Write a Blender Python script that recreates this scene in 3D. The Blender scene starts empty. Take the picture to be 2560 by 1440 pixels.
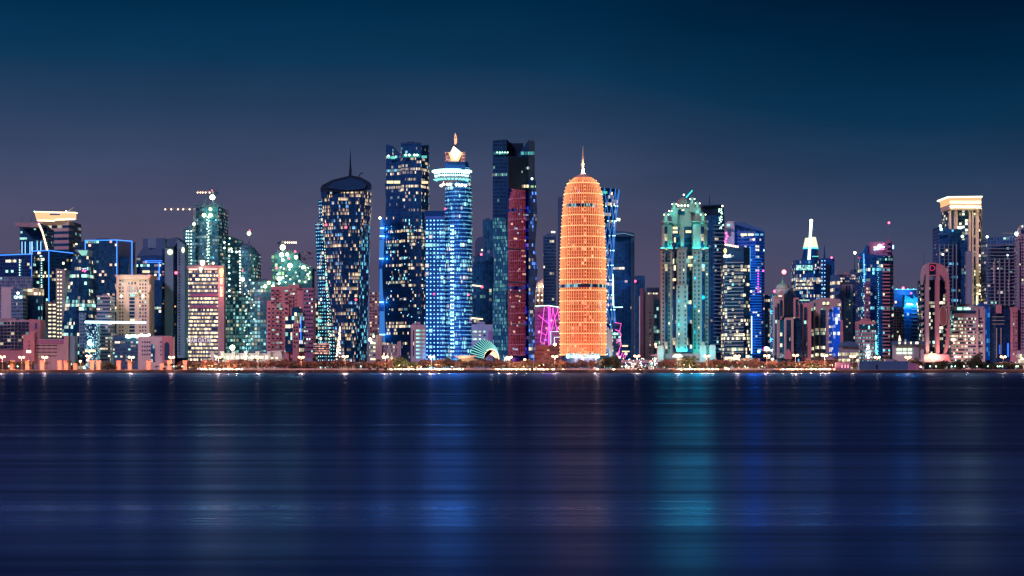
import bpy, bmesh, math, random
from mathutils import Vector
random.seed(11)
S = bpy.context.scene
COL = S.collection

# ------------------------------------------------------------------ camera, sky, sun, exposure
F = 4500.0; CAMH = 10.0; HY = 908.0          # focal length in photo pixels, eye height, horizon row
cam = bpy.data.cameras.new('camera'); camo = bpy.data.objects.new('camera', cam); COL.objects.link(camo)
cam.sensor_width = 36; cam.lens = 36*F/2560; cam.shift_y = (HY-720)/2560
cam.clip_start = 1; cam.clip_end = 40000
camo.location = (0, 0, CAMH); camo.rotation_euler = (math.radians(90), 0, 0)
S.camera = camo

world = bpy.data.worlds.new('World'); S.world = world; world.use_nodes = True
wt = world.node_tree; wt.nodes.clear()
def wn(t): return wt.nodes.new(t)
tc = wn('ShaderNodeTexCoord'); sp = wn('ShaderNodeSeparateXYZ'); ra = wn('ShaderNodeValToRGB')
wt.links.new(tc.outputs['Generated'], sp.inputs[0]); shf = wn('ShaderNodeMapRange'); shf.interpolation_type='SMOOTHSTEP'; shf.inputs[1].default_value=-.02; shf.inputs[2].default_value=.22; shf.inputs[3].default_value=0; shf.inputs[4].default_value=.036
wt.links.new(sp.outputs[0], shf.inputs[0]); ad_ = wn('ShaderNodeMath'); wt.links.new(sp.outputs[2], ad_.inputs[0]); wt.links.new(shf.outputs[0], ad_.inputs[1]); wt.links.new(ad_.outputs[0], ra.inputs[0])
SKY = [(0.0,(.115,.080,.150)),(.075,(.084,.080,.150)),(.102,(.056,.074,.148)),(.135,(.024,.052,.120)),(.165,(.004,.036,.092)),(.20,(0,.022,.064)),(.235,(.0002,.010,.036)),(.45,(.0006,.012,.045)),(1,(.001,.010,.04))]
el = ra.color_ramp.elements
el[0].position = SKY[0][0]; el[0].color = (*SKY[0][1],1); el[1].position = 1; el[1].color = (*SKY[-1][1],1)
for p_, c_ in SKY[1:-1]:
    e = el.new(p_); e.color = (*c_,1)
mr = wn('ShaderNodeMapRange'); mr.inputs[1].default_value=-.28; mr.inputs[2].default_value=.28
mr.inputs[3].default_value=1.02; mr.inputs[4].default_value=.84
wt.links.new(sp.outputs[0], mr.inputs[0])
bg = wn('ShaderNodeBackground'); wo = wn('ShaderNodeOutputWorld')
wt.links.new(ra.outputs[0], bg.inputs[0]); 
nz = wn('ShaderNodeTexNoise'); nz.inputs['Scale'].default_value=7; nz.inputs['Detail'].default_value=4; mpz=wn('ShaderNodeMapping'); mpz.inputs['Scale'].default_value=(1,1,3.5)
wt.links.new(tc.outputs['Generated'],mpz.inputs[0]); wt.links.new(mpz.outputs[0],nz.inputs['Vector'])
nr = wn('ShaderNodeMapRange'); nr.inputs[1].default_value=.3; nr.inputs[2].default_value=.7; nr.inputs[3].default_value=.90; nr.inputs[4].default_value=1.10; wt.links.new(nz.outputs[0],nr.inputs[0])
nm = wn('ShaderNodeMath'); nm.operation='MULTIPLY'; wt.links.new(nr.outputs[0],nm.inputs[0]); wt.links.new(mr.outputs[0],nm.inputs[1]); wt.links.new(nm.outputs[0], bg.inputs[1]); wt.links.new(bg.outputs[0], wo.inputs[0])

sun = bpy.data.lights.new('sun','SUN'); sun.energy = 2.1; sun.angle = math.radians(10); sun.color = (1,.54,.74)
suno = bpy.data.objects.new('sun', sun); COL.objects.link(suno)
# added pink light from behind left, standing in for the city glow
d = Vector((math.sin(math.radians(-38))*-1, math.cos(math.radians(38)), -math.tan(math.radians(30))))
suno.rotation_euler = d.to_track_quat('-Z','Y').to_euler()

S.view_settings.view_transform = 'Standard'; S.view_settings.look = 'None'
S.view_settings.exposure = 0; S.view_settings.gamma = 1
S.render.engine = 'CYCLES'
S.cycles.use_denoising = True
S.cycles.max_bounces = 6; S.cycles.glossy_bounces = 4; S.cycles.diffuse_bounces = 2
S.cycles.sample_clamp_indirect = 3; S.cycles.use_light_tree = True

# ------------------------------------------------------------------ helpers
GZ = 3.0
def X(px, Y): return (px-1280)/F*Y
def Z(py, Y): return CAMH+(HY-py)/F*Y
def P(px, py, Y): return Vector((X(px,Y), Y, Z(py,Y)))

class MB:
    def __init__(s): s.v=[]; s.f=[]; s.uv=[]
    def face(s, pts, uv=None):
        n=len(s.v); s.v += [tuple(p) for p in pts]; s.f.append(tuple(range(n,n+len(pts))))
        s.uv.append(uv if uv else [(0,0)]*len(pts))
    def box(s, x0,x1,y0,y1,z0,z1, cw=3.0, fh=4.0):
        a=(x0,y0);b=(x1,y0);c=(x1,y1);d_=(x0,y1)
        u=0
        for p,q in ((a,b),(b,c),(c,d_),(d_,a)):
            L=math.dist(p,q)/cw
            s.face([(*p,z0),(*q,z0),(*q,z1),(*p,z1)],[(u,0),(u+L,0),(u+L,(z1-z0)/fh),(u,(z1-z0)/fh)]); u+=L
        s.face([(*a,z1),(*b,z1),(*c,z1),(*d_,z1)]); s.face([(*a,z0),(*d_,z0),(*c,z0),(*b,z0)])
    def tube(s, pts, r, n=6, r2=None, cap=True):
        pts=[Vector(p) for p in pts]; rings=[]
        for i,p in enumerate(pts):
            t=(pts[min(i+1,len(pts)-1)]-pts[max(i-1,0)]).normalized()
            up=Vector((0,0,1)) if abs(t.z)<.9 else Vector((0,1,0))
            a=t.cross(up).normalized(); b=a.cross(t)
            rr=r if r2 is None else r+(r2-r)*i/max(1,len(pts)-1)
            rings.append([p+(a*math.cos(2*math.pi*k/n)+b*math.sin(2*math.pi*k/n))*rr for k in range(n)])
        for i in range(len(rings)-1):
            for k in range(n):
                k2=(k+1)%n
                s.face([rings[i][k],rings[i][k2],rings[i+1][k2],rings[i+1][k]])
        if cap: s.face(rings[0][::-1]); s.face(rings[-1])
    def sphere(s, c, r, n=8, m=6, sz=1.0, z0=-1.0):
        c=Vector(c)
        def pt(i,j):
            a=math.asin(z0)+(math.pi/2-math.asin(z0))*i/m; t=2*math.pi*j/n
            return c+Vector((math.cos(a)*math.cos(t)*r, math.cos(a)*math.sin(t)*r, math.sin(a)*r*sz))
        for i in range(m):
            for j in range(n):
                s.face([pt(i,j),pt(i,j+1),pt(i+1,j+1),pt(i+1,j)])
    def revolve(s, prof, cx, cy, n=32, cw=3.0, fh=4.0, sx=1.0, sy=1.0, zb=None):
        zb = prof[0][1] if zb is None else zb
        rm=max(r for r,_ in prof)
        for i in range(len(prof)-1):
            r0,z0=prof[i]; r1,z1=prof[i+1]
            for k in range(n):
                a=2*math.pi*k/n; b=2*math.pi*(k+1)/n
                u0=a*rm/cw; u1=b*rm/cw
                s.face([(cx+r0*math.cos(a)*sx,cy+r0*math.sin(a)*sy,z0),(cx+r0*math.cos(b)*sx,cy+r0*math.sin(b)*sy,z0),
                        (cx+r1*math.cos(b)*sx,cy+r1*math.sin(b)*sy,z1),(cx+r1*math.cos(a)*sx,cy+r1*math.sin(a)*sy,z1)],
                       [(u0,(z0-zb)/fh),(u1,(z0-zb)/fh),(u1,(z1-zb)/fh),(u0,(z1-zb)/fh)])
    def mesh(s, name, mat, org=Vector((0,0,0)), smooth=False):
        me=bpy.data.meshes.new(name)
        me.from_pydata([(a-org[0],b-org[1],c-org[2]) for a,b,c in s.v],[],s.f)
        uvl=me.uv_layers.new(name='UVMap'); flat=[c for f in s.uv for p in f for c in p]
        uvl.data.foreach_set('uv', flat)
        if smooth: me.polygons.foreach_set('use_smooth',[True]*len(s.f))
        me.materials.append(mat); me.update(); return me
    def build(s, name, mat, par=None, smooth=False):
        org = par['_o'] if par is not None else (0,0,0)
        o=bpy.data.objects.new(name, s.mesh(name,mat,org,smooth)); COL.objects.link(o)
        if par is not None: o.parent=par
        return o

THINGS=[]
def thing(name, label, cat, x, y, z=GZ, group=None):
    o=bpy.data.objects.new(name,None); COL.objects.link(o); o.location=(x,y,z); o.empty_display_size=2
    o['_o']=(x,y,z); o['label']=label; o['category']=cat; THINGS.append(o)
    if group: o['group']=group
    return o
def tag(o,label,cat,group=None,kind=None):
    if label: o['label']=label
    if cat: o['category']=cat
    if group: o['group']=group
    if kind: o['kind']=kind
    return o
def sub(name, mesh, par, loc=(0,0,0), off=None):
    o=bpy.data.objects.new(name,mesh); COL.objects.link(o); o.parent=par; o.location=loc; return o
class SubPar(dict): pass

# ------------------------------------------------------------------ materials
def new_mat(name):
    m=bpy.data.materials.new(name); m.use_nodes=True; t=m.node_tree; t.nodes.clear(); return m,t
def wall_mat(name, col, rough=.8, var=.22, sc=.06, metal=0.0):
    m,t=new_mat(name); N=t.nodes.new; L=t.links.new
    out=N('ShaderNodeOutputMaterial'); b=N('ShaderNodeBsdfPrincipled'); tc=N('ShaderNodeTexCoord')
    n=N('ShaderNodeTexNoise'); n.inputs['Scale'].default_value=sc; n.inputs['Detail'].default_value=6
    w=N('ShaderNodeTexNoise'); w.inputs['Scale'].default_value=1.0; w.inputs['Detail'].default_value=3
    mp=N('ShaderNodeMapping'); mp.inputs['Scale'].default_value=(.5,.5,.03)
    L(tc.outputs['Object'],n.inputs['Vector']); L(tc.outputs['Object'],mp.inputs[0]); L(mp.outputs[0],w.inputs['Vector'])
    ad=N('ShaderNodeMath'); ad.operation='ADD'; L(n.outputs[0],ad.inputs[0]); L(w.outputs[0],ad.inputs[1])
    r=N('ShaderNodeMapRange'); r.inputs[1].default_value=.6; r.inputs[2].default_value=1.4; r.inputs[3].default_value=1-var; r.inputs[4].default_value=1+var*.6
    L(ad.outputs[0],r.inputs[0])
    x=N('ShaderNodeVectorMath'); x.operation='SCALE'; x.inputs[0].default_value=col[:3]; L(r.outputs[0],x.inputs['Scale'])
    L(x.outputs[0],b.inputs['Base Color']); b.inputs['Roughness'].default_value=rough; b.inputs['Metallic'].default_value=metal
    if max(col)<.2 and col[2]>col[0]*1.4: b.inputs['Specular Tint'].default_value=(.25,.55,1,1)
    L(b.outputs[0],out.inputs[0]); return m
_em={}
def em(col, s, samp=False):
    k=(col,s)
    if k in _em: return _em[k]
    m,t=new_mat('lamp_light_%d'%len(_em)); out=t.nodes.new('ShaderNodeOutputMaterial'); e=t.nodes.new('ShaderNodeEmission')
    e.inputs[0].default_value=(*col,1); e.inputs[1].default_value=s; t.links.new(e.outputs[0],out.inputs[0])
    if not samp: m.cycles.emission_sampling='NONE'
    _em[k]=m; return m

# facade node group ---------------------------------------------------------
G=bpy.data.node_groups.new('facade','ShaderNodeTree')
def gi(n,t='NodeSocketFloat',d=0.0):
    s=G.interface.new_socket(n,in_out='INPUT',socket_type=t); s.default_value=d; return s
for n_,t_,d_ in (('Seed','NodeSocketFloat',0),('P','NodeSocketFloat',.15),('Run','NodeSocketFloat',.1),('Row','NodeSocketFloat',.05),('Runs','NodeSocketFloat',4),
    ('WarmFrac','NodeSocketFloat',.6),('Strength','NodeSocketFloat',1.5),('Tint','NodeSocketColor',(.01,.03,.07,1)),('Wall','NodeSocketColor',(.02,.03,.05,1)),
    ('Mull','NodeSocketFloat',.08),('Lo','NodeSocketFloat',0),('Hi','NodeSocketFloat',1),('Warm','NodeSocketColor',(1,.6,.3,1)),('Cool','NodeSocketColor',(.45,.95,.8,1)),
    ('DotR','NodeSocketFloat',0),('DotS','NodeSocketFloat',0),('DotCol','NodeSocketColor',(.2,.8,1,1)),('DotAsp','NodeSocketFloat',1),('Tri','NodeSocketFloat',0),('Rough','NodeSocketFloat',.12),
    ('WaveW','NodeSocketFloat',1),('Glow','NodeSocketColor',(0,0,0,1)),('GlowS','NodeSocketFloat',0),('ObjRand','NodeSocketFloat',0)):
    gi(n_,t_,d_)
G.interface.new_socket('Shader',in_out='OUTPUT',socket_type='NodeSocketShader')
gin=G.nodes.new('NodeGroupInput'); gout=G.nodes.new('NodeGroupOutput')
def ln(a,b): G.links.new(a,b)
def mth(op,*a):
    n=G.nodes.new('ShaderNodeMath'); n.operation=op
    for i,v in enumerate(a):
        if isinstance(v,(int,float)): n.inputs[i].default_value=v
        else: ln(v,n.inputs[i])
    return n.outputs[0]
I=gin.outputs
uvn=G.nodes.new('ShaderNodeUVMap'); uvn.uv_map='UVMap'; sx_=G.nodes.new('ShaderNodeSeparateXYZ'); ln(uvn.outputs[0],sx_.inputs[0])
oi=G.nodes.new('ShaderNodeObjectInfo')
orr=mth('MULTIPLY',mth('MULTIPLY',oi.outputs['Random'],977.0),I['ObjRand'])
u=sx_.outputs[0]; v=mth('ADD',sx_.outputs[1],0.0005)
cu=mth('FLOOR',u); cv=mth('FLOOR',v); fu=mth('FRACT',u); fv=mth('FRACT',v)
def wh(a,b,k):
    c=G.nodes.new('ShaderNodeCombineXYZ'); ln(a,c.inputs[0]); ln(b,c.inputs[1]); ln(mth('ADD',mth('ADD',I['Seed'],k),orr),c.inputs[2])
    w=G.nodes.new('ShaderNodeTexWhiteNoise'); w.noise_dimensions='3D'; ln(c.outputs[0],w.inputs['Vector']); return w.outputs[0]
r1=wh(cu,cv,0.1); r2=wh(cu,cv,17.3); r3=wh(cu,cv,31.7)
ru=mth('FLOOR',mth('DIVIDE',u,I['Runs'])); rrun=wh(ru,cv,47.9); zero=mth('MULTIPLY',cu,0); rrow=wh(zero,cv,63.1); rw2=wh(ru,cv,71.7)
pe=mth('ADD',mth('ADD',I['P'],mth('MULTIPLY',mth('LESS_THAN',rrun,I['Run']),.55)),mth('MULTIPLY',mth('LESS_THAN',rrow,I['Row']),.75))
lit=mth('LESS_THAN',r1,pe)
inb=mth('MULTIPLY',mth('GREATER_THAN',fv,I['Lo']),mth('LESS_THAN',fv,I['Hi']))
mk=mth('MULTIPLY',mth('MULTIPLY',mth('GREATER_THAN',fu,I['Mull']),inb),1.0)
tri=mth('LESS_THAN',mth('ABSOLUTE',mth('MULTIPLY',mth('SUBTRACT',fu,.5),2)),mth('SUBTRACT',1.05,fv))
trm=mth('ADD',mth('MULTIPLY',tri,I['Tri']),mth('SUBTRACT',1,I['Tri']))
fine=G.nodes.new('ShaderNodeTexNoise'); fine.inputs['Scale'].default_value=2.3; fine.inputs['Detail'].default_value=3; ln(uvn.outputs[0],fine.inputs['Vector'])
fn=mth('ADD',mth('MULTIPLY',fine.outputs[0],1.5),.2)
br=mth('ADD',mth('MULTIPLY',mth('POWER',r3,2.4),1.35),.14)
st=mth('MULTIPLY',mth('MULTIPLY',mth('MULTIPLY',lit,mth('MULTIPLY',mk,trm)),mth('MULTIPLY',br,fn)),I['Strength'])
wsel=mth('ADD',mth('MULTIPLY',rw2,.65),mth('MULTIPLY',r2,.35))
mc=G.nodes.new('ShaderNodeMix'); mc.data_type='RGBA'; ln(mth('GREATER_THAN',wsel,I['WarmFrac']),mc.inputs[0]); ln(I['Warm'],mc.inputs[6]); ln(I['Cool'],mc.inputs[7])
e1=G.nodes.new('ShaderNodeVectorMath'); e1.operation='SCALE'; ln(mc.outputs[2],e1.inputs[0]); ln(st,e1.inputs['Scale'])
dd=mth('SQRT',mth('ADD',mth('POWER',mth('MULTIPLY',mth('SUBTRACT',fu,.5),I['DotAsp']),2),mth('POWER',mth('SUBTRACT',fv,.5),2)))
dm=mth('MULTIPLY',mth('MULTIPLY',mth('LESS_THAN',dd,I['DotR']),I['DotS']),mth('ADD',.5,r2))
e2=G.nodes.new('ShaderNodeVectorMath'); e2.operation='SCALE'; ln(I['DotCol'],e2.inputs[0]); ln(dm,e2.inputs['Scale'])
gl2=G.nodes.new('ShaderNodeVectorMath'); gl2.operation='SCALE'; ln(I['Glow'],gl2.inputs[0]); ln(mth('MULTIPLY',mth('MULTIPLY',mk,I['GlowS']),mth('ADD',.5,fine.outputs[0])),gl2.inputs['Scale'])
ea=G.nodes.new('ShaderNodeVectorMath'); ea.operation='ADD'; ln(e1.outputs[0],ea.inputs[0]); ln(e2.outputs[0],ea.inputs[1])
eb=G.nodes.new('ShaderNodeVectorMath'); eb.operation='ADD'; ln(ea.outputs[0],eb.inputs[0]); ln(gl2.outputs[0],eb.inputs[1])
bc=G.nodes.new('ShaderNodeMix'); bc.data_type='RGBA'; ln(mk,bc.inputs[0]); ln(I['Wall'],bc.inputs[6]); ln(I['Tint'],bc.inputs[7])
vs=G.nodes.new('ShaderNodeVectorMath'); vs.operation='SCALE'; ln(bc.outputs[2],vs.inputs[0]); ln(mth('ADD',.6,mth('MULTIPLY',r2,.8)),vs.inputs['Scale'])
pb=G.nodes.new('ShaderNodeBsdfPrincipled'); ln(vs.outputs[0],pb.inputs['Base Color'])
ln(mth('ADD',I['Rough'],mth('MULTIPLY',mth('SUBTRACT',1,mk),.5)),pb.inputs['Roughness']); pb.inputs['IOR'].default_value=1.6; pb.inputs['Specular Tint'].default_value=(.22,.55,1,1)
ln(eb.outputs[0],pb.inputs['Emission Color']); pb.inputs['Emission Strength'].default_value=1
ln(pb.outputs[0],gout.inputs[0])
_seed=[3.0]
WARM=(1,.56,.26); WHITE=(1,.82,.55); COOL=(.42,.95,.78); CYAN=(.25,.75,1); CREAM=(1,.86,.50)
def gl(p=.14,run=.12,row=.05,runs=4,warm=.65,s=1.9,tint=(.004,.022,.065),wall=(.010,.020,.045),mull=.14,lo=0.,hi=1.,c1=WHITE,c2=COOL,dot=None,tri=0,rough=.12,glow=None,orand=0,asp=1):
    m,t=new_mat('glazing_%d'%int(_seed[0])); g=t.nodes.new('ShaderNodeGroup'); g.node_tree=G; out=t.nodes.new('ShaderNodeOutputMaterial'); t.links.new(g.outputs[0],out.inputs[0])
    _seed[0]+=7.0
    if p<.35: p*=.85; run=min(.5,run*1.7); mull=min(mull,.5)*.8
    if max(tint)<.16: tint=tuple(min(.3,x*q) for x,q in zip(tint,(1.6,2.4,2.5)))
    if max(wall)<.16: wall=tuple(min(.3,x*q) for x,q in zip(wall,(1.5,2.3,2.4)))
    for k,v_ in (('Seed',_seed[0]),('P',p),('Run',run),('Row',row),('Runs',runs),('WarmFrac',warm),('Strength',s),('Tint',(*tint,1)),('Wall',(*wall,1)),('Mull',mull),('Lo',lo),('Hi',hi),
        ('Warm',(*c1,1)),('Cool',(*c2,1)),('Tri',tri),('Rough',rough),('ObjRand',orand)):
        g.inputs[k].default_value=v_
    if dot: g.inputs['DotR'].default_value=dot[0]; g.inputs['DotS'].default_value=dot[1]; g.inputs['DotCol'].default_value=(*dot[2],1); g.inputs['DotAsp'].default_value=asp
    if glow: g.inputs['Glow'].default_value=(*glow[0],1); g.inputs['GlowS'].default_value=glow[1]
    m.cycles.emission_sampling='NONE'
    return m

M=dict(
 pink=wall_mat('rose_stone',(.37,.20,.26)), rose=wall_mat('pale_rose_concrete',(.31,.28,.34)), white=wall_mat('white_render',(.46,.50,.56)), tealstone=wall_mat('turquoise_washed_stone',(.20,.18,.185)),
 grey=wall_mat('grey_concrete',(.22,.29,.38)), bluegrey=wall_mat('blue_grey_cladding',(.10,.25,.38)), slate=wall_mat('slate_cladding',(.03,.11,.24)),
 dark=wall_mat('dark_cladding',(.007,.045,.13),.45), navy=wall_mat('navy_cladding',(.006,.055,.19),.4), teal=wall_mat('raw_teal_netting',(.06,.13,.17)),
 cream=wall_mat('cream_stone',(.60,.53,.47)), steel=wall_mat('painted_steel',(.30,.30,.34),.5), blacks=wall_mat('black_steel',(.005,.016,.038),.5),
 blue=wall_mat('blue_cladding',(.01,.10,.36),.4), asphalt=wall_mat('asphalt',(.045,.042,.045)), paving=wall_mat('promenade_paving',(.55,.46,.40),sc=.3),
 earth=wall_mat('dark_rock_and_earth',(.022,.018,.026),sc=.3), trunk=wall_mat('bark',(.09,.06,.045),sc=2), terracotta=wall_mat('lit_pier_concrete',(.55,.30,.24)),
 violet=wall_mat('violet_cladding',(.22,.12,.26)),
)

# ------------------------------------------------------------------ building helpers
def plan(front, depth):
    pts=[(X(px,Y),Y) for px,Y in front]
    return pts+[(pts[-1][0],max(pts[-1][1],front[0][1])+depth),(pts[0][0],max(front[0][1],front[-1][1])+depth)]
def offset_poly(pts,d_):
    n=len(pts); out=[]
    for i in range(n):
        a=Vector(pts[i-1]);b=Vector(pts[i]);c=Vector(pts[(i+1)%n])
        e1=(b-a).normalized(); e2=(c-b).normalized(); n1=Vector((e1.y,-e1.x)); n2=Vector((e2.y,-e2.x))
        k=(n1+n2); L=k.length
        out.append(tuple(b+(k/L*d_/max(.35,L/2)) if L>1e-6 else b+n1*d_))
    return out
def prism(mb,pts,zb,zt,cw=3.0,fh=4.0,cap=True):
    n=len(pts); u_=0
    zt=zt if isinstance(zt,(list,tuple)) else [zt]*n
    zb_=zb if isinstance(zb,(list,tuple)) else [zb]*n
    z0=min(zb_)
    for i in range(n):
        j=(i+1)%n; L=math.dist(pts[i],pts[j])/cw
        mb.face([(*pts[i],zb_[i]),(*pts[j],zb_[j]),(*pts[j],zt[j]),(*pts[i],zt[i])],[(u_,(zb_[i]-z0)/fh),(u_+L,(zb_[j]-z0)/fh),(u_+L,(zt[j]-z0)/fh),(u_,(zt[i]-z0)/fh)]); u_+=L
    if cap:
        mb.face([(*p,z) for p,z in zip(pts,zt)]); mb.face([(*p,z) for p,z in zip(pts[::-1],zb_[::-1])])
def bld(name,label,cat,front,top,wall='dark',glass=None,fh=4.0,band=(.22,.90),cw=3.0,depth=30,bot=None,par=None,group=None,mode='bands',off=.15,roof=True,wname='wall',base_gap=0,skip_top=0,parapet=None):
    """one mass of a building: wall shell, a window band per storey (or one glazed skin), roof plant"""
    pts=plan(front,depth); n=len(pts)
    tops=[Z(t,Y) for t,(px,Y) in zip(top,front)] if isinstance(top,(list,tuple)) else [Z(top,front[0][1])]*len(front)
    tops=tops+[tops[-1],tops[0]]
    zb=GZ if bot is None else Z(bot,front[0][1])
    if par is None:
        par=thing(name,label,cat,sum(p[0] for p in pts)/n,front[0][1]+depth*.4,GZ,group)
    wm=M[wall] if isinstance(wall,str) else wall
    mb=MB(); prism(mb,pts,zb,tops,cw,fh); mb.build(wname,wm,par)
    if glass is not None:
        op=offset_poly(pts,off); es=[n-1]+list(range(len(front)-1))+[len(front)-1]
        H_=max(tops)-zb; nf=int((H_-skip_top)/fh)
        if mode=='bands':
            for i in range(nf):
                za=zb+i*fh+fh*band[0]; zc=zb+i*fh+fh*band[1]
                if i*fh<base_gap: continue
                m2=MB(); u_=0
                for k in es:
                    j=(k+1)%n; L=math.dist(op[k],op[j])/cw
                    t0=min(tops[k]-.4,zc); t1=min(tops[j]-.4,zc)
                    if t0>za+.3 and t1>za+.3:
                        m2.face([(*op[k],za),(*op[j],za),(*op[j],t1),(*op[k],t0)],[(u_,i+.02),(u_+L,i+.02),(u_+L,i+.96),(u_,i+.96)])
                    u_+=L
                if m2.f: m2.build('window_band',glass,par)
        else:
            m2=MB(); u_=0
            for k in es:
                j=(k+1)%n; L=math.dist(op[k],op[j])/cw
                m2.face([(*op[k],zb),(*op[j],zb),(*op[j],tops[j]-.5),(*op[k],tops[k]-.5)],[(u_,0),(u_+L,0),(u_+L,(tops[j]-.5-zb)/fh),(u_,(tops[k]-.5-zb)/fh)]); u_+=L
            m2.build('glazed_skin',glass,par)
    if roof:
        cx=sum(p[0] for p in pts)/n; W=abs(pts[len(front)-1][0]-pts[0][0]); y0=front[0][1]; zt=min(tops)
        if W>14 and max(tops)-min(tops)<3:
            m3=MB(); r=random.Random(int(front[0][0]*7))
            m3.box(cx-W*.22,cx+W*.12,y0+depth*.35,y0+depth*.7,zt,zt+3.2)
            for q in range(3):
                xx=cx+(r.random()-.5)*W*.7; m3.box(xx-1.2,xx+1.2,y0+4+q*3,y0+6.5+q*3,zt,zt+1.2+r.random()*1.3)
            m3.build('roof_plant',wm,par)
    return par
def sbox(par,name,px0,px1,py0,py1,Y,depth,mat,cw=3.0,fh=4.0):
    mb=MB(); mb.box(X(px0,Y),X(px1,Y),Y,Y+depth,Z(py1,Y),Z(py0,Y),cw,fh)
    return mb.build(name,M[mat] if isinstance(mat,str) else mat,par)
def outline(par,name,pts,Y,depth,mat,cw=3.0,fh=4.0,smooth=False):
    """a slab with a cut-out silhouette and real thickness; pts = (px,py) clockwise or not"""
    q=[(X(a,Y),Z(b,Y)) for a,b in pts]
    ar=sum(q[i][0]*q[(i+1)%len(q)][1]-q[(i+1)%len(q)][0]*q[i][1] for i in range(len(q)))
    if ar<0: q=q[::-1]
    mb=MB(); z0=min(z for _,z in q); x0=min(x for x,_ in q)
    uv=[((x-x0)/cw,(z-z0)/fh) for x,z in q]
    mb.face([(x,Y,z) for x,z in q],uv); mb.face([(x,Y+depth,z) for x,z in q[::-1]],uv[::-1])
    for i in range(len(q)):
        j=(i+1)%len(q); mb.face([(q[j][0],Y,q[j][1]),(q[i][0],Y,q[i][1]),(q[i][0],Y+depth,q[i][1]),(q[j][0],Y+depth,q[j][1])])
    return mb.build(name,M[mat] if isinstance(mat,str) else mat,par)
def arch(a,b,yt,yb,k=8,pointed=0):
    r=(b-a)/2; c=(a+b)/2
    return [(a,yb)]+[(c-r*math.cos(math.pi*i/k),yt+r-(r*(1+pointed))*math.sin(math.pi*i/k)) for i in range(k+1)]+[(b,yb)]
def neon(par,pts,col,s,Y,r=.35,name='neon_strip'):
    mb=MB(); mb.tube([P(a,b,c[0] if c else Y) for a,b,*c in pts],r,5); return mb.build(name,em(col,s),par)
def rod(par,name,pts,Y,r,mat,r2=None,n=5):
    mb=MB(); mb.tube([P(a,b,Y) for a,b in pts],r,n,r2); return mb.build(name,M[mat] if isinstance(mat,str) else mat,par)
_sph={}
def lamp(par,px,py,Y,r,col,s=12,name='lamp'):
    k=(round(r,2),col,s)
    if k not in _sph:
        mb=MB(); mb.sphere((0,0,0),r,8,6); _sph[k]=mb.mesh('lamp',em(col,s))
    p=P(px,py,Y); o=bpy.data.objects.new(name,_sph[k]); COL.objects.link(o)
    if par is not None: o.parent=par; q=par['_o']; o.location=(p.x-q[0],p.y-q[1],p.z-q[2])
    else: o.location=p
    return o
def plight(px,py,Y,col,power,r=.6,par=None,spot=None,aim=None,blend=.6):  # used for real floods and for added fill lights
    l=bpy.data.lights.new('flood_or_fill','SPOT' if spot else 'POINT'); l.energy=power; l.color=col; l.shadow_soft_size=r
    o=bpy.data.objects.new('flood_or_fill',l); COL.objects.link(o); p=P(px,py,Y); o.location=p
    if spot:
        l.spot_size=math.radians(spot); l.spot_blend=blend; o.rotation_euler=(P(*aim)-p).to_track_quat('-Z','Y').to_euler()
    return o
def text(par,s,px,py,Y,size,mat,name='sign_text',bold=.02,vert=False,rot=0,sx=1.0):
    """size in photo pixels; px,py = centre"""
    c=bpy.data.curves.new('t','FONT'); c.body=s; c.size=size*Y/F*1.35; c.align_x='CENTER'; c.align_y='CENTER'; c.extrude=.12; c.offset=bold*c.size
    o=bpy.data.objects.new('t',c); COL.objects.link(o); bpy.context.view_layer.update()
    me=bpy.data.meshes.new_from_object(o); COL.objects.unlink(o); bpy.data.objects.remove(o)
    me.materials.clear(); me.materials.append(mat)
    o=bpy.data.objects.new(name,me); COL.objects.link(o); p=P(px,py,Y); q=par['_o']; o.parent=par
    o.location=(p.x-q[0],p.y-q[1],p.z-q[2]); o.rotation_euler=(math.radians(90),math.radians(rot),0); o.scale=(sx,1,1); return o
def mast(par,px,Y,py0,py1,r=.5,r2=.08,mat='blacks',name='mast'): return rod(par,name,[(px,py0),(px,(py0+py1)/2),(px,py1)],Y,r,mat,r2)
def wins(par,cols,rows,w,h,Y,mat,name='window',dep=.25,keep=lambda i,j:True):
    """separate window objects, shared mesh; the first 100 as parts, the remainder as one part"""
    W=w*Y/F; H_=h*Y/F; mb=MB(); mb.box(-W/2,W/2,-dep,0,-H_/2,H_/2,W*1.02,H_*1.04); me=mb.mesh('window',mat)
    q=par['_o']; k=par.get('_nw',0); rest=MB()
    for j,py in enumerate(rows):
        for i,px in enumerate(cols):
            if not keep(i,j): continue
            p=P(px,py,Y)
            if k<100:
                o=bpy.data.objects.new(name,me); COL.objects.link(o); o.parent=par; o.location=(p.x-q[0],p.y-q[1],p.z-q[2])
            else:
                rest.box(p.x-W/2,p.x+W/2,p.y-dep,p.y,p.z-H_/2,p.z+H_/2,W*1.02,H_*1.04)
                for f in range(len(rest.uv)-6,len(rest.uv)): rest.uv[f]=[(a*.9+k*3,b*.9+.05+j*2) for a,b in rest.uv[f]]
            k+=1
    par['_nw']=k
    if rest.f:
        o=rest.build('small_windows',mat,par); o['kind']='stuff'
def rng(a,b,n): return [a+(b-a)*i/(n-1) for i in range(n)] if n>1 else [a]
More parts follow.
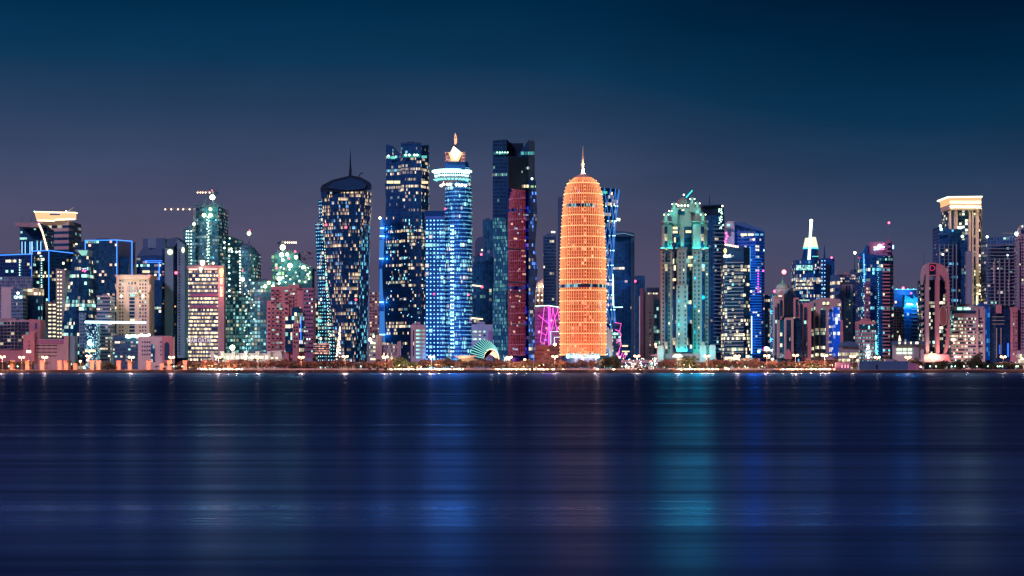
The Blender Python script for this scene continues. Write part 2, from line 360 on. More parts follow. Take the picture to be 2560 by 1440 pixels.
# ------------------------------------------------------------------ THE SETTING: ground, road, water
SH=1848.0
mb=MB(); xs=[-9000,-3000,-1500,-1000]+[-1000+20*i for i in range(1,100)]+[1000,1500,3000,9000]; rr_=random.Random(3)
prev=None
for x in xs:
    w=rr_.uniform(-1.2,1.2); cols=[(x,SH-6+w,-3),(x,SH-1+w,.4),(x,SH+3+w*.6,1.5+rr_.uniform(-.2,.2)),(x,SH+7,2.6),(x,SH+9,GZ),(x,14000,GZ)]
    if prev:
        for i in range(5): mb.face([prev[i],cols[i],cols[i+1],prev[i+1]])
    prev=cols
tag(mb.build('ground',M['earth']),None,None,kind='structure')
mb=MB(); mb.face([(-2500,SH+20,GZ+.004),(2500,SH+20,GZ+.004),(2500,SH+34,GZ+.004),(-2500,SH+34,GZ+.004)]); tag(mb.build('road',M['asphalt']),None,None,kind='structure')
mb=MB(); mb.box(-2500,2500,SH+9.5,SH+19.6,GZ-.5,GZ+.14); tag(mb.build('promenade',M['paving']),None,None,kind='structure')
mb=MB(); mb.box(-2500,2500,SH+34.4,SH+38,GZ-.5,GZ+.14); tag(mb.build('pavement',M['paving']),None,None,kind='structure')
mb=MB()
for i in range(-420,420): mb.box(i*6.0,i*6.0+3,SH+26.9,SH+27.05,GZ+.006,GZ+.012)
tag(mb.build('road_marking',wall_mat('road_paint',(.7,.7,.65))),None,None,kind='structure')

m,t=new_mat('calm_bay_water'); N=t.nodes.new; L=t.links.new
out=N('ShaderNodeOutputMaterial'); tcn=N('ShaderNodeTexCoord')
df=N('ShaderNodeBsdfDiffuse'); df.inputs[0].default_value=(.002,.010,.035,1)
gs=N('ShaderNodeBsdfAnisotropic'); gs.distribution='MULTI_GGX'; gs.inputs['Color'].default_value=(.21,.44,.90,1)
fr=N('ShaderNodeFresnel'); fr.inputs[0].default_value=1.6; mx=N('ShaderNodeMixShader')
def noise(scx,scy,det,rough=.6,lac=2.0):
    mp=N('ShaderNodeMapping'); mp.inputs['Scale'].default_value=(scx,scy,1); L(tcn.outputs['Object'],mp.inputs[0])
    n=N('ShaderNodeTexNoise'); n.noise_dimensions='2D'; n.inputs['Scale'].default_value=1; n.inputs['Detail'].default_value=det; n.inputs['Roughness'].default_value=rough; n.inputs['Lacunarity'].default_value=lac
    L(mp.outputs[0],n.inputs['Vector']); return n.outputs[0]
a1=noise(.0011,.03,12,.72)
mr1=N('ShaderNodeMapRange'); mr1.inputs[1].default_value=.36; mr1.inputs[2].default_value=.64; mr1.inputs[3].default_value=.25; mr1.inputs[4].default_value=.38; L(a1,mr1.inputs[0])
L(mr1.outputs[0],gs.inputs['Roughness'])
mr2=N('ShaderNodeMapRange'); mr2.inputs[1].default_value=.38; mr2.inputs[2].default_value=.62; mr2.inputs[3].default_value=1.0; mr2.inputs[4].default_value=.42; L(a1,mr2.inputs[0])
ml=N('ShaderNodeMath'); ml.operation='MULTIPLY'; L(fr.outputs[0],ml.inputs[0]); L(mr2.outputs[0],ml.inputs[1])
sy=N('ShaderNodeSeparateXYZ'); L(tcn.outputs['Object'],sy.inputs[0])      # reflection strength painted by distance: dimmed mid-bay, fuller near both shores
cr=N('ShaderNodeValToRGB'); dv=N('ShaderNodeMath'); dv.operation='DIVIDE'; dv.inputs[1].default_value=1850; L(sy.outputs[1],dv.inputs[0]); L(dv.outputs[0],cr.inputs[0])
ce=cr.color_ramp.elements; ce[0].position=.055; ce[0].color=(1,1,1,1); ce[1].position=.85; ce[1].color=(.6,.6,.6,1)
for p__,c__ in ((.085,.85),(.13,.36),(.30,.16),(.6,.18)): e_=ce.new(p__); e_.color=(c__,c__,c__,1)
cr.color_ramp.interpolation='B_SPLINE'
ml2=N('ShaderNodeMath'); ml2.operation='MULTIPLY'; ml2.use_clamp=True; L(ml.outputs[0],ml2.inputs[0]); L(cr.outputs[0],ml2.inputs[1])
bp=N('ShaderNodeBump'); bp.inputs['Strength'].default_value=.035; bp.inputs['Distance'].default_value=.3; L(a1,bp.inputs['Height']); L(bp.outputs[0],gs.inputs['Normal'])
ml3=N('ShaderNodeMath'); ml3.operation='MULTIPLY'; ml3.inputs[1].default_value=1.65; ml3.use_clamp=True; L(ml2.outputs[0],ml3.inputs[0]); L(ml3.outputs[0],mx.inputs[0]); L(df.outputs[0],mx.inputs[1]); L(gs.outputs[0],mx.inputs[2]); L(mx.outputs[0],out.inputs[0]); WATER=m
mb=MB(); mb.face([(-9000,-600,0),(9000,-600,0),(9000,SH+2,0),(-9000,SH+2,0)]); tag(mb.build('water',m),None,None,kind='structure')
# ------------------------------------------------------------------ LEFT THIRD OF THE SKYLINE
BN=(.05,.25,1.0)          # blue neon
# L1 dark block with blue roof line, far left
t=bld('office_tower','dark block with blue neon roof line cut by the left edge of the photo','tower',[(-60,2110),(79,2095)],[640,636],'dark',gl(p=.07,run=.05,row=0,c1=CREAM,s=2.2,tint=(.003,.010,.045)),depth=30,cw=3.4)
neon(t,[(-60,640,2109),(79,635,2094)],BN,2.2,0,.5); neon(t,[(79,637),(79,716)],BN,1.8,2094,.35)
for k in range(26): lamp(t,49,650+k*6.3,2096,.6,(.55,.95,.8),5,'window_lamp')
sbox(t,'podium_wall',-60,79,692,805,2088,6,gl(p=.03,run=0,row=0,tint=(.02,.06,.12),wall=(.16,.22,.32),mull=.5,lo=.4,hi=.9))
# L2
t=bld('office_tower','dark blue tower outlined in blue neon between the left block and white slab','tower',[(80,2150),(122,2130),(183,2160)],[629,627,634],'dark',gl(p=.07,run=.08,row=0,s=2.2,c1=CREAM,tint=(.003,.012,.05)),depth=30,cw=3.2)
neon(t,[(80,628,2149),(122,626,2129),(183,633,2159)],BN,2.2,0,.5); neon(t,[(122,628),(122,850)],(.05,.3,1),2.4,2129,.4); neon(t,[(80,628),(80,718)],(.3,.6,1),2.2,2149,.3)
for k in range(22): lamp(t,101,640+k*6.0,2139,.6,(.5,1,.85),5,'window_lamp'); 
for k in range(22): lamp(t,104,640+k*6.0,2137,.5,(.5,1,.85),4,'window_lamp')
# L3 white slab with stripes
wg=gl(p=.10,run=.05,row=0,tint=(.004,.02,.05),s=1.5)
t=bld('office_tower','white slab tower with narrow dark slots beside the twisted glass tower','tower',[(140,2080),(163,2085)],[671,674],'white',None,depth=24)
outline(t,'wall',[(113,754),(141,754),(141,895),(113,895)],2079,10,'white')
wins(t,[124,135],rng(762,880,13),8,3.6,2079,wg); wins(t,[145,152],rng(680,880,22),4.5,3.0,2080,wg); 
# L4 crowned tower
t=bld('hotel_tower','pale banded tower with glowing cream roof crown behind the neon blocks','tower',[(92,2400),(172,2385),(187,2405)],[553,553,556],'rose',gl(p=.10,run=.15,row=0,s=1.6),fh=8.0,band=(.3,.75),cw=8,depth=36)
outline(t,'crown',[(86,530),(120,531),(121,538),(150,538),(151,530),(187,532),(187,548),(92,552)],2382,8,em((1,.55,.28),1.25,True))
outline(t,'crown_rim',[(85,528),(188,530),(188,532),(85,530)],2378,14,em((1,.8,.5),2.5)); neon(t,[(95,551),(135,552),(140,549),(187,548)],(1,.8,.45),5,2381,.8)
rod(t,'roof_crane',[(168,530),(183,519)],2385,.5,'steel'); lamp(t,86,529,2380,.9,(.4,1,.8),6); lamp(t,165,528,2380,.9,(.4,1,.9),8)
# L5 wing roof
t=bld('office_tower','dark glass tower with pale wing roof and lamp-studded curved edge','tower',[(50,2300),(116,2290)],[568,570],'dark',gl(p=.03,run=.02,row=.06,c1=COOL,s=1.2,tint=(.004,.025,.06)),depth=28,cw=3.2)
outline(t,'wing_roof',[(37,556),(95,557),(103,565),(98,568),(60,567),(40,566)],2270,50,'rose')
outline(t,'curved_edge',[(95,557),(101,562),(110,590),(119,625),(122,640),(117,640),(112,615),(104,580),(94,562)],2268,10,'cream')
for k in range(15):
    a=k/14; lamp(t,97+22*(a**.75),560+66*a,2266,1.0,(1,.72,.42),6)
for px in (55,63,75,93,102): neon(t,[(px,604),(px,634)],(.3,.65,1),3,2289,.3)
neon(t,[(80,604),(80,628)],(.3,.65,1),4,2289,.35)
mast(t,79,2280,568,545,.3,.1); mast(t,54,2280,568,543,.3,.1)
# L6 round bank tower
t=bld('bank_tower','low drum tower with glowing cream cornice and round white sign','tower',[(28,2050),(57,2035)],[722,720],'bluegrey',gl(p=.02,run=.03,row=.05,tint=(.05,.12,.2),wall=(.12,.2,.3),s=1.2),depth=26)
c=((X(80,2060)),2066); R=X(103,2060)-X(80,2060)
mb=MB(); mb.revolve([(R,GZ),(R,Z(738,2060))],c[0],c[1],28,2.4,4); mb.build('drum_wall',gl(p=.02,run=.06,row=0,tint=(.008,.03,.08),s=1.4,c1=CYAN),t)
mb=MB(); mb.revolve([(R+1,Z(739,2060)),(R+1.4,Z(722,2060)),(0,Z(720,2060))],c[0],c[1],28,2,3.6); mb.build('cornice',gl(p=.75,run=.3,row=0,c1=CREAM,c2=WHITE,tint=(.4,.36,.3),wall=(.4,.36,.3),s=1.8,mull=.05,lo=.15),t)
lamp(t,45,733,2032,1.6,(.8,1,.9),4,'sign_disc'); text(t,'QNB',45,743,2032,7,em((.6,1,.9),3))
sbox(t,'side_wall',3,33,718,805,2056,20,'white')
# L7 grid building
t=bld('office_building','low rose office building with square grid of dark windows at far left','building',[(-40,2010),(73,2000)],[802,800],'rose',None,depth=30)
wins(t,rng(-32,68,12),rng(808,868,8),7.4,6.2,1999.5,gl(p=.06,run=0,row=0,s=2,tint=(.004,.015,.035),orand=1,c1=CREAM,mull=.0))
outline(t,'side_wall',[(73,798),(101,799),(101,850),(73,880)],1998,20,'pink'); sbox(t,'slot_window',87,92,807,822,1997.5,1,'slate')
sbox(t,'base_wall',-40,60,876,905,1990,10,'pink'); sbox(t,'base_wall',60,85,866,905,1988,10,'pink')
# L8 stepped car park
t=bld('car_park','stepped rose car park with dark horizontal slots near the left edge','building',[(86,1965),(162,1965)],[848,848],'rose',None,depth=28,roof=False)
wg=gl(p=.02,run=0,row=0,tint=(.003,.008,.02),mull=.02)
for y in (863.5,871.8,880.5,889.5): wins(t,[96,109.5,123,136.5],[y],12,2.1,1964.8,wg,'slot')
outline(t,'stair_wall',[(58,836),(74,836),(74,828),(86,828),(86,905),(58,905)],1961,12,'pink'); outline(t,'end_wall',[(162,840),(187,840),(187,905),(162,905)],1962,14,'bluegrey')
outline(t,'end_wall',[(160,839),(171,839),(171,905),(160,905)],1960,3,'rose')
for y in (853,863,871): sbox(t,'slot_window',69.5,74,y,y+2.6,1960.8,.5,'dark')
sbox(t,'panel',66,77,876,882,1960.5,.6,em((1,.85,.55),3)); sbox(t,'roof_screen',86,161,850,859,1964,.6,'violet')
# L9 twisted glass sail tower
t=thing('glass_tower','twisted dark glass tower with flared green crown left of the classical tower','tower',X(190,2070),2080)
def twr(par,name,secs,mat,wallm,fh=4.2,cw=3.0,n=1,band=True):
    """secs: list of (py, [(px,Y)...]) front outlines from top to bottom, lofted; rear closed 26 m behind"""
    secs=sorted(secs,key=lambda s_:-s_[0]); Y0=secs[0][1][0][1]
    def ring(z):
        zs=[Z(s_[0],Y0) for s_ in secs]
        for i in range(len(zs)-1):
            if z<=zs[i+1] or i==len(zs)-2:
                a=(z-zs[i])/(zs[i+1]-zs[i]); a=max(0,min(1,a)); r=[]
                for (p0,y0),(p1,y1) in zip(secs[i][1],secs[i+1][1]):
                    yy=y0+(y1-y0)*a; r.append((X(p0+(p1-p0)*a,yy),yy))
                m_=max(y for _,y in r)
                return r+[(r[-1][0]-1,m_+26),(r[0][0]+1,m_+26)]
    zb=GZ; zt=Z(secs[-1][0],Y0); nf=int((zt-zb)/fh); mb=MB(); R_=[ring(zb+(zt-zb)*i/nf) for i in range(nf+1)]; zz=[zb+(zt-zb)*i/nf for i in range(nf+1)]
    for i in range(nf):
        a=R_[i]; b=R_[i+1]; m=len(a)
        for k in range(m):
            j=(k+1)%m; mb.face([(*a[k],zz[i]),(*a[j],zz[i]),(*b[j],zz[i+1]),(*b[k],zz[i+1])])
    mb.face([(*p,zz[-1]) for p in R_[-1]]); mb.build('wall',wallm,par)
    for i in range(nf):
        h=zz[i+1]-zz[i]; za=zz[i]+h*.12; zc=zz[i]+h*.93
        a=offset_poly(ring(za),.2); b=offset_poly(ring(zc),.2); m=len(a); m2=MB(); u_=0
        for k in [m-1]+list(range(m-2)):
            j=(k+1)%m; L=math.dist(a[k],a[j])/cw; 
            m2.face([(*a[k],za),(*a[j],za),(*b[j],zc),(*b[k],zc)],[(u_,i+.02),(u_+L,i+.02),(u_+L,i+.97),(u_,i+.97)]); u_+=round(L)+3
        m2.build(name,mat,par)
twr(t,'window_band',[(640,[(182,2075),(196,2070),(221,2070)]),(720,[(170,2075),(197,2068),(220,2070)]),(820,[(155,2072),(185,2066),(236,2074)]),(900,[(152,2072),(188,2066),(238,2074)])],gl(p=.05,run=.16,row=.20,runs=7,warm=.55,s=1.8,tint=(.004,.03,.07)),M['dark'],4.2)
outline(t,'crown',[(184,624),(221,624),(220,640),(206,640),(196,634)],2066,22,'bluegrey'); outline(t,'crown_glow',[(194,626),(219,626),(216,638),(204,639)],2065.6,.5,em((.35,.85,.7),.9))
outline(t,'sign_panel',[(205,672),(216,670),(217,683),(203,685)],2062,.6,'dark'); neon(t,[(206,678),(209,674),(212,680),(215,675)],(1,.1,.25),6,2061.5,.5,'sign_stroke'); neon(t,[(206,672),(215,671)],(.3,.5,1),4,2061.5,.4,'sign_stroke')
sbox(t,'stair_wall',198,212,782,895,2060,6,gl(p=.12,run=0,row=0,tint=(.01,.05,.1),wall=(.15,.3,.42),mull=.45,lo=.4,hi=.85,s=1.2)); 
# L10 blue-outlined slab
t=bld('office_tower','broad dark tower edged all round in blue neon with a pale slotted flank','tower',[(213,2190),(292,2180)],[601,600],'dark',gl(p=.05,run=.10,row=0,runs=3,s=2.2,c1=(1,.62,.40),tint=(.006,.035,.07)),depth=34,cw=3.5)
bld('','','',[(292,2181),(330,2200)],[600,603],'rose',None,par=t,depth=20,roof=False,wname='flank_wall')
for px in (302,306,310,314,318): sbox(t,'slot_window',px-.7,px+.7,608,641,2183+(px-292)*.5-1.5,2,'dark')
sbox(t,'tall_window',301,321,642,895,2183,4,gl(p=.06,run=.05,row=0,tint=(.004,.03,.07),s=1.8,c2=COOL),4)
for pp in ([(213,601,2189),(292,600,2179),(330,603,2199)],[(213,601,2189),(213,625,2189)],[(292,600,2179),(292,690,2179)],[(330,603,2199),(330,690,2199)]): neon(t,pp,(.06,.28,1),2.4,0,.45)
outline(t,'rear_wing',[(190,614),(196,608),(213,601),(213,640),(190,640)],2205,20,'dark'); lamp(t,191,610,2200,1.0,(1,.75,.4),6)
mast(t,263,2200,600,592,.3,.1)
# L11 small striped block
t=bld('office_building','slim pale block with thin dark stripes in front of the neon-edged tower','building',[(242,2050),(275,2050)],[741,741],'grey',gl(p=.12,run=.1,row=0,s=1.6,tint=(.008,.035,.07)),fh=4.1,band=(.5,.95),depth=26)
sbox(t,'cornice',241,276,739,743,2048,5,'white')
# L12 white classical tower with floodlit crown
t=bld('classical_tower','cream classical tower with flared floodlit cornice left of centre-left','tower',[(291,2075),(373,2075)],[694,694],'cream',None,depth=30,roof=False)
outline(t,'cornice',[(286,687),(379,687),(376,692),(371,697),(293,697),(289,692)],2070,40,'cream')
outline(t,'bracket',[(287,712),(292,712),(296,722),(296,735),(291,728)],2071,8,'cream'); outline(t,'bracket',[(378,712),(373,712),(369,722),(369,735),(374,728)],2071,8,'cream')
wg=gl(p=.10,run=0,row=0,s=1.8,tint=(.004,.015,.04),orand=1,c1=CREAM,mull=0)
wins(t,[300,307,350,357,364],rng(702,880,21),3.4,4.2,2074.7,wg)
wins(t,[322,330,338],[708],3.4,6,2074.7,wg)
for i,yy in enumerate(rng(738,880,17)): wins(t,[330],[yy],13,6,2074.6,gl(p=.2,run=.1,row=.1,s=1.7,tint=(.004,.02,.06)) if i==0 else bpy.data.materials['glazing_%d'%int(_seed[0]-7)],'bay_window')
for px in rng(321,340,5): outline(t,'pilaster',[(px-1.1,715),(px+1.1,715),(px+1.1,731),(px-1.1,731)],2072,2,'white')
outline(t,'balcony',[(316,731),(345,731),(345,734),(316,734)],2069,6,'white')
for (px,py,pw) in ((310,699,9000),(352,699,9000),(330,714,9000),(330,733,6000),(300,740,3500),(362,740,3500),(357,850,12000),(335,880,9000)): plight(px,py+4,2062,(1,.80,.55),pw*.4,1.0)
lamp(t,303,740,2069,1.3,(1,.8,.45),8); lamp(t,357,740,2069,1.3,(1,.8,.45),8); lamp(t,372,689,2068,.9,(1,.1,.15),6)
for k in range(9): lamp(t,318+k*6.4,840+((k*37)%9),2058,1.7,(.85,1,.55),7)
# L13 low lit pavilion with long white neon line + dotted dark block
t=bld('screen_building','small dark block sprinkled with cyan dots under a long white light bar','building',[(213,2035),(243,2035)],[808,808],'navy',gl(p=.30,run=.2,row=.0,runs=2,warm=.1,s=2.6,c1=CYAN,c2=(.5,.95,1),mull=.35,tint=(.004,.03,.1),lo=.25,hi=.8),mode='skin',cw=1.1,fh=1.1,depth=16,roof=False)
for yy in (803.5,806.5): neon(t,[(213,yy),(365,yy+1.5)],(.55,.85,1),6,2036,.5)
neon(t,[(213,803),(213,808)],(.5,.8,1),4,2034,.5)
pts=[(227+7.5*math.cos(a/14*2*math.pi),857+7.5*math.sin(a/14*2*math.pi)) for a in range(15)]
neon(t,pts[1:12],(.4,1,.9),6,2033,.55,'sign_stroke'); neon(t,[(227,852),(223,856),(226,862),(231,859),(227,857)],(.4,1,.9),6,2033,.5,'sign_stroke')
sbox(t,'shop_front',213,238,874,880,2033,1,em(CREAM,1.6)); 
t=bld('arena_hall','low teal hall with blazing lamp rim below the classical tower','building',[(283,2030),(345,2030)],[838,838],'slate',gl(p=.10,run=.1,row=.0,s=1.6,tint=(.02,.05,.09),c1=WHITE),fh=4,band=(.4,.85),depth=22,roof=False)
mb=MB(); mb.revolve([(X(372,2045)-X(345,2045),Z(848,2045)),(X(376,2045)-X(345,2045),Z(841,2045)),(X(366,2045)-X(345,2045),Z(838,2045)),(0,Z(836,2045))],X(345,2045),2055,28); mb.build('oval_roof',M['steel'],t)
for k in range(14): lamp(t,317+k*4.3,841+1.6*math.sin(k*1.3)-k*.2,2028,1.4,(.75,1,.7),9)
# L16 low white arcade block
t=bld('arcade_building','low white-blue arcaded block with battlement roof near the concrete slab tower','building',[(345,1990),(428,1990)],[842,842],'white',None,depth=20,roof=False)
wg=gl(p=.10,run=0,row=0,s=1.4,tint=(.006,.05,.12),orand=1,mull=0)
wins(t,[356,362,368,374,402],[855,866,876,886],3,4,1989.7,wg); 
for a,b in ((377,387),(410,421)): outline(t,'arch_window',arch(a,b,862,905,8,.5),1989.5,.8,gl(p=.08,tint=(.005,.05,.12),mull=.1),2,3)
outline(t,'end_bay',[(405,841),(431,841),(431,905),(405,905)],1987,4,'pink'); outline(t,'arch_window',arch(411,423,858,900,8,.5),1986.6,.6,'dark')
for k in range(20): sbox(t,'merlon',346+k*4.2,348.4+k*4.2,839.4,842,1990,1.5,'white')
# L14 dark slanted tower
t=bld('office_tower','dark blue tower with slanted left shoulder beside the slab with round signs','tower',[(357,2200),(412,2190)],[597,595],'slate',None,depth=30,bot=640,roof=False,wname='upper_wall')
bld('','','',[(342,2199),(413,2191)],[640,636],'dark',gl(p=.07,run=.12,row=0,runs=3,s=2,tint=(.005,.03,.08)),par=t,depth=31)
outline(t,'shoulder',[(342,641),(357,619),(368,619),(368,641)],2198,20,'slate'); sbox(t,'roof_box',370,410,595,620,2194,20,'bluegrey')
for yy in (652,656): neon(t,[(362,yy),(405,yy)],(.05,.2,1),2.5,2192,.4)
rod(t,'roof_crane',[(398,596),(410,587)],2195,.5,'steel'); sbox(t,'lit_room',356,374,676,682,2190,.8,em(CREAM,1.2))
neon(t,[(398,655),(398,700)],(.05,.2,1),3,2189,.6)
# L15 concrete slab tower with round signs
t=thing('concrete_tower','blue-grey concrete slab tower with two glowing round signs on its head','tower',X(432,2110),2125)
outline(t,'wall',[(412,620),(433,618),(433,895),(412,895)],2110,24,'bluegrey'); outline(t,'wall',[(443,598),(462,612),(462,895),(443,895)],2104,26,'bluegrey')
outline(t,'roof_slope',[(415,617),(420,597),(441,593),(461,610),(461,614),(445,604),(434,618)],2107,28,'slate')
outline(t,'recess_wall',[(433,610),(443,604),(443,895),(433,895)],2122,14,'dark'); outline(t,'recess_wall',[(405,622),(412,622),(412,895),(405,895)],2120,14,'dark')
wg=gl(p=.12,run=0,row=0,s=1.8,orand=1,tint=(.004,.012,.03),c1=WARM,mull=0)
wins(t,[408],rng(640,885,38),5,2.6,2119,wg); wins(t,[448,438],rng(625,885,36),3.4,3.4,2103.5,wg)
for a,b,rx,yy in ((425,630,6.6,2108.5),(457.5,625,3.4,2102.5)):
    pts=[(a+rx*(1+.10*math.cos(8*q))*math.cos(q),b+(6.6)*(1+.10*math.cos(8*q))*math.sin(q)) for q in [i*math.pi/16 for i in range(32)]]
    outline(t,'round_sign',pts,yy,1,em((1,.95,.55),2.2))
lamp(t,440,682,2100,1.6,(1,.08,.15),7)
# L17 tower under construction with cranes
cg=lambda **k: gl(**{**dict(p=.22,run=.18,row=.05,runs=2,warm=.35,s=.6,c1=CREAM,c2=(.45,.85,.85),tint=(.010,.045,.075),wall=(.06,.12,.16),mull=.28),**k})
t=bld('unfinished_tower','tallest unfinished concrete tower with ragged top and white work lights','tower',[(487,2330),(510,2320),(545,2320),(560,2335)],[520,516,516,522],'teal',cg(p=.3,c2=(.3,.6,.6),s=.5),fh=4.4,band=(.3,.92),cw=3.5,depth=34)
bld('','','',[(458,2325),(488,2322)],[574,556],'teal',cg(),par=t,fh=4.4,band=(.3,.92),depth=30,roof=False,wname='side_wing')
bld('','','',[(560,2345),(601,2350)],[585,600],'teal',cg(p=.1),par=t,fh=4.4,band=(.35,.92),depth=26,roof=False,wname='side_wing')
r=random.Random(5)
for k in range(26):
    px=489+k*2.8; rod(t,'rebar_column',[(px,518),(px+r.uniform(-.6,.6),518-r.uniform(3,13)-(12 if k in (8,9) else 0))],2321,.55,'teal')
for px in (466,471.5,478,):
    for k in range(31): lamp(t,px+r.uniform(-.7,.7),578+k*8.1,2319,.85,(.65,1,.85),r.choice((2,3,5)),'work_lamp')
for k in range(20): lamp(t,519+r.uniform(-2,2),542+k*7.4,2317,.85,(.65,1,.7),r.choice((2,3,5)),'work_lamp')
for k in range(19): lamp(t,573+r.uniform(-1.5,1.5),596+k*14.5,2335,1.1,(.7,1,.8),r.choice((3,6)),'work_lamp')
for k in range(19): lamp(t,522+r.uniform(-1,1),545+k*7.7,2316,.7,(.65,1,.7),3,'work_lamp')
for a,b,rr in ((510,538,2.4),(526,538,2.4),(526,523,1.8),(485,560,1.8)): lamp(t,a,b,2314,rr,(.7,1,.35),12,'floodlamp')
lamp(t,531,493,2312,3.2,(.75,1,.7),18,'floodlamp'); mast(t,531,2316,518,493,.5,.4,'teal')
for (a,b,pw) in ((510,545,22000),(526,545,22000),(531,500,30000),(478,600,14000),(478,700,12000),(520,640,16000),(575,660,12000),(590,620,8000)): plight(a,b,2300,(.5,1,.95),pw*.22,1)
def crane(label,px,Y,pb,pt,l,rr,pj,lights=(),col=(1,.6,.35),pitch=0,bob=None):
    t=thing('tower_crane',label,'crane',X(px,Y),Y,Z(pb,Y),'cranes over the unfinished towers')
    h=.9; m=MB(); k=int((pb-pt)/3)+1
    for sx in (-1,1):
        for sy in (-1,1): m.tube([(X(px,Y)+sx*h,Y+sy*h,Z(pb,Y)),(X(px,Y)+sx*h,Y+sy*h,Z(pt,Y))],.16,4)
    for i in range(k):
        za=Z(pb-(pb-pt)*i/k,Y); zb_=Z(pb-(pb-pt)*(i+1)/k,Y); s_=1 if i%2 else -1; m.tube([(X(px,Y)-s_*h,Y-h,za),(X(px,Y)+s_*h,Y-h,zb_)],.13,4)
    m.build('mast',M['steel'],t)
    m=MB(); n=12; a=Vector((X(l,Y),Y,Z(pj+pitch,Y))); b=Vector((X(rr,Y),Y,Z(pj,Y)))
    for dy,dz in ((-.6,0),(.6,0),(0,1.5)): m.tube([a+Vector((0,dy,dz)),b+Vector((0,dy,dz))],.2,4)
    for i in range(n*2): p0=a+(b-a)*i/(n*2); p1=a+(b-a)*(i+1)/(n*2); m.tube([p0+Vector((0,0,1.5*(i%2))),p1+Vector((0,0,1.5*((i+1)%2)))],.12,4)
    m.build('jib',M['steel'],t)
    m=MB(); e=px+(10 if l<px-1 else -10); m.tube([P(px,pj-5,Y),P(e,pj-.8,Y)],.15,4); m.box(min(X(e,Y),X(px,Y)),max(X(e,Y),X(px,Y)),Y-.7,Y+.7,Z(pj,Y),Z(pj,Y)+.8); m.box(X(e,Y)-1.6,X(e,Y)+1.6,Y-1,Y+1,Z(pj,Y)-2.2,Z(pj,Y)); m.build('counterweight',M['blacks'],t)
    m=MB(); m.box(X(px,Y)-1.4,X(px,Y)+1.4,Y-1.6,Y+1,Z(pj,Y)-1.4,Z(pj,Y)+1.4); m.build('cab',M['steel'],t)
    for q in lights: lamp(t,q,pj+pitch*(1 if (q-l)*(l-rr)>0 else 0)+.4,Y-1,.85,col,7,'jib_lamp')
    return t
crane('crane with long lamp-dotted jib reaching left below the highest crane',486,2318,575,520,410,486,523,(413,428,445,458,474))
crane('highest crane with short jib of warm lamps above the tallest unfinished tower',533,2325,520,478,488,533,481,(494,501,507,514,524))
lamp(THINGS[-1],530,476,2324,.8,(1,.1,.2),5)
# L17b round unfinished tower
t=bld('unfinished_tower','round-shouldered unfinished tower with lamp columns right of the tallest one','tower',[(600,2295),(606,2280),(626,2275),(643,2290)],[618,612,614,632],'teal',cg(p=.16),fh=4.4,band=(.35,.92),depth=30,roof=False)
outline(t,'curved_roof',[(602,618),(604,610),(618,609),(630,617),(643,634),(643,640),(602,640)],2284,20,'slate')
for k in range(17): lamp(t,600+r.uniform(-.8,.8),629+k*7.8,2274,1.0,(.65,1,.8),r.choice((2,4,6)),'work_lamp')
for a,b in ((578,622),(580,629),(561,606),(561,620),(591,630),(599,629)): lamp(t,a,b,2274,1.2,(.6,1,.85),6,'work_lamp')
mast(t,623,2290,615,588,.9,.7,'teal'); lamp(t,622.5,583.5,2288,2.3,(.85,1,.45),14,'floodlamp'); lamp(t,624,576,2288,.8,(1,.1,.2),5); sbox(t,'winch_house',619,628,576.5,580,2290,3,'blacks')
for (a,b,pw) in ((620,650,12000),(600,700,12000)): plight(a,b,2262,(.5,1,.95),pw*.22,1)
# L19 low unfinished frame
t=bld('unfinished_block','wide lower unfinished frame of open lit floors behind the white villa','building',[(562,2190),(668,2190)],[742,742],'teal',cg(p=.38,run=.4,row=.1,s=.8,c2=(.4,.9,.85),tint=(.012,.045,.075)),fh=4.6,band=(.25,.92),cw=3.6,depth=26)
bld('','','',[(626,2182),(690,2182)],[703,700],'teal',cg(p=.25,run=.3,s=.8),par=t,fh=4.6,band=(.25,.92),cw=3.6,depth=24,wname='upper_frame')
for a,b in ((672,707),(663,716),(682,716)): lamp(t,a,b,2178,2.0,(.8,1,.35),8,'floodlamp')
for k in range(24): lamp(t,610+r.uniform(0,26),700+k*7.0,2180,.9,(.6,1,.85),r.choice((2,4)),'work_lamp')
mast(t,606,2178,742,698,.35,.3,'steel'); lamp(t,606.5,698,2176,2.2,(.85,1,.7),14,'floodlamp'); lamp(t,606,677,2176,.8,(1,.1,.2),5)
for a in (572,588,604,618): sbox(t,'column',a-.8,a+.8,742,895,2188,2,'bluegrey')
for (a,b,pw) in ((640,730,14000),(600,800,12000),(655,830,12000),(610,860,12000)): plight(a,b,2165,(.5,1,.85),pw*.22,1)
lamp(t,581,869,2150,3.0,(.85,1,.6),14,'floodlamp'); plight(581,872,2130,(.75,1,.6),16000,1)
# L20 second cluster, unfinished
t=thing('unfinished_tower','unfinished tower with sloping roof and many floodlamps above the rose stone block','tower',X(728,2280),2290)
outline(t,'wall',[(677,640),(690,631),(745,631),(745,650),(780,672),(780,895),(686,895),(683,700),(678,660)],2280,30,cg(p=.16,run=.15,s=1.0,c2=(.6,1,.4),warm=.2,tint=(.012,.06,.08),lo=.25,mull=.35),4.2,5.2)
outline(t,'sloping_roof',[(744,648),(782,670),(782,675),(744,655)],2275,36,'teal'); outline(t,'formwork',[(668,670),(684,668),(684,673)],2275,10,'teal')
for k in range(11): rod(t,'rebar_column',[(694+k*4.4,632),(694+k*4.4,625)],2279,.45,'teal')
for a,b,rr in ((704,637,2.6),(718,636,2.0),(707,650,1.8),(740,643,2.2),(725,664,2.8),(758,668,2.0),(698,697,2.6),(697,708,1.6),(684,716,1.6)): lamp(t,a,b,2272,rr,(.8,1,.5),13,'floodlamp')
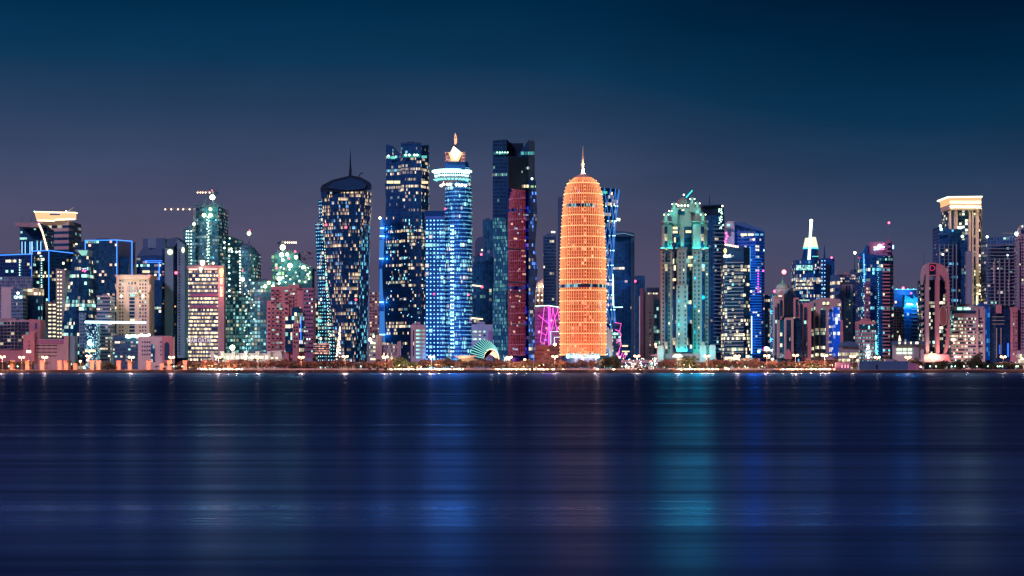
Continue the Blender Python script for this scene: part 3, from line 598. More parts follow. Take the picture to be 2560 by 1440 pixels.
lamp(t,707,618.5,2272,3.2,(.85,1,.5),18,'floodlamp'); rod(t,'lamp_post',[(707,631),(707,618)],2275,.5,'teal')
for k in range(26): lamp(t,r.uniform(694,778),r.uniform(662,712),2276,1.0,(.7,1,.6),r.choice((2,5)),'work_lamp')
for a,b in ((692,670),(738,629),(722,646)): lamp(t,a,b,2272,1.3,(1,.08,.15),6)
for (a,b,pw) in ((707,640,20000),(725,672,16000),(740,655,12000),(698,700,14000)): plight(a,b,2255,(.6,1,.75),pw*.22,1)
crane('small crane with bright jib lamps turned right over the sloping unfinished roof',707,2290,631,601,707,742,606,(713,719,724,730,735,740),WHITE)
crane('faint crane behind the sloping unfinished tower, upper of two thin jibs',765,2420,720,628,751,796,632)
crane('faint crane behind the sloping unfinished tower, lower of two thin jibs',752,2430,720,640,748,783,646)
# L18 sports office with red vertical sign
t=bld('office_building','brightly lit office slab with glowing red vertical sign and shield lamp on top','building',[(471,2050),(545,2050)],[672,672],'slate',gl(p=.62,run=.55,row=.45,runs=5,warm=.9,s=2.3,c1=(1,.76,.42),c2=(.95,.9,.6),tint=(.02,.015,.05),wall=(.08,.05,.09),mull=.05),fh=4.35,band=(.30,.80),cw=1.5,depth=26,roof=False)
outline(t,'sign_pier',[(545,664),(560,664),(560,895),(545,895)],2046,14,'rose')
outline(t,'parapet',[(468,664),(545,664),(545,672),(468,672)],2048,20,'rose'); outline(t,'roof_house',[(483,662),(496,662),(496,655),(516,655),(516,661),(540,661),(540,666),(483,666)],2055,12,'violet')
sbox(t,'roof_sign',472,493,671.5,675,2047,.8,em((1,.35,.28),3.2)); sbox(t,'roof_sign',511,543,671,674.4,2047,.8,em((1,.30,.26),3.2))
lamp(t,501.5,672.5,2046,1.9,(.8,1,.6),5,'sign_disc'); outline(t,'shield_sign',[(500,652),(504,650.5),(508,650.5),(512,652),(511,660),(506,665),(501,660)],2050,1.2,em((1,.92,.55),3.5))
outline(t,'torch_sign',[(550,672),(557,672),(558,678),(555,692),(552,692),(549,678)],2044,1,em((1,.75,.2),4)); lamp(t,533,658,2048,1.3,(1,.8,.5),5)
for k,ch in enumerate('SPORT FOR'[::-1]):
    if ch!=' ': text(t,ch,553.5,698+k*5.2,2044,6,em((1,.42,.22),5),rot=-90,bold=.04)
text(t,'TEAM QATAR',498,851.5,2048.5,11.5,em((.8,.75,.85),.9),name='banner_text',bold=.02,sx=.66)
sbox(t,'banner',476,520,846,856.5,2049.2,.5,'violet'); sbox(t,'banner',473,542,763,770,2049.2,.5,'violet'); sbox(t,'banner',476,543,734,741,2049.2,.5,'violet'); 
for (a,b,pw) in ((553,700,16000),(553,725,16000)): plight(a,b,2030,(1,.12,.15),pw,1.5)
plight(508,893,2012,(1,.42,.32),14000,1.5)  # added pink light, feeds the reflection on the water
plight(553,680,2034,(1,.5,.12),6000,1.5); plight(506,664,2040,(1,.6,.3),3000,1)
# L21 rose stone block with stepped top
t=bld('stone_building','rose stone office block with stepped roof and dark central window bays','building',[(667,2075),(722,2070)],[752,750],'pink',None,depth=30,roof=False)
outline(t,'tall_wall',[(677,716),(722,716),(722,712),(748,712),(748,720),(783,720),(783,895),(677,895)],2072,24,'pink'); outline(t,'flank_wall',[(740,722),(783,722),(783,895),(757,895),(757,722)],2069.5,4,'violet')
wg=gl(p=.28,run=0,row=0,s=1.3,orand=1,tint=(.004,.012,.03),c1=(.85,1,.9),mull=0)
wins(t,[682,694,716],rng(727,757,4),8,4,2069,wg); wins(t,[697],[763],8,11,2069.2,wg)
wins(t,[673,683,694,702,715],rng(772,878,11),6,4.2,2069,wg); wins(t,[762,768,774,780],rng(728,878,16),3.6,4.0,2068.8,wg); wins(t,[728,734],rng(724,765,5),4,4,2069,wg)
for (a,b,c_,d2) in ((713,730,790,880),(729,752,768,830),(744,760,780,880)): sbox(t,'bay_window',a,b,c_,d2,2068,1.5,gl(p=.16,run=.15,row=0,s=1.5,tint=(.003,.02,.05),mull=.12,lo=.1),3,4.5)
outline(t,'gable_bay',arch(732,747,806,900,8),2063,8,'pink'); wins(t,[736,742],[818,826,836,846,856,866],3.4,4.4,2062.6,wg)
neon(t,[(752,790),(752,860)],(.05,.2,1),3,2066,.35)
# L22 far cluster between
t=bld('apartment_block','small far cream block glimpsed left of the tapered glass tower','building',[(781,2420),(800,2420)],[745,745],'rose',gl(p=.3,run=0,row=0,s=1.3,wall=(.3,.22,.2),mull=.4),mode='skin',cw=4,depth=24)
sbox(t,'lit_roof',783,790,759,768,2415,5,em((1,.7,.4),2))
# low white villa by the promenade
t=bld('terrace_building','long low white building with slanting buttresses behind the promenade trees','building',[(548,1985),(706,1985)],[883,883],'white',None,depth=18,roof=False)
for k,a in enumerate((530,555,584,615,644,673)): outline(t,'buttress',[(a-6,878),(a+5,878),(a+3,886),(a+3,905),(a-3,905),(a-3,888)],1980,6,'white')
outline(t,'upper_wall',[(676,877),(702,877),(706,893),(676,893)],1983,8,'white'); sbox(t,'roof_strip',600,676,879,883,1992,6,'slate')
for k in range(12): sbox(t,'lit_opening',553+k*12.3,560+k*12.3,890,897,1984.5,.6,em((1,.85,.6),1.6 if k%3 else 3))
for (a,pw) in ((562,26000),(612,26000),(650,9000),(690,5000)): plight(a,893,1972,(.95,.95,.6),pw*.3,1.2)
sbox(t,'lit_facade',783,822,858,886,2030,6,gl(p=.85,run=0,row=0,s=1.5,c1=(1,.5,.35),c2=(1,.7,.6),lo=.3,hi=.75,mull=.05,tint=(.2,.1,.1)),2,2.6) 
# ------------------------------------------------------------------ CENTRE OF THE SKYLINE
# C1 tapered triangulated glass tower
t=thing('twisted_tower','dark tapering glass tower with triangle window pattern and tilted black crown','tower',X(868,2100),2110)
tw=gl(p=.12,run=.30,row=.07,runs=9,warm=.70,s=1.35,c1=(1,.70,.42),c2=(.25,.55,1),tint=(.003,.018,.055),tri=.75,mull=.06)
twr(t,'window_band',[(476,[(802,2100),(845,2084),(905,2086),(928,2110)]),(620,[(813,2096),(852,2078),(898,2084),(921,2110)]),(760,[(826,2092),(858,2074),(893,2082),(918,2110)]),(893,[(845,2088),(862,2072),(888,2080),(915,2110)])],tw,M['dark'],4.1,1.6)
outline(t,'crown',[(801,478),(801,470),(806,462),(812,459),(832,449),(878,438),(902,443),(922,454),(928,460),(928,474),(900,478),(860,480)],2082,5,'blacks')
outline(t,'crown_hollow',[(815,470),(830,457),(878,445),(905,452),(916,462),(912,471),(870,476)],2080,2,'dark')
mast(t,876,2098,440,368,1.6,.08); rod(t,'stay',[(872,440),(876,405)],2098,.2,'blacks'); rod(t,'stay',[(881,440),(876,405)],2098,.2,'blacks')
rod(t,'roof_crane',[(897,442),(901,434),(908,432)],2095,.6,'blacks')
bd=gl(p=.10,run=.15,row=0,runs=3,s=1.4,c2=(.2,.9,1),tint=(.003,.03,.09),dot=(.15,2.6,(.22,.72,1)),mull=.1)
twr(t,'lower_wing_band',[(557,[(788,2128),(801,2122),(812,2126)]),(742,[(796,2126),(808,2120),(822,2124)]),(853,[(794,2124),(812,2118),(838,2122)]),(893,[(794,2124),(812,2118),(848,2122)])],bd,M['navy'],4.2,3.2)
twr(t,'upper_wing_band',[(500,[(796,2140),(806,2136)]),(742,[(803,2140),(822,2136)]),(893,[(810,2138),(835,2134)])],bd,M['navy'],4.2,3.0)
twr(t,'side_band',[(560,[(905,2079),(924,2100)]),(742,[(897,2076),(920,2100)]),(893,[(888,2072),(916,2100)])],gl(p=.18,run=.1,row=0,warm=.1,s=1.3,c1=(.15,.5,1),c2=(.2,.75,1),tint=(.003,.04,.16),mull=.35),M['navy'],4.2,2.0)
for k in range(52): lamp(t,806+k*.36+(k%3)*.8,512+k*7.0,2116,.55,(1,.55,.4) if k%2 else (.5,1,.7),3,'facade_lamp')
r=random.Random(9)
for k in range(60):
    q=k/60; lamp(t,850-5*q+r.uniform(-1-4*q,1+5*q),818+75*q,2066,.65,(1,.58,.40),r.choice((3,5,7)),'facade_lamp')
for a,b in ((815,562),(890,749),(865,568)): lamp(t,a,b,2066,1.3,(1,.06,.12),6)
# C2
bld('apartment_block','slim far rose block of lit windows between the tapered and twin-topped towers','building',[(924,2450),(946,2450)],[730,730],'rose',gl(p=.32,run=0,row=0,s=1.2,c1=(1,.72,.5),wall=(.34,.22,.22),mull=.42,lo=.25,hi=.8,tint=(.02,.02,.05)),mode='skin',cw=3.6,depth=22)
t=bld('office_building','small grey office with lit floors and pale fin walls left of the tree','building',[(924,2030),(942,2030)],[846,848],'grey',gl(p=.7,run=.2,row=0,s=1.4,warm=.8,c1=CREAM),fh=4.5,band=(.35,.8),depth=20,roof=False)
outline(t,'fin_wall',[(939,837),(955,838),(955,900),(939,900)],2024,10,'rose'); outline(t,'fin_wall',[(993,855),(1001,852),(1001,900),(993,900)],2024,10,'rose')
outline(t,'louvre_wall',[(955,855),(993,862),(993,900),(955,900)],2026,8,gl(p=.18,run=.2,row=.2,s=1.6,warm=.8,tint=(.12,.14,.2),wall=(.2,.22,.3),mull=.3,lo=.3),1.4,4)
lamp(t,925,849,2020,2.0,(.9,1,.45),9); lamp(t,929,856,2020,1.4,(.9,1,.45),8); lamp(t,934,841,2022,1.1,(1,.7,.45),6)
# C3 blue light strip building
t=thing('blue_lit_tower','thin tower face washed in graded blue light left of the twin-topped tower','tower',X(957,2180),2190)
outline(t,'wall',[(950,543),(966,543),(966,895),(947,895),(948,740),(947,648),(950,640)],2184,20,'blue')
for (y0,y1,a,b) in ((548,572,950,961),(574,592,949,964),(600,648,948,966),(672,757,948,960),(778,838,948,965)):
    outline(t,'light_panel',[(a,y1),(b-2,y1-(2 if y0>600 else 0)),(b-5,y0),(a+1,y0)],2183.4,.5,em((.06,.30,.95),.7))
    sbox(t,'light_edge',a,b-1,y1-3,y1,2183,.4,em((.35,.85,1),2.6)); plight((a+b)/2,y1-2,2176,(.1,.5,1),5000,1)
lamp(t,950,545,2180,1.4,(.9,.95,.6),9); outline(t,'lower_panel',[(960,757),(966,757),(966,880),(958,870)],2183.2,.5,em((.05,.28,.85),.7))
# C4 twin-topped dark tower
g4=gl(p=.05,run=.15,row=.035,runs=7,warm=.72,s=1.5,c1=(1,.78,.5),c2=(.30,.85,.95),tint=(.003,.022,.075),wall=(.004,.02,.06),mull=.22)
t=bld('twin_topped_tower','tall dark blue tower with slanted left peak and stepped right block','tower',[(1003,2160),(1053,2156)],[356,357],'dark',g4,fh=4.1,band=(.15,.85),cw=1.5,depth=34)
bld('','','',[(1053,2162),(1071,2180)],[364,362],'dark',g4,par=t,fh=4.1,band=(.15,.85),cw=1.5,depth=24,roof=False,wname='right_wing')
bld('','','',[(965.5,2180),(983,2176)],[360,365],'dark',g4,par=t,fh=4.1,band=(.15,.85),cw=1.5,depth=24,roof=False,wname='left_wing')
bld('','','',[(983,2175),(1003,2170)],[365,388],'dark',g4,par=t,fh=4.1,band=(.15,.85),cw=1.5,depth=24,roof=False,wname='left_wing')
outline(t,'bulge_wall',[(965,458),(962,458),(965,500),(961,600),(956,700),(961,760),(964,895),(968,895),(968,458)],2182,18,'dark')
for a,b,y in ((967,975,389),(977,988,391)): sbox(t,'lit_panel',a,b,y,y+6,2169,.8,em((.15,.65,.55),1.3))
sbox(t,'lit_panel',1007,1051,386,393,2153,.8,em((.04,.30,.30),1.0)); sbox(t,'lit_panel',1054,1067,389,395,2158,.8,em((.12,.55,.5),1.2))
for a in (1014.5,1023,1036,1043): lamp(t,a,387.5,2151,1.2,(.6,1,.75),7)
lamp(t,971,389.5,2167,1,(.6,1,.8),6)
for a,b in ((967,983.5),(985,1000)): sbox(t,'lit_floor',a,b,452,458.5,2166,.8,em((1,.85,.45),1.6))
sbox(t,'lit_floor',1054,1070,453,459,2157,.8,em((1,.72,.42),1.5))
for k in range(55): lamp(t,r.uniform(968,1068),r.uniform(560,800),2150,.55,(.25,.7,1),r.choice((1.5,3)),'facade_lamp')
# C5 dotted wing and C6 round tower with disc
t=bld('dotted_tower','round blue tower dotted with white lamps under a glowing saucer and flame crown','tower',[(1063,2080),(1112,2076)],[541,540],'blue',None,depth=32,roof=False,wname='wing_wall')
dg=gl(p=.05,run=.05,row=.012,runs=4,warm=.3,s=1.3,c2=(.4,.95,.75),tint=(.003,.035,.15),wall=(.003,.03,.12),dot=(.20,2.4,(.25,.72,1)),mull=.0,lo=0)
fhd=10.2*2076/4500; n_=int((Z(545,2076)-GZ)/fhd)
for i in range(n_):
    za=GZ+i*fhd+.3; zc=za+fhd*.85; m2=MB(); a=X(1063.2,2080);b_=X(1099,2077);c=X(1112,2076)
    m2.face([(a,2079.7,za),(b_,2076.7,za),(b_,2076.7,zc),(a,2079.7,zc)],[(0,i),(4,i),(4,i+.98),(0,i+.98)])
    m2.face([(b_,2076.7,za),(c,2075.7,za),(c,2075.7,zc),(b_,2076.7,zc)],[(4,i+.0),(8,i+.0),(8,i+.98),(4,i+.98)])
    m2.build('lamp_row',dg,t)
cx=X(1146,2085); cy=2088; R=X(1180,2085)-cx
prof=[(R,GZ),(R,Z(500,2085)),(R*.97,Z(470,2085)),(R*.88,Z(430,2085)),(R*.72,Z(405,2085))]
mb=MB(); mb.revolve([(r_-.3,z) for r_,z in prof]+[(0,Z(405,2085))],cx,cy,40); mb.build('shaft_wall',M['blue'],t)
dg2=gl(p=.06,run=.10,row=.02,runs=8,warm=.3,s=1.3,c2=(.35,.95,.8),tint=(.003,.035,.15),wall=(.003,.03,.12),dot=(.17,1.7,(.20,.65,1)),mull=0)
def rad(z):
    for i in range(len(prof)-1):
        if z<=prof[i+1][1]: a=(z-prof[i][1])/(prof[i+1][1]-prof[i][1]); return prof[i][0]+(prof[i+1][0]-prof[i][0])*a
    return prof[-1][0]
n_=int((Z(408,2085)-GZ)/fhd)
for i in range(n_):
    za=GZ+i*fhd+.3; zc=za+fhd*.8; m2=MB(); NB=26
    for k in range(NB):
        A=math.pi+math.pi*k/NB*1.1-.15; B=math.pi+math.pi*(k+1)/NB*1.1-.15; rA=rad(za)+.1; rB=rad(zc)+.1
        m2.face([(cx+rA*math.cos(A),cy+rA*math.sin(A),za),(cx+rA*math.cos(B),cy+rA*math.sin(B),za),(cx+rB*math.cos(B),cy+rB*math.sin(B),zc),(cx+rB*math.cos(A),cy+rB*math.sin(A),zc)],[(k*1.7,i),(k*1.7+1.7,i),(k*1.7+1.7,i+.98),(k*1.7,i+.98)])
    m2.build('lamp_row',dg2,t)
for k in range(33):
    for a in (1128,1133): lamp(t,a,565+k*9.8,2052,.85,(.45,.9,1),3.5,'facade_lamp')
mb=MB(); dx=X(1129,2075); dy=2084; px_=2075/F
sau=[(33,462),(40,453.5),(50,447),(43,443),(44,434),(46,430),(50.5,427),(50,424),(30,420),(0,419)]
def saucer(name,prof_,mat,cw=1,fh=1,n=56):
    mb=MB(); mb.revolve([(r_*px_,Z(y,2075)) for r_,y in prof_],dx,dy,n,cw,fh); return mb.build(name,mat,t)
saucer('saucer_hull',[(12,460),(24,456.5),(36,451),(50,445.5),(43,443)],M['steel'])
saucer('saucer_light',[(18,457.5),(30,453.6),(38.5,449.6)],em((.85,.95,.55),2.0)); 
for k in range(28):
    A=2*math.pi*k/28; m2=MB(); B=A+.15
    q=lambda r_,y,a_: (dx+r_*px_*math.cos(a_),dy+r_*px_*math.sin(a_),Z(y,2075)-.35)
    m2.face([q(37.5,450.3,A),q(37.5,450.3,B),q(47,446.6,B),q(47,446.6,A)]); m2.build('saucer_panel',em((.25,.9,.85),1.8),t)
saucer('window_ring',[(42.5,442.5),(43.5,436.5),(45,430)],gl(p=0,run=0,row=0,tint=(.01,.10,.25),dot=(.30,7,(.55,1,.85)),mull=0),2.6,3.0)
saucer('saucer_rim',[(46,430),(50.5,427.8),(50,425),(44,424)],em((.45,1,.80),3.2)); saucer('saucer_roof',[(44,424.2),(30,421),(0,420)],M['blue'])
saucer('neck_wall',[(17.5,460),(17.5,408)],M['blue']); 
mb=MB(); mb.box(X(1112.5,2062),X(1162.5,2062),2064,2088,Z(424,2062),Z(404.5,2062)); mb.build('drum_wall',M['blue'],t)
outline(t,'crown_screen',[(1112,403),(1112,380),(1163,379),(1163,405),(1150,404)],2060,1.5,gl(p=.9,run=0,row=0,s=.9,c1=(1,.42,.32),c2=(1,.6,.45),mull=.25,lo=.2,hi=1,tint=(.3,.12,.08)),1.4,1.9)
for pp in ([(1121,381),(1128,381),(1139,394),(1150,381),(1157,381),(1146,403),(1128,403)],): outline(t,'crown_emblem',pp,2059,.8,em((1,.62,.32),1.5))
outline(t,'flame_base',[(1126,381),(1134,365),(1151,379),(1146,392),(1139,400),(1133,394)],2057.5,.8,em((1,.86,.62),2.4))
outline(t,'flame_tip',[(1138,332),(1141,340),(1142.5,348),(1142,357),(1139,361),(1136,360),(1135.5,348),(1136.5,339)],2058,1.5,em((1,.42,.26),1.7)); outline(t,'flame_mark',[(1137,342),(1140.5,342),(1138.6,347)],2057.2,.4,'dark')
rod(t,'flame_stem',[(1135,364),(1140,367)],2058,.8,'blacks')
for a,b in ((1103,464),(1108,461),(1118,461),(1125,461),(1141,462),(1148,463),(1164,464),(1155,463)): lamp(t,a,b,2050,1.5,(1,.84,.5),8)
neon(t,[(1109,453),(1109,461)],(1,.8,.5),3,2050,.3)
for (a,b,pw,c_) in ((1118,420,7000,(.1,.6,1)),(1150,420,7000,(.1,.6,1)),(1112,470,5000,(.1,.6,1)),(1085,890,30000,(.05,.35,1)),(1140,890,30000,(.05,.35,1)),(1085,700,16000,(.02,.22,1)),(1140,650,16000,(.02,.25,1)),(1085,600,14000,(.02,.25,1)),(1150,540,10000,(.02,.25,1)),(1145,780,16000,(.02,.25,1))): plight(a,b,2030,c_,pw,1.5)
outline(t,'rear_mass',[(1060,527),(1112,527),(1112,545),(1060,545)],2096,16,'navy')
for a,b in ((1085,735),(1171,737),(1113,522)): lamp(t,a,b,2045,1.1,(1,.06,.15),5)
# C7
t=bld('office_building','small white office with fully lit ribbon windows before the twin-topped tower','building',[(1027,2035),(1063,2035)],[812,812],'rose',None,depth=18)
for k in range(8): sbox(t,'window_band',1040,1062,824+k*9.6,828.5+k*9.6,2034.6,.8,gl(p=.9,run=.2,row=0,s=1.6,c1=(.9,1,.7),warm=.7,mull=.05) if k==0 else bpy.data.materials['glazing_%d'%int(_seed[0]-7)],2)
sbox(t,'slot_window',1032.5,1035,826,890,2034.6,.8,gl(p=.05,tint=(.004,.02,.05)),2)
# C8 background towers
bld('background_tower','dim blue tower with flat cap, upper part of the pair right of the saucer tower','tower',[(1207,2500),(1233,2500)],[549,549],'slate',gl(p=.03,run=.02,row=0,s=.8,tint=(.01,.05,.11),wall=(.015,.06,.13),mull=.3),mode='skin',depth=30,cw=4)
t=bld('background_tower','dim blue tower with domed top and red lamp right of the saucer tower','tower',[(1182,2420),(1212,2420)],[640,640],'slate',gl(p=.03,run=.02,row=0,s=.8,tint=(.01,.045,.10),wall=(.015,.05,.12),mull=.3),mode='skin',depth=30,cw=4)
outline(t,'domed_top',[(1187,640),(1187,606),(1192,596),(1200,592),(1212,592),(1212,640)],2424,20,'slate'); lamp(t,1203,636,2412,1.5,(1,.08,.15),7); lamp(t,1205,625,2412,1.1,(.6,1,.6),4); sbox(t,'winch_house',1202,1207,623,632,2414,3,'slate')
t=bld('background_tower','wide dim blue tower block with two glowing amber ledges right of the saucer tower','tower',[(1180,2350),(1234,2350)],[668,642],'navy',gl(p=.05,run=.04,row=0,s=.9,tint=(.006,.04,.11),wall=(.008,.045,.12),mull=.3),mode='skin',depth=30,cw=4)
for a,b,y in ((1180,1207,714),(1180,1207,796)): neon(t,[(a,y-1),(b,y+2)],(1,.62,.30),4,2345,.7,'lit_ledge')
lamp(t,1205,717,2343,1.5,(1,.06,.12),7); sbox(t,'ledge',1182,1230,806,812,2340,8,'slate')
# C9
t=bld('office_building','low grey office with a few bright ribbon windows behind the ribbed dome','building',[(1179,2070),(1232,2070)],[811,811],'grey',None,depth=20)
wins(t,[1184,1189,1195,1200,1211],[829,838,848],5,4,2069.6,gl(p=.85,run=0,row=0,s=1.7,c1=(.95,1,.75),orand=1,mull=0)); sbox(t,'dark_bay',1221,1232,827,895,2068,3,'violet')
# C10 ribbed dome
t=thing('ribbed_pavilion','shell-shaped pavilion of glowing cyan ribs with arched cream mouth on the promenade','building',X(1211,1990),1995)
k_=1990/F; c=P(1211,898,1990); ic=P(1228,900,1976)
ns=20
shell=MB(); ribs=MB(); A_=[];B_=[]
for i in range(ns+1):
    th=math.pi*i/ns
    A_.append(Vector((c.x-36*k_*math.cos(th),1990,Z(897,1990)+47*k_*math.sin(th)))); B_.append(Vector((ic.x-19*k_*math.cos(th),1974,Z(899,1976)+26*k_*math.sin(th))))
for i in range(ns):
    shell.face([A_[i],A_[i+1],B_[i+1],B_[i]])
    shell.face([A_[i]+Vector((0,20,0)),B_[i]+Vector((0,30,0)),B_[i+1]+Vector((0,30,0)),A_[i+1]+Vector((0,20,0))])
    shell.face([A_[i+1],A_[i],A_[i]+Vector((0,20,0)),A_[i+1]+Vector((0,20,0))])
shell.build('shell',wall_mat('shell_panel',(.004,.06,.09)),t); sbox(t,'plinth',1175,1209,897,915,1982,8,'cream'); sbox(t,'plinth',1245,1247,897,915,1982,8,'cream')
for i in range(1,ns):
    m2=MB(); m2.tube([A_[i]+Vector((0,-.3,.1)),(A_[i]*.5+B_[i]*.5)+Vector((0,-1.6,.2)),B_[i]+Vector((0,-.3,0))],.30,4); m2.build('rib',em((.30,.90,.80),1.5),t)
m2=MB(); m2.tube([b+Vector((0,-.4,0)) for b in B_[ns//3:]],.4,5); m2.build('mouth_rim',em((1,.75,.4),3),t)
outline(t,'back_wall',[(1210,875)]+[(1228-18*math.cos(math.pi*i/12),900-25*math.sin(math.pi*i/12)) for i in range(13)],1996,1,'cream'); plight(1229,893,1984,(1,.55,.35),26000,1)
t=bld('glass_kiosk','small wedge-roofed pavilion with warm glowing underside left of the ribbed shell','building',[(1147,1965),(1185,1965)],[893,893],'cream',None,depth=10,roof=False)
outline(t,'wedge_roof',[(1134,889.5),(1190,888.5),(1190,892),(1150,897)],1960,16,'cream'); plight(1160,896,1952,(1,.62,.32),7000,1)
for a in (1263,1268,1273): neon(thing('light_arch','slim glowing white hoop, one of three beside the ribbed shell','sculpture',X(a,1950),1950,GZ,'glowing hoops') ,[(a-2.6,912),(a-2.4,902),(a-1,894),(a+.8,894),(a+2.2,902),(a+2.6,912)],(.95,1,.85),2,1950,.3,'hoop')
# C11 dark faceted tower whose angled glass mirrors the domed tower
Y0=2040
t=thing('faceted_tower','tall black faceted tower mirroring the orange domed tower in its angled glass','tower',X(1290,Y0),2070)
gd=gl(p=.012,run=.015,row=.01,runs=6,warm=.5,s=1.3,tint=(.003,.014,.036),wall=(.003,.012,.03),mull=.35); gd2=gl(p=.20,run=.35,row=.2,runs=6,warm=.1,s=.45,c1=(.20,.8,.8),c2=(.3,.9,.75),tint=(.005,.05,.08),mull=.45)
gd3=gl(p=.10,run=.15,row=0,runs=3,warm=.3,s=1.4,c2=(.08,.25,1),tint=(.003,.02,.09),mull=.2)
bld('','','',[(1232,Y0+18),(1266,Y0+16)],[351,348],'dark',gd,par=t,depth=26,cw=2.4,fh=4.2,roof=False,bot=543,wname='upper_wall')
bld('','','',[(1266,Y0+17),(1277,Y0+30),(1308,Y0+30)],[348,358,358],'blacks',None,par=t,depth=14,roof=False,bot=480,wname='upper_wall')
outline(t,'upper_wall',[(1293,480),(1293,390),(1322,349),(1322,480)],Y0+23,20,'dark'); bld('','','',[(1322,Y0+23),(1337,Y0+30)],[349,353],'slate',None,par=t,depth=16,roof=False,bot=480,wname='upper_wall')
outline(t,'lit_gable',[(1277,440),(1306,440),(1298,424),(1284,424)],Y0+22,1.5,'dark')
for a,b,y0_,y1_,cc,s_ in ((1233,1270,379.5,386,(.10,.45,.45),.9),(1302,1336,379,387,(.10,.45,.45),.9),(1278,1306,427,432,(.6,.8,.6),1.4),(1273,1293,443,450,(.15,.55,.5),1.0),(1271,1322,462,469,(1,.75,.42),1.3),(1327,1339,464,468.5,(.6,1,.45),2.2),(1307,1325,417,423,(.5,.8,.6),.8)):
    w_=gl(p=.55,run=.6,row=.3,runs=3,warm=1.0,s=s_*1.3,c1=cc,tint=(.004,.02,.04),mull=.12)
    sbox(t,'lit_floor',a,b,y0_,y1_,Y0+ (14 if a<1270 else 15.5 if a<1300 else 20),.8,w_,1.6,(y1_-y0_)*Y0/F*1.02)
for k in range(5): lamp(t,1243+k*6.5,381,Y0+12,.8,(.5,1,.7),4)
lamp(t,1292,417,Y0+13,1.6,(.5,1,.75),5); lamp(t,1330,447,Y0+15,1.2,(.8,1,.8),6)
outline(t,'core_wall',[(1266,392),(1322,392),(1322,905),(1266,905)],Y0+26,24,'dark')
# waist-shaped lower left volume
twr(t,'lower_band',[(543,[(1231,Y0+14),(1262,Y0+12)]),(650,[(1236,Y0+13),(1270,Y0+11)]),(760,[(1232,Y0+12),(1264,Y0+10)]),(885,[(1232,Y0+10),(1270,Y0+8)])],gd2,M['dark'],4.2,1.3)
# mirror facet at 45 degrees
mm,tt=new_mat('mirror_glass'); oo=tt.nodes.new('ShaderNodeOutputMaterial'); b_=tt.nodes.new('ShaderNodeBsdfPrincipled'); b_.inputs['Metallic'].default_value=1; b_.inputs['Base Color'].default_value=(.15,.09,.40,1); b_.inputs['Roughness'].default_value=.03
tcc=tt.nodes.new('ShaderNodeTexCoord'); bt=tt.nodes.new('ShaderNodeTexBrick'); bt.inputs['Scale'].default_value=.25; nn=tt.nodes.new('ShaderNodeTexNoise'); nn.inputs['Scale'].default_value=.22; nn.inputs['Detail'].default_value=3; bb=tt.nodes.new('ShaderNodeBump'); bb.inputs['Strength'].default_value=.035; bb.inputs['Distance'].default_value=.6
tt.links.new(tcc.outputs['Object'],nn.inputs['Vector']); tt.links.new(nn.outputs[0],bb.inputs['Height']); tt.links.new(bb.outputs[0],b_.inputs['Normal']); tt.links.new(b_.outputs[0],oo.inputs[0])
xl=X(1270.5,Y0); dxm=X(1322,Y0+20)-xl
def facet(y0_,y1_,a=0.,b=1.):
    m2=MB(); p0=(xl+dxm*a,Y0+dxm*a); p1=(xl+dxm*b,Y0+dxm*b); m2.face([(*p0,Z(y1_,Y0+12)),(*p1,Z(y1_,Y0+12)),(*p1,Z(y0_,Y0+12)),(*p0,Z(y0_,Y0+12))]); return m2
facet(474,905).build('mirror_facet',mm,t); facet(392,474).build('dark_facet',gd,t)
m2=MB(); m2.face([(xl,Y0,GZ),(xl-3,Y0+26,GZ),(xl-3,Y0+26,Z(392,Y0+12)),(xl,Y0,Z(392,Y0+12))]); m2.face([(xl,Y0,Z(392,Y0+12)),(xl-3,Y0+26,Z(392,Y0+12)),(xl+dxm,Y0+dxm,Z(392,Y0+12))]); m2.build('facet_side',M['dark'],t)
for y,a,b in ((624,0,1),(706,0,1),(731,.1,.95),(812,0,1)): 
    m2=MB(); p0=(xl+dxm*a+.3,Y0+dxm*a-.3); p1=(xl+dxm*b+.3,Y0+dxm*b-.3); m2.face([(*p0,Z(y+2,Y0+12)),(*p1,Z(y+2,Y0+12)),(*p1,Z(y-2,Y0+12)),(*p0,Z(y-2,Y0+12))]); m2.build('facet_joint',M['dark'],t)
rq=random.Random(14)
for q_ in range(34):
    a_=rq.uniform(.02,.9); y_=rq.uniform(500,880); w_=rq.choice((.05,.08,.16)); m2=MB(); p0=(xl+dxm*a_+.35,Y0+dxm*a_-.35); p1=(xl+dxm*(a_+w_)+.35,Y0+dxm*(a_+w_)-.35)
    m2.face([(*p0,Z(y_+2,Y0+12)),(*p1,Z(y_+2,Y0+12)),(*p1,Z(y_-2,Y0+12)),(*p0,Z(y_-2,Y0+12))]); m2.build('lit_window',em(rq.choice(((1,.6,.4),(1,.4,.35),(.5,.6,.8))),rq.choice((.5,.8,1.3))),t)
twr(t,'right_band',[(450,[(1322,Y0+20),(1339,Y0+26)]),(540,[(1322,Y0+20),(1343,Y0+26)]),(620,[(1322,Y0+20),(1337,Y0+26)]),(675,[(1322,Y0+20),(1344,Y0+26)]),(760,[(1322,Y0+20),(1336,Y0+26)]),(895,[(1322,Y0+20),(1337,Y0+26)])],gd3,M['navy'],4.2,2.2)
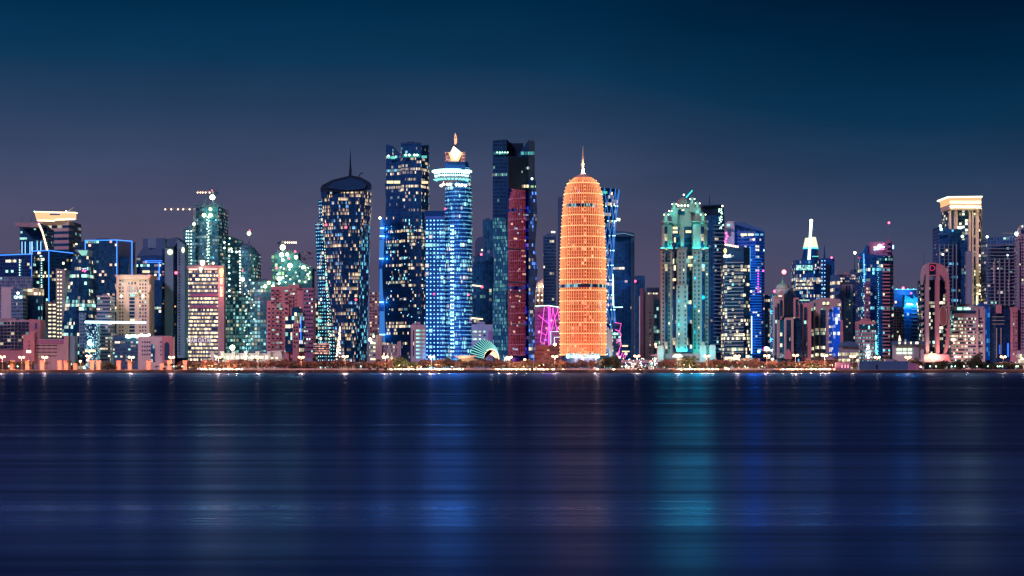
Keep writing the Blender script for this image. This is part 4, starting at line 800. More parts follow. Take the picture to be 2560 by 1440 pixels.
# C12
t=bld('domed_building','far cream block with small pyramid roof between the black and orange towers','building',[(1336,2450),(1359,2450)],[718,718],'cream',gl(p=.2,s=1.2,tint=(.05,.03,.05),wall=(.3,.22,.2),mull=.45),mode='skin',depth=24,cw=5,roof=False)
mb=MB(); q=P(1358,718,2462); mb.revolve([(11,q.z),(8.5,q.z+6),(0,q.z+12)],q.x,q.y,8); mb.build('pyramid_roof',M['cream'],t)
for a in (1345,1355):
    for b in (738,751): lamp(t,a,b,2446,1.0,(1,.75,.4),6)
plight(1342,716,2440,(1,.75,.4),9000,1); plight(1352,716,2440,(1,.75,.4),9000,1)
# C13 building with violet neon lines
t=bld('neon_building','wide low building criss-crossed by magenta neon lines left of the orange tower','building',[(1338,2140),(1398,2140)],[768,770],'violet',gl(p=.05,run=.10,row=.06,s=1.2,warm=.9,c1=(1,.6,.5),tint=(.10,.03,.10),wall=(.16,.07,.18),mull=.3),fh=4.6,band=(.3,.85),depth=24,roof=False)
MG=(1,.10,.62)
neon(t,[(1338,765),(1372,764),(1398,768)],(.6,.95,.95),4,2137,.35)
for pp in ([(1361,766),(1355,815),(1351,853)],[(1371,766),(1372,865)],[(1373,766),(1373,865)],[(1376,766),(1374,830)],[(1383,766),(1377,812),(1372,850)],[(1396,772),(1385,800),(1379,827)],[(1382,770),(1391,820),(1395,830)],[(1346,788),(1358,798),(1372,810)],[(1347,826),(1352,830),(1365,838),(1361,860),(1350,853)],[(1365,838),(1371,818)],[(1393,768),(1398,800)],[(1366,766),(1371,770)],[(1395,816),(1390,828)]):
    neon(t,pp,MG,2.6,2136,.30)
neon(t,[(1398,829),(1377,829),(1377,862)],(.6,.9,1),2.5,2134,.3); neon(t,[(1398,843),(1386,843),(1386,862)],(.6,.9,1),2.5,2134,.3); sbox(t,'dark_panel',1378,1398,830,862,2136.5,1,'violet')
plight(1372,800,2120,(1,.1,.7),8000,2); plight(1365,850,2120,(1,.2,.6),9000,2)
t=bld('podium_building','low rose podium with scattered lit windows under the magenta neon lines','building',[(1334,2105),(1404,2105)],[864,864],'pink',gl(p=.10,run=.12,row=0,s=1.3,warm=.9,tint=(.2,.1,.12),wall=(.3,.16,.17),mull=.1),fh=5,band=(.3,.6),depth=20,roof=False)
# C14
bld('background_tower','dark navy slab with two greenish lit windows left of the orange tower','tower',[(1359,2350),(1390,2350)],[588,588],'slate',gl(p=.03,run=.05,row=0,s=1.2,tint=(.003,.02,.05),wall=(.01,.04,.09),mull=.2),depth=28,fh=4.2,cw=3)
bld('background_tower','thin blue edge of a tall tower peeping out left of the orange tower','tower',[(1396,2420),(1420,2420)],[492,492],'slate',None,depth=28)
sbox(THINGS[-2],'roof_sign',1378,1388,578,582,2345,1,em((.95,1,.8),2)); 
# C15 the orange domed tower
YO=Y0+23; OC=P(1457.5,900,YO); kx=YO/F
t=thing('domed_tower','glowing orange bullet-shaped tower with lattice skin, dome and pale needle spire','tower',OC.x,YO)
pr=[(57,888),(57.5,800),(57.5,700),(56,640),(54.5,600),(52,550),(49,512),(47,490),(43.5,472),(38,459),(30,449.5),(20,443)]
prm=[(r_*kx,Z(y,YO)) for r_,y in pr]
def orad(z):
    if z<=prm[0][1]: return prm[0][0]
    for i in range(len(prm)-1):
        if z<=prm[i+1][1]: a=(z-prm[i][1])/(prm[i+1][1]-prm[i][1]); return prm[i][0]+(prm[i+1][0]-prm[i][0])*a
    return prm[-1][0]
og=gl(p=.10,run=.12,row=.14,runs=8,warm=.86,s=1.0,c1=(1,.48,.24),c2=(.6,.5,.5),tint=(.15,.03,.02),wall=(.25,.05,.02),mull=.15,lo=.12,hi=.92,glow=((1,.13,.05),.30))
od=gl(p=.30,run=.3,row=0,runs=5,warm=.2,s=1.0,c1=(.4,.9,.8),c2=(.35,.75,.8),tint=(.02,.01,.03),mull=.15)
zb=Z(888,YO); zt=prm[-1][1]; NF=50; NS=56
zz=[zb+(zt-zb)*i/NF for i in range(NF+1)]
mb=MB(); mb.revolve([(orad(z)-1.6,z) for z in [GZ]+zz]+[(0,zt)],OC.x,YO,NS); mb.build('core_wall',M['dark'],t)
for i in range(NF):
    ym=908-(zz[i]+zz[i+1]-2*CAMH)/2*F/YO
    dark_=(512<ym<520) or (712<ym<722); m2=MB()
    for k in range(NS):
        A=2*math.pi*k/NS; B=2*math.pi*(k+1)/NS; ra_=orad(zz[i])-1.2; rb=orad(zz[i+1])-1.2
        m2.face([(OC.x+ra_*math.cos(A),YO+ra_*math.sin(A),zz[i]+.2),(OC.x+ra_*math.cos(B),YO+ra_*math.sin(B),zz[i]+.2),(OC.x+rb*math.cos(B),YO+rb*math.sin(B),zz[i+1]-.2),(OC.x+rb*math.cos(A),YO+rb*math.sin(A),zz[i+1]-.2)],[(k,i+.02),(k+1,i+.02),(k+1,i+.98),(k,i+.98)])
    m2.build('window_band',od if dark_ else og,t)
# outer screen: meridian ribs and storey rings, the light on them put into emission
lat=em((1,.34,.15),1.3); lat2=em((1,.44,.19),1.5); lat3=em((1,.31,.12),1.1)
for k in range(NS):
    A=2*math.pi*k/NS; m2=MB(); ca=math.cos(A); sa=math.sin(A); w=.30
    for i in range(NF):
        ym=908-(zz[i]+zz[i+1]-2*CAMH)/2*F/YO
        r0=orad(zz[i])+.3; r1_=orad(zz[i+1])+.3; tx,ty=-sa*w,ca*w
        a0=(OC.x+r0*ca,YO+r0*sa,zz[i]); a1=(OC.x+r1_*ca,YO+r1_*sa,zz[i+1])
        m2.face([(a0[0]-tx,a0[1]-ty,a0[2]),(a0[0]+tx,a0[1]+ty,a0[2]),(a1[0]+tx,a1[1]+ty,a1[2]),(a1[0]-tx,a1[1]-ty,a1[2])])
        m2.face([(a0[0],a0[1],a0[2]),(a0[0]-ca*1.0,a0[1]-sa*1.0,a0[2]),(a1[0]-ca*1.0,a1[1]-sa*1.0,a1[2]),(a1[0],a1[1],a1[2])])
    m2.build('screen_rib',lat,t)
for i in range(NF+1):
    ym=908-(zz[i]-CAMH)*F/YO
    if 513<ym<519 or 713<ym<721: continue
    m2=MB(); m2.revolve([(orad(zz[i])+.35,zz[i]-.28),(orad(zz[i])+.35,zz[i]+.28)],OC.x,YO,NS); m2.build('screen_ring',lat3 if i%3 else lat2,t)
for y0_,y1_,A0,A1 in ((512.5,519.5,3.75,5.15),(712.5,720.5,math.pi,2*math.pi)):
    m2=MB(); n_=36; ra_=orad(Z(y1_,YO))+1.1; rb=orad(Z(y0_,YO))+1.1
    for k in range(n_):
        A=A0+(A1-A0)*k/n_; B=A0+(A1-A0)*(k+1)/n_
        m2.face([(OC.x+ra_*math.cos(A),YO+ra_*math.sin(A),Z(y1_,YO)),(OC.x+ra_*math.cos(B),YO+ra_*math.sin(B),Z(y1_,YO)),(OC.x+rb*math.cos(B),YO+rb*math.sin(B),Z(y0_,YO)),(OC.x+rb*math.cos(A),YO+rb*math.sin(A),Z(y0_,YO))],[(k,.02),(k+1,.02),(k+1,.98),(k,.98)])
    m2.build('service_floor',od,t)
lm=MB()
for i in range(0,NF,1):
    for k in range(NS):
        if i%3==0 or (i*7+k*5)%7==0:
            A=2*math.pi*(k+.5)/NS; r0=orad(zz[i])+.7; p=Vector((OC.x+r0*math.cos(A),YO+r0*math.sin(A),zz[i]+.5)); s_=.42
            q=[p+Vector(v_)*s_ for v_ in ((1,0,0),(0,1,0),(-1,0,0),(0,-1,0),(0,0,1),(0,0,-1))]
            for a,b in ((0,1),(1,2),(2,3),(3,0)): lm.face([q[a],q[b],q[4]]); lm.face([q[b],q[a],q[5]])
o=lm.build('screen_lamps',em((1,.66,.28),3.2),t); o['kind']='stuff'
mb=MB(); mb.revolve([(20*kx,Z(443,YO)),(17*kx,Z(440,YO)),(10*kx,Z(437.5,YO)),(5.5*kx,Z(434,YO)),(3.6*kx,Z(428,YO)),(3.0*kx,Z(410,YO)),(2.0*kx,Z(388,YO)),(.5*kx,Z(366,YO))],OC.x,YO,20); mb.build('spire',M['cream'],t,True)
mb=MB(); mb.revolve([(22*kx,Z(444.5,YO)),(20.5*kx,Z(441.5,YO))],OC.x,YO,32); mb.build('spire_collar',M['violet'],t)
for A in range(6): 
    a=math.pi*(1+A/5); l=bpy.data.lights.new('flood_or_fill','SPOT'); l.energy=26000; l.color=(1,.72,.36); l.spot_size=math.radians(60); l.spot_blend=.8; l.shadow_soft_size=.3
    o=bpy.data.objects.new('flood_or_fill',l); COL.objects.link(o); o.location=(OC.x+14*math.cos(a),YO+14*math.sin(a),Z(437,YO)); o.rotation_euler=(Vector((OC.x,YO,Z(420,YO)))-o.location).to_track_quat('-Z','Y').to_euler()
sbox(t,'entrance_glass',1415,1500,884,895,YO-26,2,gl(p=.3,run=.3,row=0,s=1.6,warm=.1,c1=(.3,.9,.7),tint=(.01,.04,.06)),2,3)
[plight(a_,897,YO-36,(1,.26,.16),130000,1.5) for a_ in (1420,1457,1494)]  # added lights, put here for a warm reflection on the water
# C16 lattice tower
YL=2200; kx=YL/F; LC=P(1490,900,YL)
t=thing('lattice_tower','waisted dark tower wrapped in glowing blue diagonal lattice behind the orange tower','tower',LC.x,YL)
def lr(z):
    y=908-(z-CAMH)*F/YL; w=(y-690)
    return (41+ (17*(max(0,690-y)/215)**1.5) + (20*(max(0,y-690)/200)**1.7))*kx
zt=Z(475,YL); N_=52; zz=[GZ+(zt-GZ)*i/N_ for i in range(N_+1)]
mb=MB(); mb.revolve([(lr(z)-.8,z) for z in zz]+[(0,zt)],LC.x,YL,48); mb.build('core_wall',M['dark'],t)
lg=gl(p=.06,run=.12,row=.07,runs=6,s=1.5,warm=.8,c1=(1,.82,.55),tint=(.003,.018,.06),mull=.1)
for i in range(N_):
    m2=MB()
    for k in range(24,49):
        A=2*math.pi*k/48; B=2*math.pi*(k+1)/48; a0=lr(zz[i])-.5; a1=lr(zz[i+1])-.5
        m2.face([(LC.x+a0*math.cos(A),YL+a0*math.sin(A),zz[i]+.4),(LC.x+a0*math.cos(B),YL+a0*math.sin(B),zz[i]+.4),(LC.x+a1*math.cos(B),YL+a1*math.sin(B),zz[i+1]-.3),(LC.x+a1*math.cos(A),YL+a1*math.sin(A),zz[i+1]-.3)],[(k,i+.1),(k+1,i+.1),(k+1,i+.9),(k,i+.9)])
    m2.build('window_band',lg,t)
lb=em((.06,.28,.9),.8); nd=em((.5,.9,1),6)
for k in range(20):
    for s_ in (1,-1):
        pts=[]
        for i in range(0,N_+1):
            A=2*math.pi*k/20+s_*i*2*math.pi/20/8.6; pts.append((LC.x+(lr(zz[i])+.3)*math.cos(A),YL+(lr(zz[i])+.3)*math.sin(A),zz[i]))
        m2=MB(); m2.tube(pts,.42,4); m2.build('diagonal',lb,t)
for i in range(12):
    z=GZ+(zt-GZ)*i/12.09*1.0+ .01
    for k in range(20):
        A=2*math.pi*(k+.5*(i%2))/20
        if math.sin(A)>.1: continue
        y_=908-(z-CAMH)*F/YL; lamp(t,1280+(LC.x+(lr(z)+.6)*math.cos(A))*F/YL,y_,YL+(lr(z)+.6)*math.sin(A),.7,(.40,.8,1),4,'node_lamp')
neon(t,[(1532,685),(1533,730),(1534,768),(1557,768)],(.45,1,.85),4,YL-22,.5)
for b,h in ((697,38),(742,22)): neon(t,[(1533,b),(1533,b+h)],(.8,1,.85),4,YL-24,.5)
outline(t,'lit_base',[(1516,830),(1530,820),(1545,895),(1512,895)],YL-25,2,'white'); plight(1525,885,YL-40,(.8,1,.7),7000,2); sbox(t,'crown_panel',1502,1518,478,484,YL-27,1,em((.10,.65,.50),1.1))
# C17
t=thing('office_tower','dark rounded-corner slab tower right of the lattice tower','tower',X(1560,2300),2310)
bld('','','',[(1530,2305),(1578,2296),(1586,2306)],[590,588,592],'navy',gl(p=.02,run=.01,row=0,s=1.3,tint=(.006,.035,.075),wall=(.01,.05,.10),mull=.12),par=t,depth=30,cw=4,fh=4.2,roof=False)
outline(t,'cap',[(1541,576),(1578,581),(1586,584),(1586,592),(1530,590),(1530,580)],2292,22,'slate'); neon(t,[(1534,586),(1560,583),(1584,589)],(.2,.5,.6),.9,2290,.3); sbox(t,'edge_pier',1578,1585.5,592,895,2294,2,'bluegrey')
rod(t,'roof_arm',[(1534,545),(1551,543)],2296,.3,'steel'); neon(t,[(1537,545),(1551,548)],(.8,1,.6),4,2294,.5); neon(t,[(1537,549),(1550,552)],(.8,1,.6),4,2294,.5); sbox(t,'mast_house',1530,1540,550,580,2300,6,'slate')
sbox(t,'lit_row',1555,1570,863,866.5,2293,.6,em((1,.8,.5),1.6)); sbox(t,'lit_row',1555,1574,877,880,2293,.6,em((1,.8,.5),1.4))
# C18 magenta zigzag facade
t=bld('neon_annex','low dark annex edged with magenta zigzag neon right of the lattice tower foot','building',[(1532,2160),(1553,2160)],[806,810],'slate',gl(p=.1,tint=(.01,.03,.07)),depth=14,roof=False)
for pp in ([(1537,806),(1553,809),(1549,828),(1540,838),(1549,828),(1553,836),(1550,850),(1542,848)],[(1550,850),(1553,860),(1549,872),(1544,890)],[(1549,876),(1545,892)],[(1556,882),(1551,894)],[(1561,884),(1557,894)],[(1566,886),(1562,895)],[(1538,824),(1549,828)],[(1541,858),(1550,850)]): neon(t,pp,MG,2.6,2157,.30)
# C19 group
t=bld('background_tower','narrow dark tower with red lamp on its left shoulder, far right of centre','tower',[(1588,2450),(1612,2450)],[689,689],'slate',gl(p=.01,run=0,row=0,tint=(.008,.04,.09),wall=(.01,.05,.1),mull=.2),depth=24,mode='skin'); lamp(t,1588,703,2446,1.6,(1,.06,.18),6); neon(t,[(1599,740),(1599,890)],(.7,.45,.5),.6,2446,.5)
t=bld('apartment_tower','pale slab with one column of square windows left of the teal floodlit tower','tower',[(1608,2200),(1655,2200)],[730,730],'grey',None,depth=24,roof=False)
outline(t,'front_wall',[(1612,738),(1634,738),(1634,900),(1612,900)],2196,4,'grey'); outline(t,'front_wall',[(1617,719),(1648,719),(1648,730),(1617,730)],2204,10,'slate'); outline(t,'side_wall',[(1602,720),(1609,720),(1609,900),(1602,900)],2192,14,'violet')
wg=gl(p=.3,run=0,row=0,s=1.2,orand=1,c2=(.4,.9,.9),tint=(.004,.02,.05)); wins(t,[1625],rng(782,880,12),3.4,4.4,2195.6,wg); sbox(t,'lit_row',1617,1645,732,735.5,2198,1,gl(p=.6,s=1.6,warm=.9,tint=(.01,.03,.05)),1.5,8)
sbox(t,'glass_bay',1636,1654,750,900,2197,3,gl(p=.05,run=.12,row=.10,s=1.2,warm=.2,c1=CREAM,c2=(.5,.95,.8),tint=(.006,.05,.09),wall=(.02,.07,.1),mull=.15,lo=.2),2.5,4.6)
# far low filler town behind
for a,b,y in ((436,470,850),(640,700,852),(1330,1362,868),(2228,2262,852),(2095,2160,868),(1175,1240,868),(1575,1612,862),(2456,2500,858)):
    bld('low_building','dim low block in the haze of roofs behind %s'%{436:'the slab with round signs',640:'the long white villa',1330:'the magenta neon building',2228:'the striped tower',2095:'the far slab with the mast',1175:'the ribbed shell pavilion',1575:'the magenta zigzag annex',2456:'the blue panelled office'}[a],'building',[(a,2600),(b,2600)],y,'slate',gl(p=.12,run=.1,row=0,s=1.2,tint=(.01,.03,.06),mull=.35,lo=.3),mode='skin',depth=30,cw=5,group='dim low blocks behind the skyline')
# ------------------------------------------------------------------ RIGHT THIRD OF THE SKYLINE
# R1 teal floodlit classical tower
t=bld('classical_tower','rose stone tower floodlit teal with ribbed dome and corner turrets','tower',[(1686,2105),(1745,2105)],[566,566],'slate',gl(p=.06,run=.16,row=.05,runs=4,s=1.9,warm=.85,c1=CREAM,tint=(.004,.02,.05),wall=(.01,.03,.05),mull=.05),fh=8.2,band=(.1,.8),cw=4,depth=26,roof=False,wname='core_wall')
YT=2085; TEAL=(.01,.62,.52)
pier_l=outline(t,'corner_wall',[(1653,620),(1681,620),(1681,895),(1653,895)],YT+3,18,'tealstone'); outline(t,'corner_wall',[(1657,562),(1680,562),(1680,622),(1655,622)],YT+6,16,'tealstone')
outline(t,'corner_wall',[(1732,620),(1771,620),(1771,895),(1732,895)],YT+2,20,'tealstone'); outline(t,'corner_wall',[(1733,560),(1768,560),(1768,621),(1732,621)],YT+5,18,'tealstone')
outline(t,'centre_pier',[(1694,622),(1716,622),(1716,880),(1694,880)],YT-3,12,'tealstone'); outline(t,'centre_pier',[(1691,712),(1720,712),(1720,880),(1691,880)],YT-6,5,'tealstone')
outline(t,'upper_wall',[(1686,519),(1727,519),(1729,566),(1684,566)],YT+12,16,'tealstone'); outline(t,'pier',[(1702,566),(1710,566),(1710,616),(1702,616)],YT+2,8,'tealstone')
outline(t,'side_wall',[(1728,519),(1757,525),(1757,566),(1728,566)],YT+14,16,'tealstone'); outline(t,'flank_wall',[(1771,622),(1776,625),(1776,895),(1771,895)],YT+5,14,'navy')
dk=gl(p=.10,run=.06,row=0,s=2.0,c1=CREAM,warm=.9,tint=(.003,.012,.03),mull=.0)
for a,b,c_,d2 in ((1661.5,1668.5,566,620),(1663,1669,622,890),(1697,1711,524,536),(1752.5,1760,566,620),(1755,1762.5,622,890),(1682,1690,722,880),(1718,1730,760,880)): sbox(t,'slot_window',a,b,c_,d2,YT-.4 if a<1690 or a>1730 else (YT-7 if c_>700 else YT+10),3.5 if a<1690 or a>1730 else 2.5,dk,3.2,4.1)
wg=gl(p=.10,run=0,row=0,s=2.1,c1=CREAM,warm=.95,orand=1,tint=(.003,.015,.03),mull=0)
wins(t,[1658,1673],[632,642,652]+rng(665,870,21),3.4,4.6,YT+2.6,wg); wins(t,[1737,1747,1767],[632,642,652]+rng(665,870,21),3.4,4.6,YT+1.6,wg); wins(t,[1700,1709],[634,644]+rng(655,705,6),2.8,5,YT-3.4,wg); wins(t,[1697,1713],rng(718,870,14),2.8,5,YT-6.4,wg)
for a,b,y in ((1682,1694,567),(1682,1694,577),(1714,1728,576),(1720,1732,640),(1720,1731,660),(1682,1690,696)): sbox(t,'lit_window',a,b,y,y+6,YT-1,.6,em((1,.92,.5),1.4))
outline(t,'arch_window',arch(1720,1729,806,862,8),YT-7,.6,'dark')
for a,b,y in ((1651,1682,620),(1691,1719,620),(1731,1773,620),(1652,1682,657),(1732,1772,657),(1655,1682,554),(1732,1770,553)): sbox(t,'cornice',a,b,y-1.3,y+1.3,YT-2 if y!=620 or a!=1691 else YT-5,20,'tealstone')
def turret(px,py,Y,w):
    """domed corner lantern; py = dome base row"""
    k=Y/F; x,y,z=X(px,Y),Y+w*k,Z(py,Y); 
    mb=MB(); mb.revolve([(w*k,z-w*3.6*k),(w*k,z-w*2.6*k)],x,y,8); mb.build('turret_base',M['tealstone'],t)
    for q in range(8):
        A=math.pi/8+q*math.pi/4; m2=MB(); m2.tube([(x+w*.85*k*math.cos(A),y+w*.85*k*math.sin(A),z-w*2.6*k),(x+w*.85*k*math.cos(A),y+w*.85*k*math.sin(A),z)],.28,5); m2.build('column',M['tealstone'],t)
    mb=MB(); mb.revolve([(w*.55*k,z-w*2.6*k),(w*.55*k,z-.2)],x,y,8); mb.build('turret_core',em((.25,1,.75),.8),t)
    mb=MB(); mb.revolve([(w*1.15*k,z-.4),(w*1.15*k,z+.5),(w*.95*k,z+.6),(w*.8*k,z+w*.55*k),(w*.4*k,z+w*.9*k),(0,z+w*1.05*k)],x,y,12); mb.build('turret_dome',M['tealstone'],t)
    plight(px,py-w*2.2+0,Y-5,TEAL,2600,.5); plight(px,py+w*3.2,Y-4,TEAL,1800,.5)
    for s_ in (-1,1): lamp(t,px+s_*w*.9,py-.5,Y,.7,(.75,1,.7),6)
for a,b,Y,w in ((1665.5,537,YT-1,6),(1686,511,YT+8,6),(1731,498,YT+16,6),(1744,509,YT+10,6),(1758,537,YT+2,6.5),(1676,528,YT+5,3.5)): turret(a,b,Y,w)
for a,b,c_,d2 in ((1659,1673,548,562),(1679,1694,520,560),(1738,1752,518,560),(1752,1766,548,562),(1724,1738,508,530)): outline(t,'turret_wall',[(a,c_),(b,c_),(b,d2),(a,d2)],YT+8,12,'tealstone')
k=(YT+14)/F; x,y,z=X(1709,YT+14),YT+26,Z(514,YT+14)
for q in range(20):
    A0=2*math.pi*q/20; m2=MB(); pf=[(17.5*k,z-2),(17.5*k,z),(16.8*k,z+5*k),(15*k,z+10*k),(11*k,z+16*k),(6*k,z+20.5*k),(1.2*k,z+23*k)]
    for i in range(len(pf)-1):
        for s0,s1,e0,e1 in ((0,.5,1.0,1.06),(.5,1,1.06,1.0)):
            A=A0+2*math.pi/20*s0; B=A0+2*math.pi/20*s1
            m2.face([(x+pf[i][0]*e0*math.cos(A),y+pf[i][0]*e0*math.sin(A),pf[i][1]),(x+pf[i][0]*e1*math.cos(B),y+pf[i][0]*e1*math.sin(B),pf[i][1]),(x+pf[i+1][0]*e1*math.cos(B),y+pf[i+1][0]*e1*math.sin(B),pf[i+1][1]),(x+pf[i+1][0]*e0*math.cos(A),y+pf[i+1][0]*e0*math.sin(A),pf[i+1][1])])
    m2.build('dome_rib',M['tealstone'],t)
for a in (1696,1704,1712,1720): plight(a,513,YT+2,(.05,.7,.5),3000,.4); lamp(t,a,514,YT+5,1.1,(.7,1,.7),5)
lamp(t,1709.5,487,YT+26,.9,(.8,1,.9),8); neon(t,[(1715,494),(1731,476)],(.05,.75,.7),1.6,YT+20,.8,'lit_boom')  # boom glows: the teal light on it is put into emission
for (a,b,pw) in ((1656,621,5200),(1674,620,6000),(1677,620,5000),(1703,617,4500),(1737,619,5600),(1747,619,9000),(1766,620,4800),(1686,564,4200),(1725,564,4000),(1735,564,4000),(1742,600,3000),
                 (1656,893,9000),(1674,893,9000),(1697,878,16000),(1714,878,18000),(1737,878,20000),(1750,876,14000),(1767,878,14000)):
    plight(a,b-3,YT-8 if b>800 else YT-3,(.0,.62,.50),pw*(1.3 if b<800 else .5),.6)
for (a,b,pw) in ((1660,820,20000),(1703,810,26000),(1745,830,26000),(1747,760,26000),(1747,690,22000),(1747,640,14000),(1768,740,14000),(1768,660,10000),(1703,750,14000),(1660,760,9000)): plight(a,b,YT-22,(.0,.50,.50),pw*1.15,2)
t=bld('hotel_podium','low teal-lit podium with canopy domes at the foot of the floodlit classical tower','building',[(1641,2045),(1790,2045)],[884,884],'rose',gl(p=.25,run=.2,row=0,s=1.7,c1=CREAM,c2=(.3,1,.8),tint=(.01,.08,.08),wall=(.2,.2,.2),mull=.3),fh=4.5,band=(.3,.8),depth=14,roof=False)
for a,b in ((1650,868),(1757,868),(1780,866)): outline(t,'gate_block',[(a-6,b),(a-3,b-4),(a+7,b-4),(a+9,b),(a+9,905),(a-6,905)],2040,8,'white'); plight(a,b+14,2030,TEAL,7000,1)
mb=MB(); q=P(1694,893,2030); mb.sphere(q,13*2030/F,16,6,.62,0.0); mb.build('canopy_dome',em((.85,1,.75),2.0),t)
for a,pw in ((1665,16000),(1715,12000),(1740,12000)): plight(a,888,2026,TEAL,pw*.25,1)
lamp(t,1639,861,2035,1.4,(1,.5,.25),6); lamp(t,1640,867,2035,1.2,(1,.4,.2),5)
# R2
t=bld('residential_tower','dark balcony-ringed tower just right of the teal floodlit tower','tower',[(1766,2240),(1790,2232),(1811,2240)],[538,538,540],'navy',gl(p=.05,run=.05,row=0,s=1.2,warm=.4,c2=(.4,.9,.9),tint=(.004,.03,.06),wall=(.01,.04,.09)),fh=4.4,band=(.30,.95),cw=3,depth=30,roof=False)
for k in range(34):
    y=562+k*9.6; sbox(t,'balcony_edge',1784,1812,y,y+2,2229,3,'bluegrey')
outline(t,'crown',[(1756,538),(1756,514),(1803,508),(1809,514),(1810,538)],2238,18,'blacks'); outline(t,'crown_beam',[(1756,511),(1806,508),(1806,511),(1756,514)],2232,3,'slate'); mast(t,1774,2238,512,489,.6,.3)
for k in range(26): lamp(t,r.uniform(1797,1809),r.uniform(522,575),2226,.7,(.6,1,.75),r.choice((2,4)),'facade_lamp')
lamp(t,1806,515,2226,1.1,(1,.8,.8),5)
# R3
t=bld('office_tower','dark office slab with pale sill lines and gold disc sign at its top','tower',[(1812,2100),(1859,2096),(1875,2106)],[609,617,620],'dark',gl(p=.07,run=.16,row=.09,runs=3,warm=.85,s=1.9,c1=(1,.88,.55),c2=(.3,.95,.9),tint=(.003,.018,.045),wall=(.01,.03,.06)),fh=4.2,band=(.2,.9),cw=2.6,depth=30,skip_top=22,roof=False)
for k in range(26): sbox(t,'sill',1812.5,1859,655+k*9.0,656.8+k*9.0,2094.5,1.4,'rose' if k>12 else 'grey')
pts=[(1813+3.8*math.cos(q/10*math.pi),627+6.5*math.sin(q/10*math.pi)) for q in range(20)]; outline(t,'disc_sign',pts,2094,.8,em((1,.72,.25),2.2)); text(t,'dari',1817,639.5,2093,8.5,em((.95,1,.85),4),bold=.03); text(t,'yyr',1829.5,639.5,2093,6,em((.8,.7,.65),1.4),bold=.0)
for k in range(7): lamp(t,1814+k*5,611.5+k*.9,2092,1.1,(1,.45+.05*(k%3),.30),6,'parapet_lamp')
for a,b in ((1815,583),(1815,597),(1818,590),(1813,604)): lamp(t,a,b,2120,1.3,(1,.1,.45),4)
plight(1822,606,2084,(1,.4,.3),3500,1)
# R4 blue tower with sloping roof
t=bld('office_tower','bright blue-lit tower with sloping roof and white end wall','tower',[(1836,2200),(1890,2190),(1911,2200)],[556,572,577],'blue',gl(p=.10,run=.05,row=0,runs=2,warm=.75,s=1.9,c1=(1,.86,.55),c2=(.35,.8,1),tint=(.002,.05,.24),wall=(.01,.10,.45),mull=.25),fh=4.2,band=(.25,.8),cw=3.5,depth=30,roof=False,skip_top=14)
outline(t,'white_end',[(1815,557),(1820,553),(1836,553),(1836,700),(1815,700)],2193,14,'white'); outline(t,'roof_beam',[(1836,556),(1866,556),(1866,559),(1912,576),(1912,580),(1836,560)],2186,24,'slate'); outline(t,'balcony',[(1811,570),(1830,569),(1830,572)],2188,8,'rose')
sbox(t,'lit_sign',1818,1825,560,565,2192,.6,em((.3,.9,.75),1.8))
for a in (1820,1823,1826): sbox(t,'slot_window',a,a+1.4,577,590,2192.5,.8,'dark')
for a,b,s_ in ((1852,1867,1),(1870,1884,1),(1887,1897,.25),(1901,1908,.25)): sbox(t,'lit_window',a,b,584,589,2186,.8,em((1,.88,.5) if s_==1 else (.2,.6,.9),1.8 if s_==1 else .9))
for k in range(42): 
    y=612+k*6.6
    if y<888: sbox(t,'blue_strip',1875,1904 if y>640 else 1890,y,y+2.2,2186.5,1.2,em((.01,.16,.75),.85))
neon(t,[(1879,790),(1879,884)],(.45,.75,1),3,2185,.6); neon(t,[(1875,617),(1875,700)],(.1,.5,1),1.5,2185,.5)
for k in range(9): lamp(t,1895.5,677+k*6.6,2184,.9,(.75,.05,.8),3,'violet_lamp')
for (a,b,pw) in ((1885,620,20000),(1890,700,22000),(1888,780,22000),(1886,850,26000)): plight(a,b,2165,(.02,.30,1),pw,2)
lamp(t,1908,677,2184,1.2,(1,.08,.4),5); lamp(t,1897,879,2160,1.6,(.3,1,.9),7)
# R5
t=bld('background_tower','narrow navy block with amber-lit right edge beside the blue sloping tower','tower',[(1912,2280),(1930,2280)],[737,737],'navy',gl(p=.06,s=1.2,tint=(.004,.03,.09),mull=.3,lo=.2),mode='skin',depth=20); neon(t,[(1926,772),(1926,858)],(1,.6,.3),2,2276,.5)
t=thing('illuminated_sign','rounded glowing white sign with small companion above the car park','sign',X(1919,1990),1990); outline(t,'sign_face',[(1911,868),(1915,866.5),(1921,867.5),(1924,871),(1924,877),(1912,877),(1910.5,873)],1988,1,em((.9,.95,1),3)); outline(t,'sign_face',[(1926,873),(1929,875),(1933,873),(1931,878),(1927,878)],1988,1,em((.8,.95,1),3)); rod(t,'pole',[(1918,877),(1918,920)],1989,.3,'steel'); neon(t,[(1910,877),(1911,867)],(1,.05,.6),4,1987,.4)
# R6 arched rose building
def arches(t,lst,Y,g,trim='pink'):
    for a,b,yt,yb in lst: outline(t,'arch_window',arch(a,b,yt,yb),Y-.5,.9,g,2.6,4.1)
ga=gl(p=.03,run=.06,row=.05,runs=3,s=1.4,warm=.6,tint=(.003,.016,.035),wall=(.01,.025,.05),mull=.1,lo=.12)
t=bld('arched_office','dark glass and rose stone office with tall arches under a small green-lit dome','building',[(1935,2060),(1990,2060)],[735,735],'slate',gl(p=.06,run=.08,row=0,s=1.4,tint=(.005,.05,.09),mull=.1),fh=4.1,depth=30,roof=False)
outline(t,'stair_wall',[(1934,740),(1942,740),(1950,728),(1960,728),(1960,792),(1934,900)],2056,6,'rose'); outline(t,'arch_pier',[(1946,748),(1960,744),(1960,790),(1954,796),(1954,800),(1946,800)],2052,6,'rose')
arches(t,[(1938,1942,767,890),(1943,1948,758,800),(1950,1956,750,790)],2051,ga)
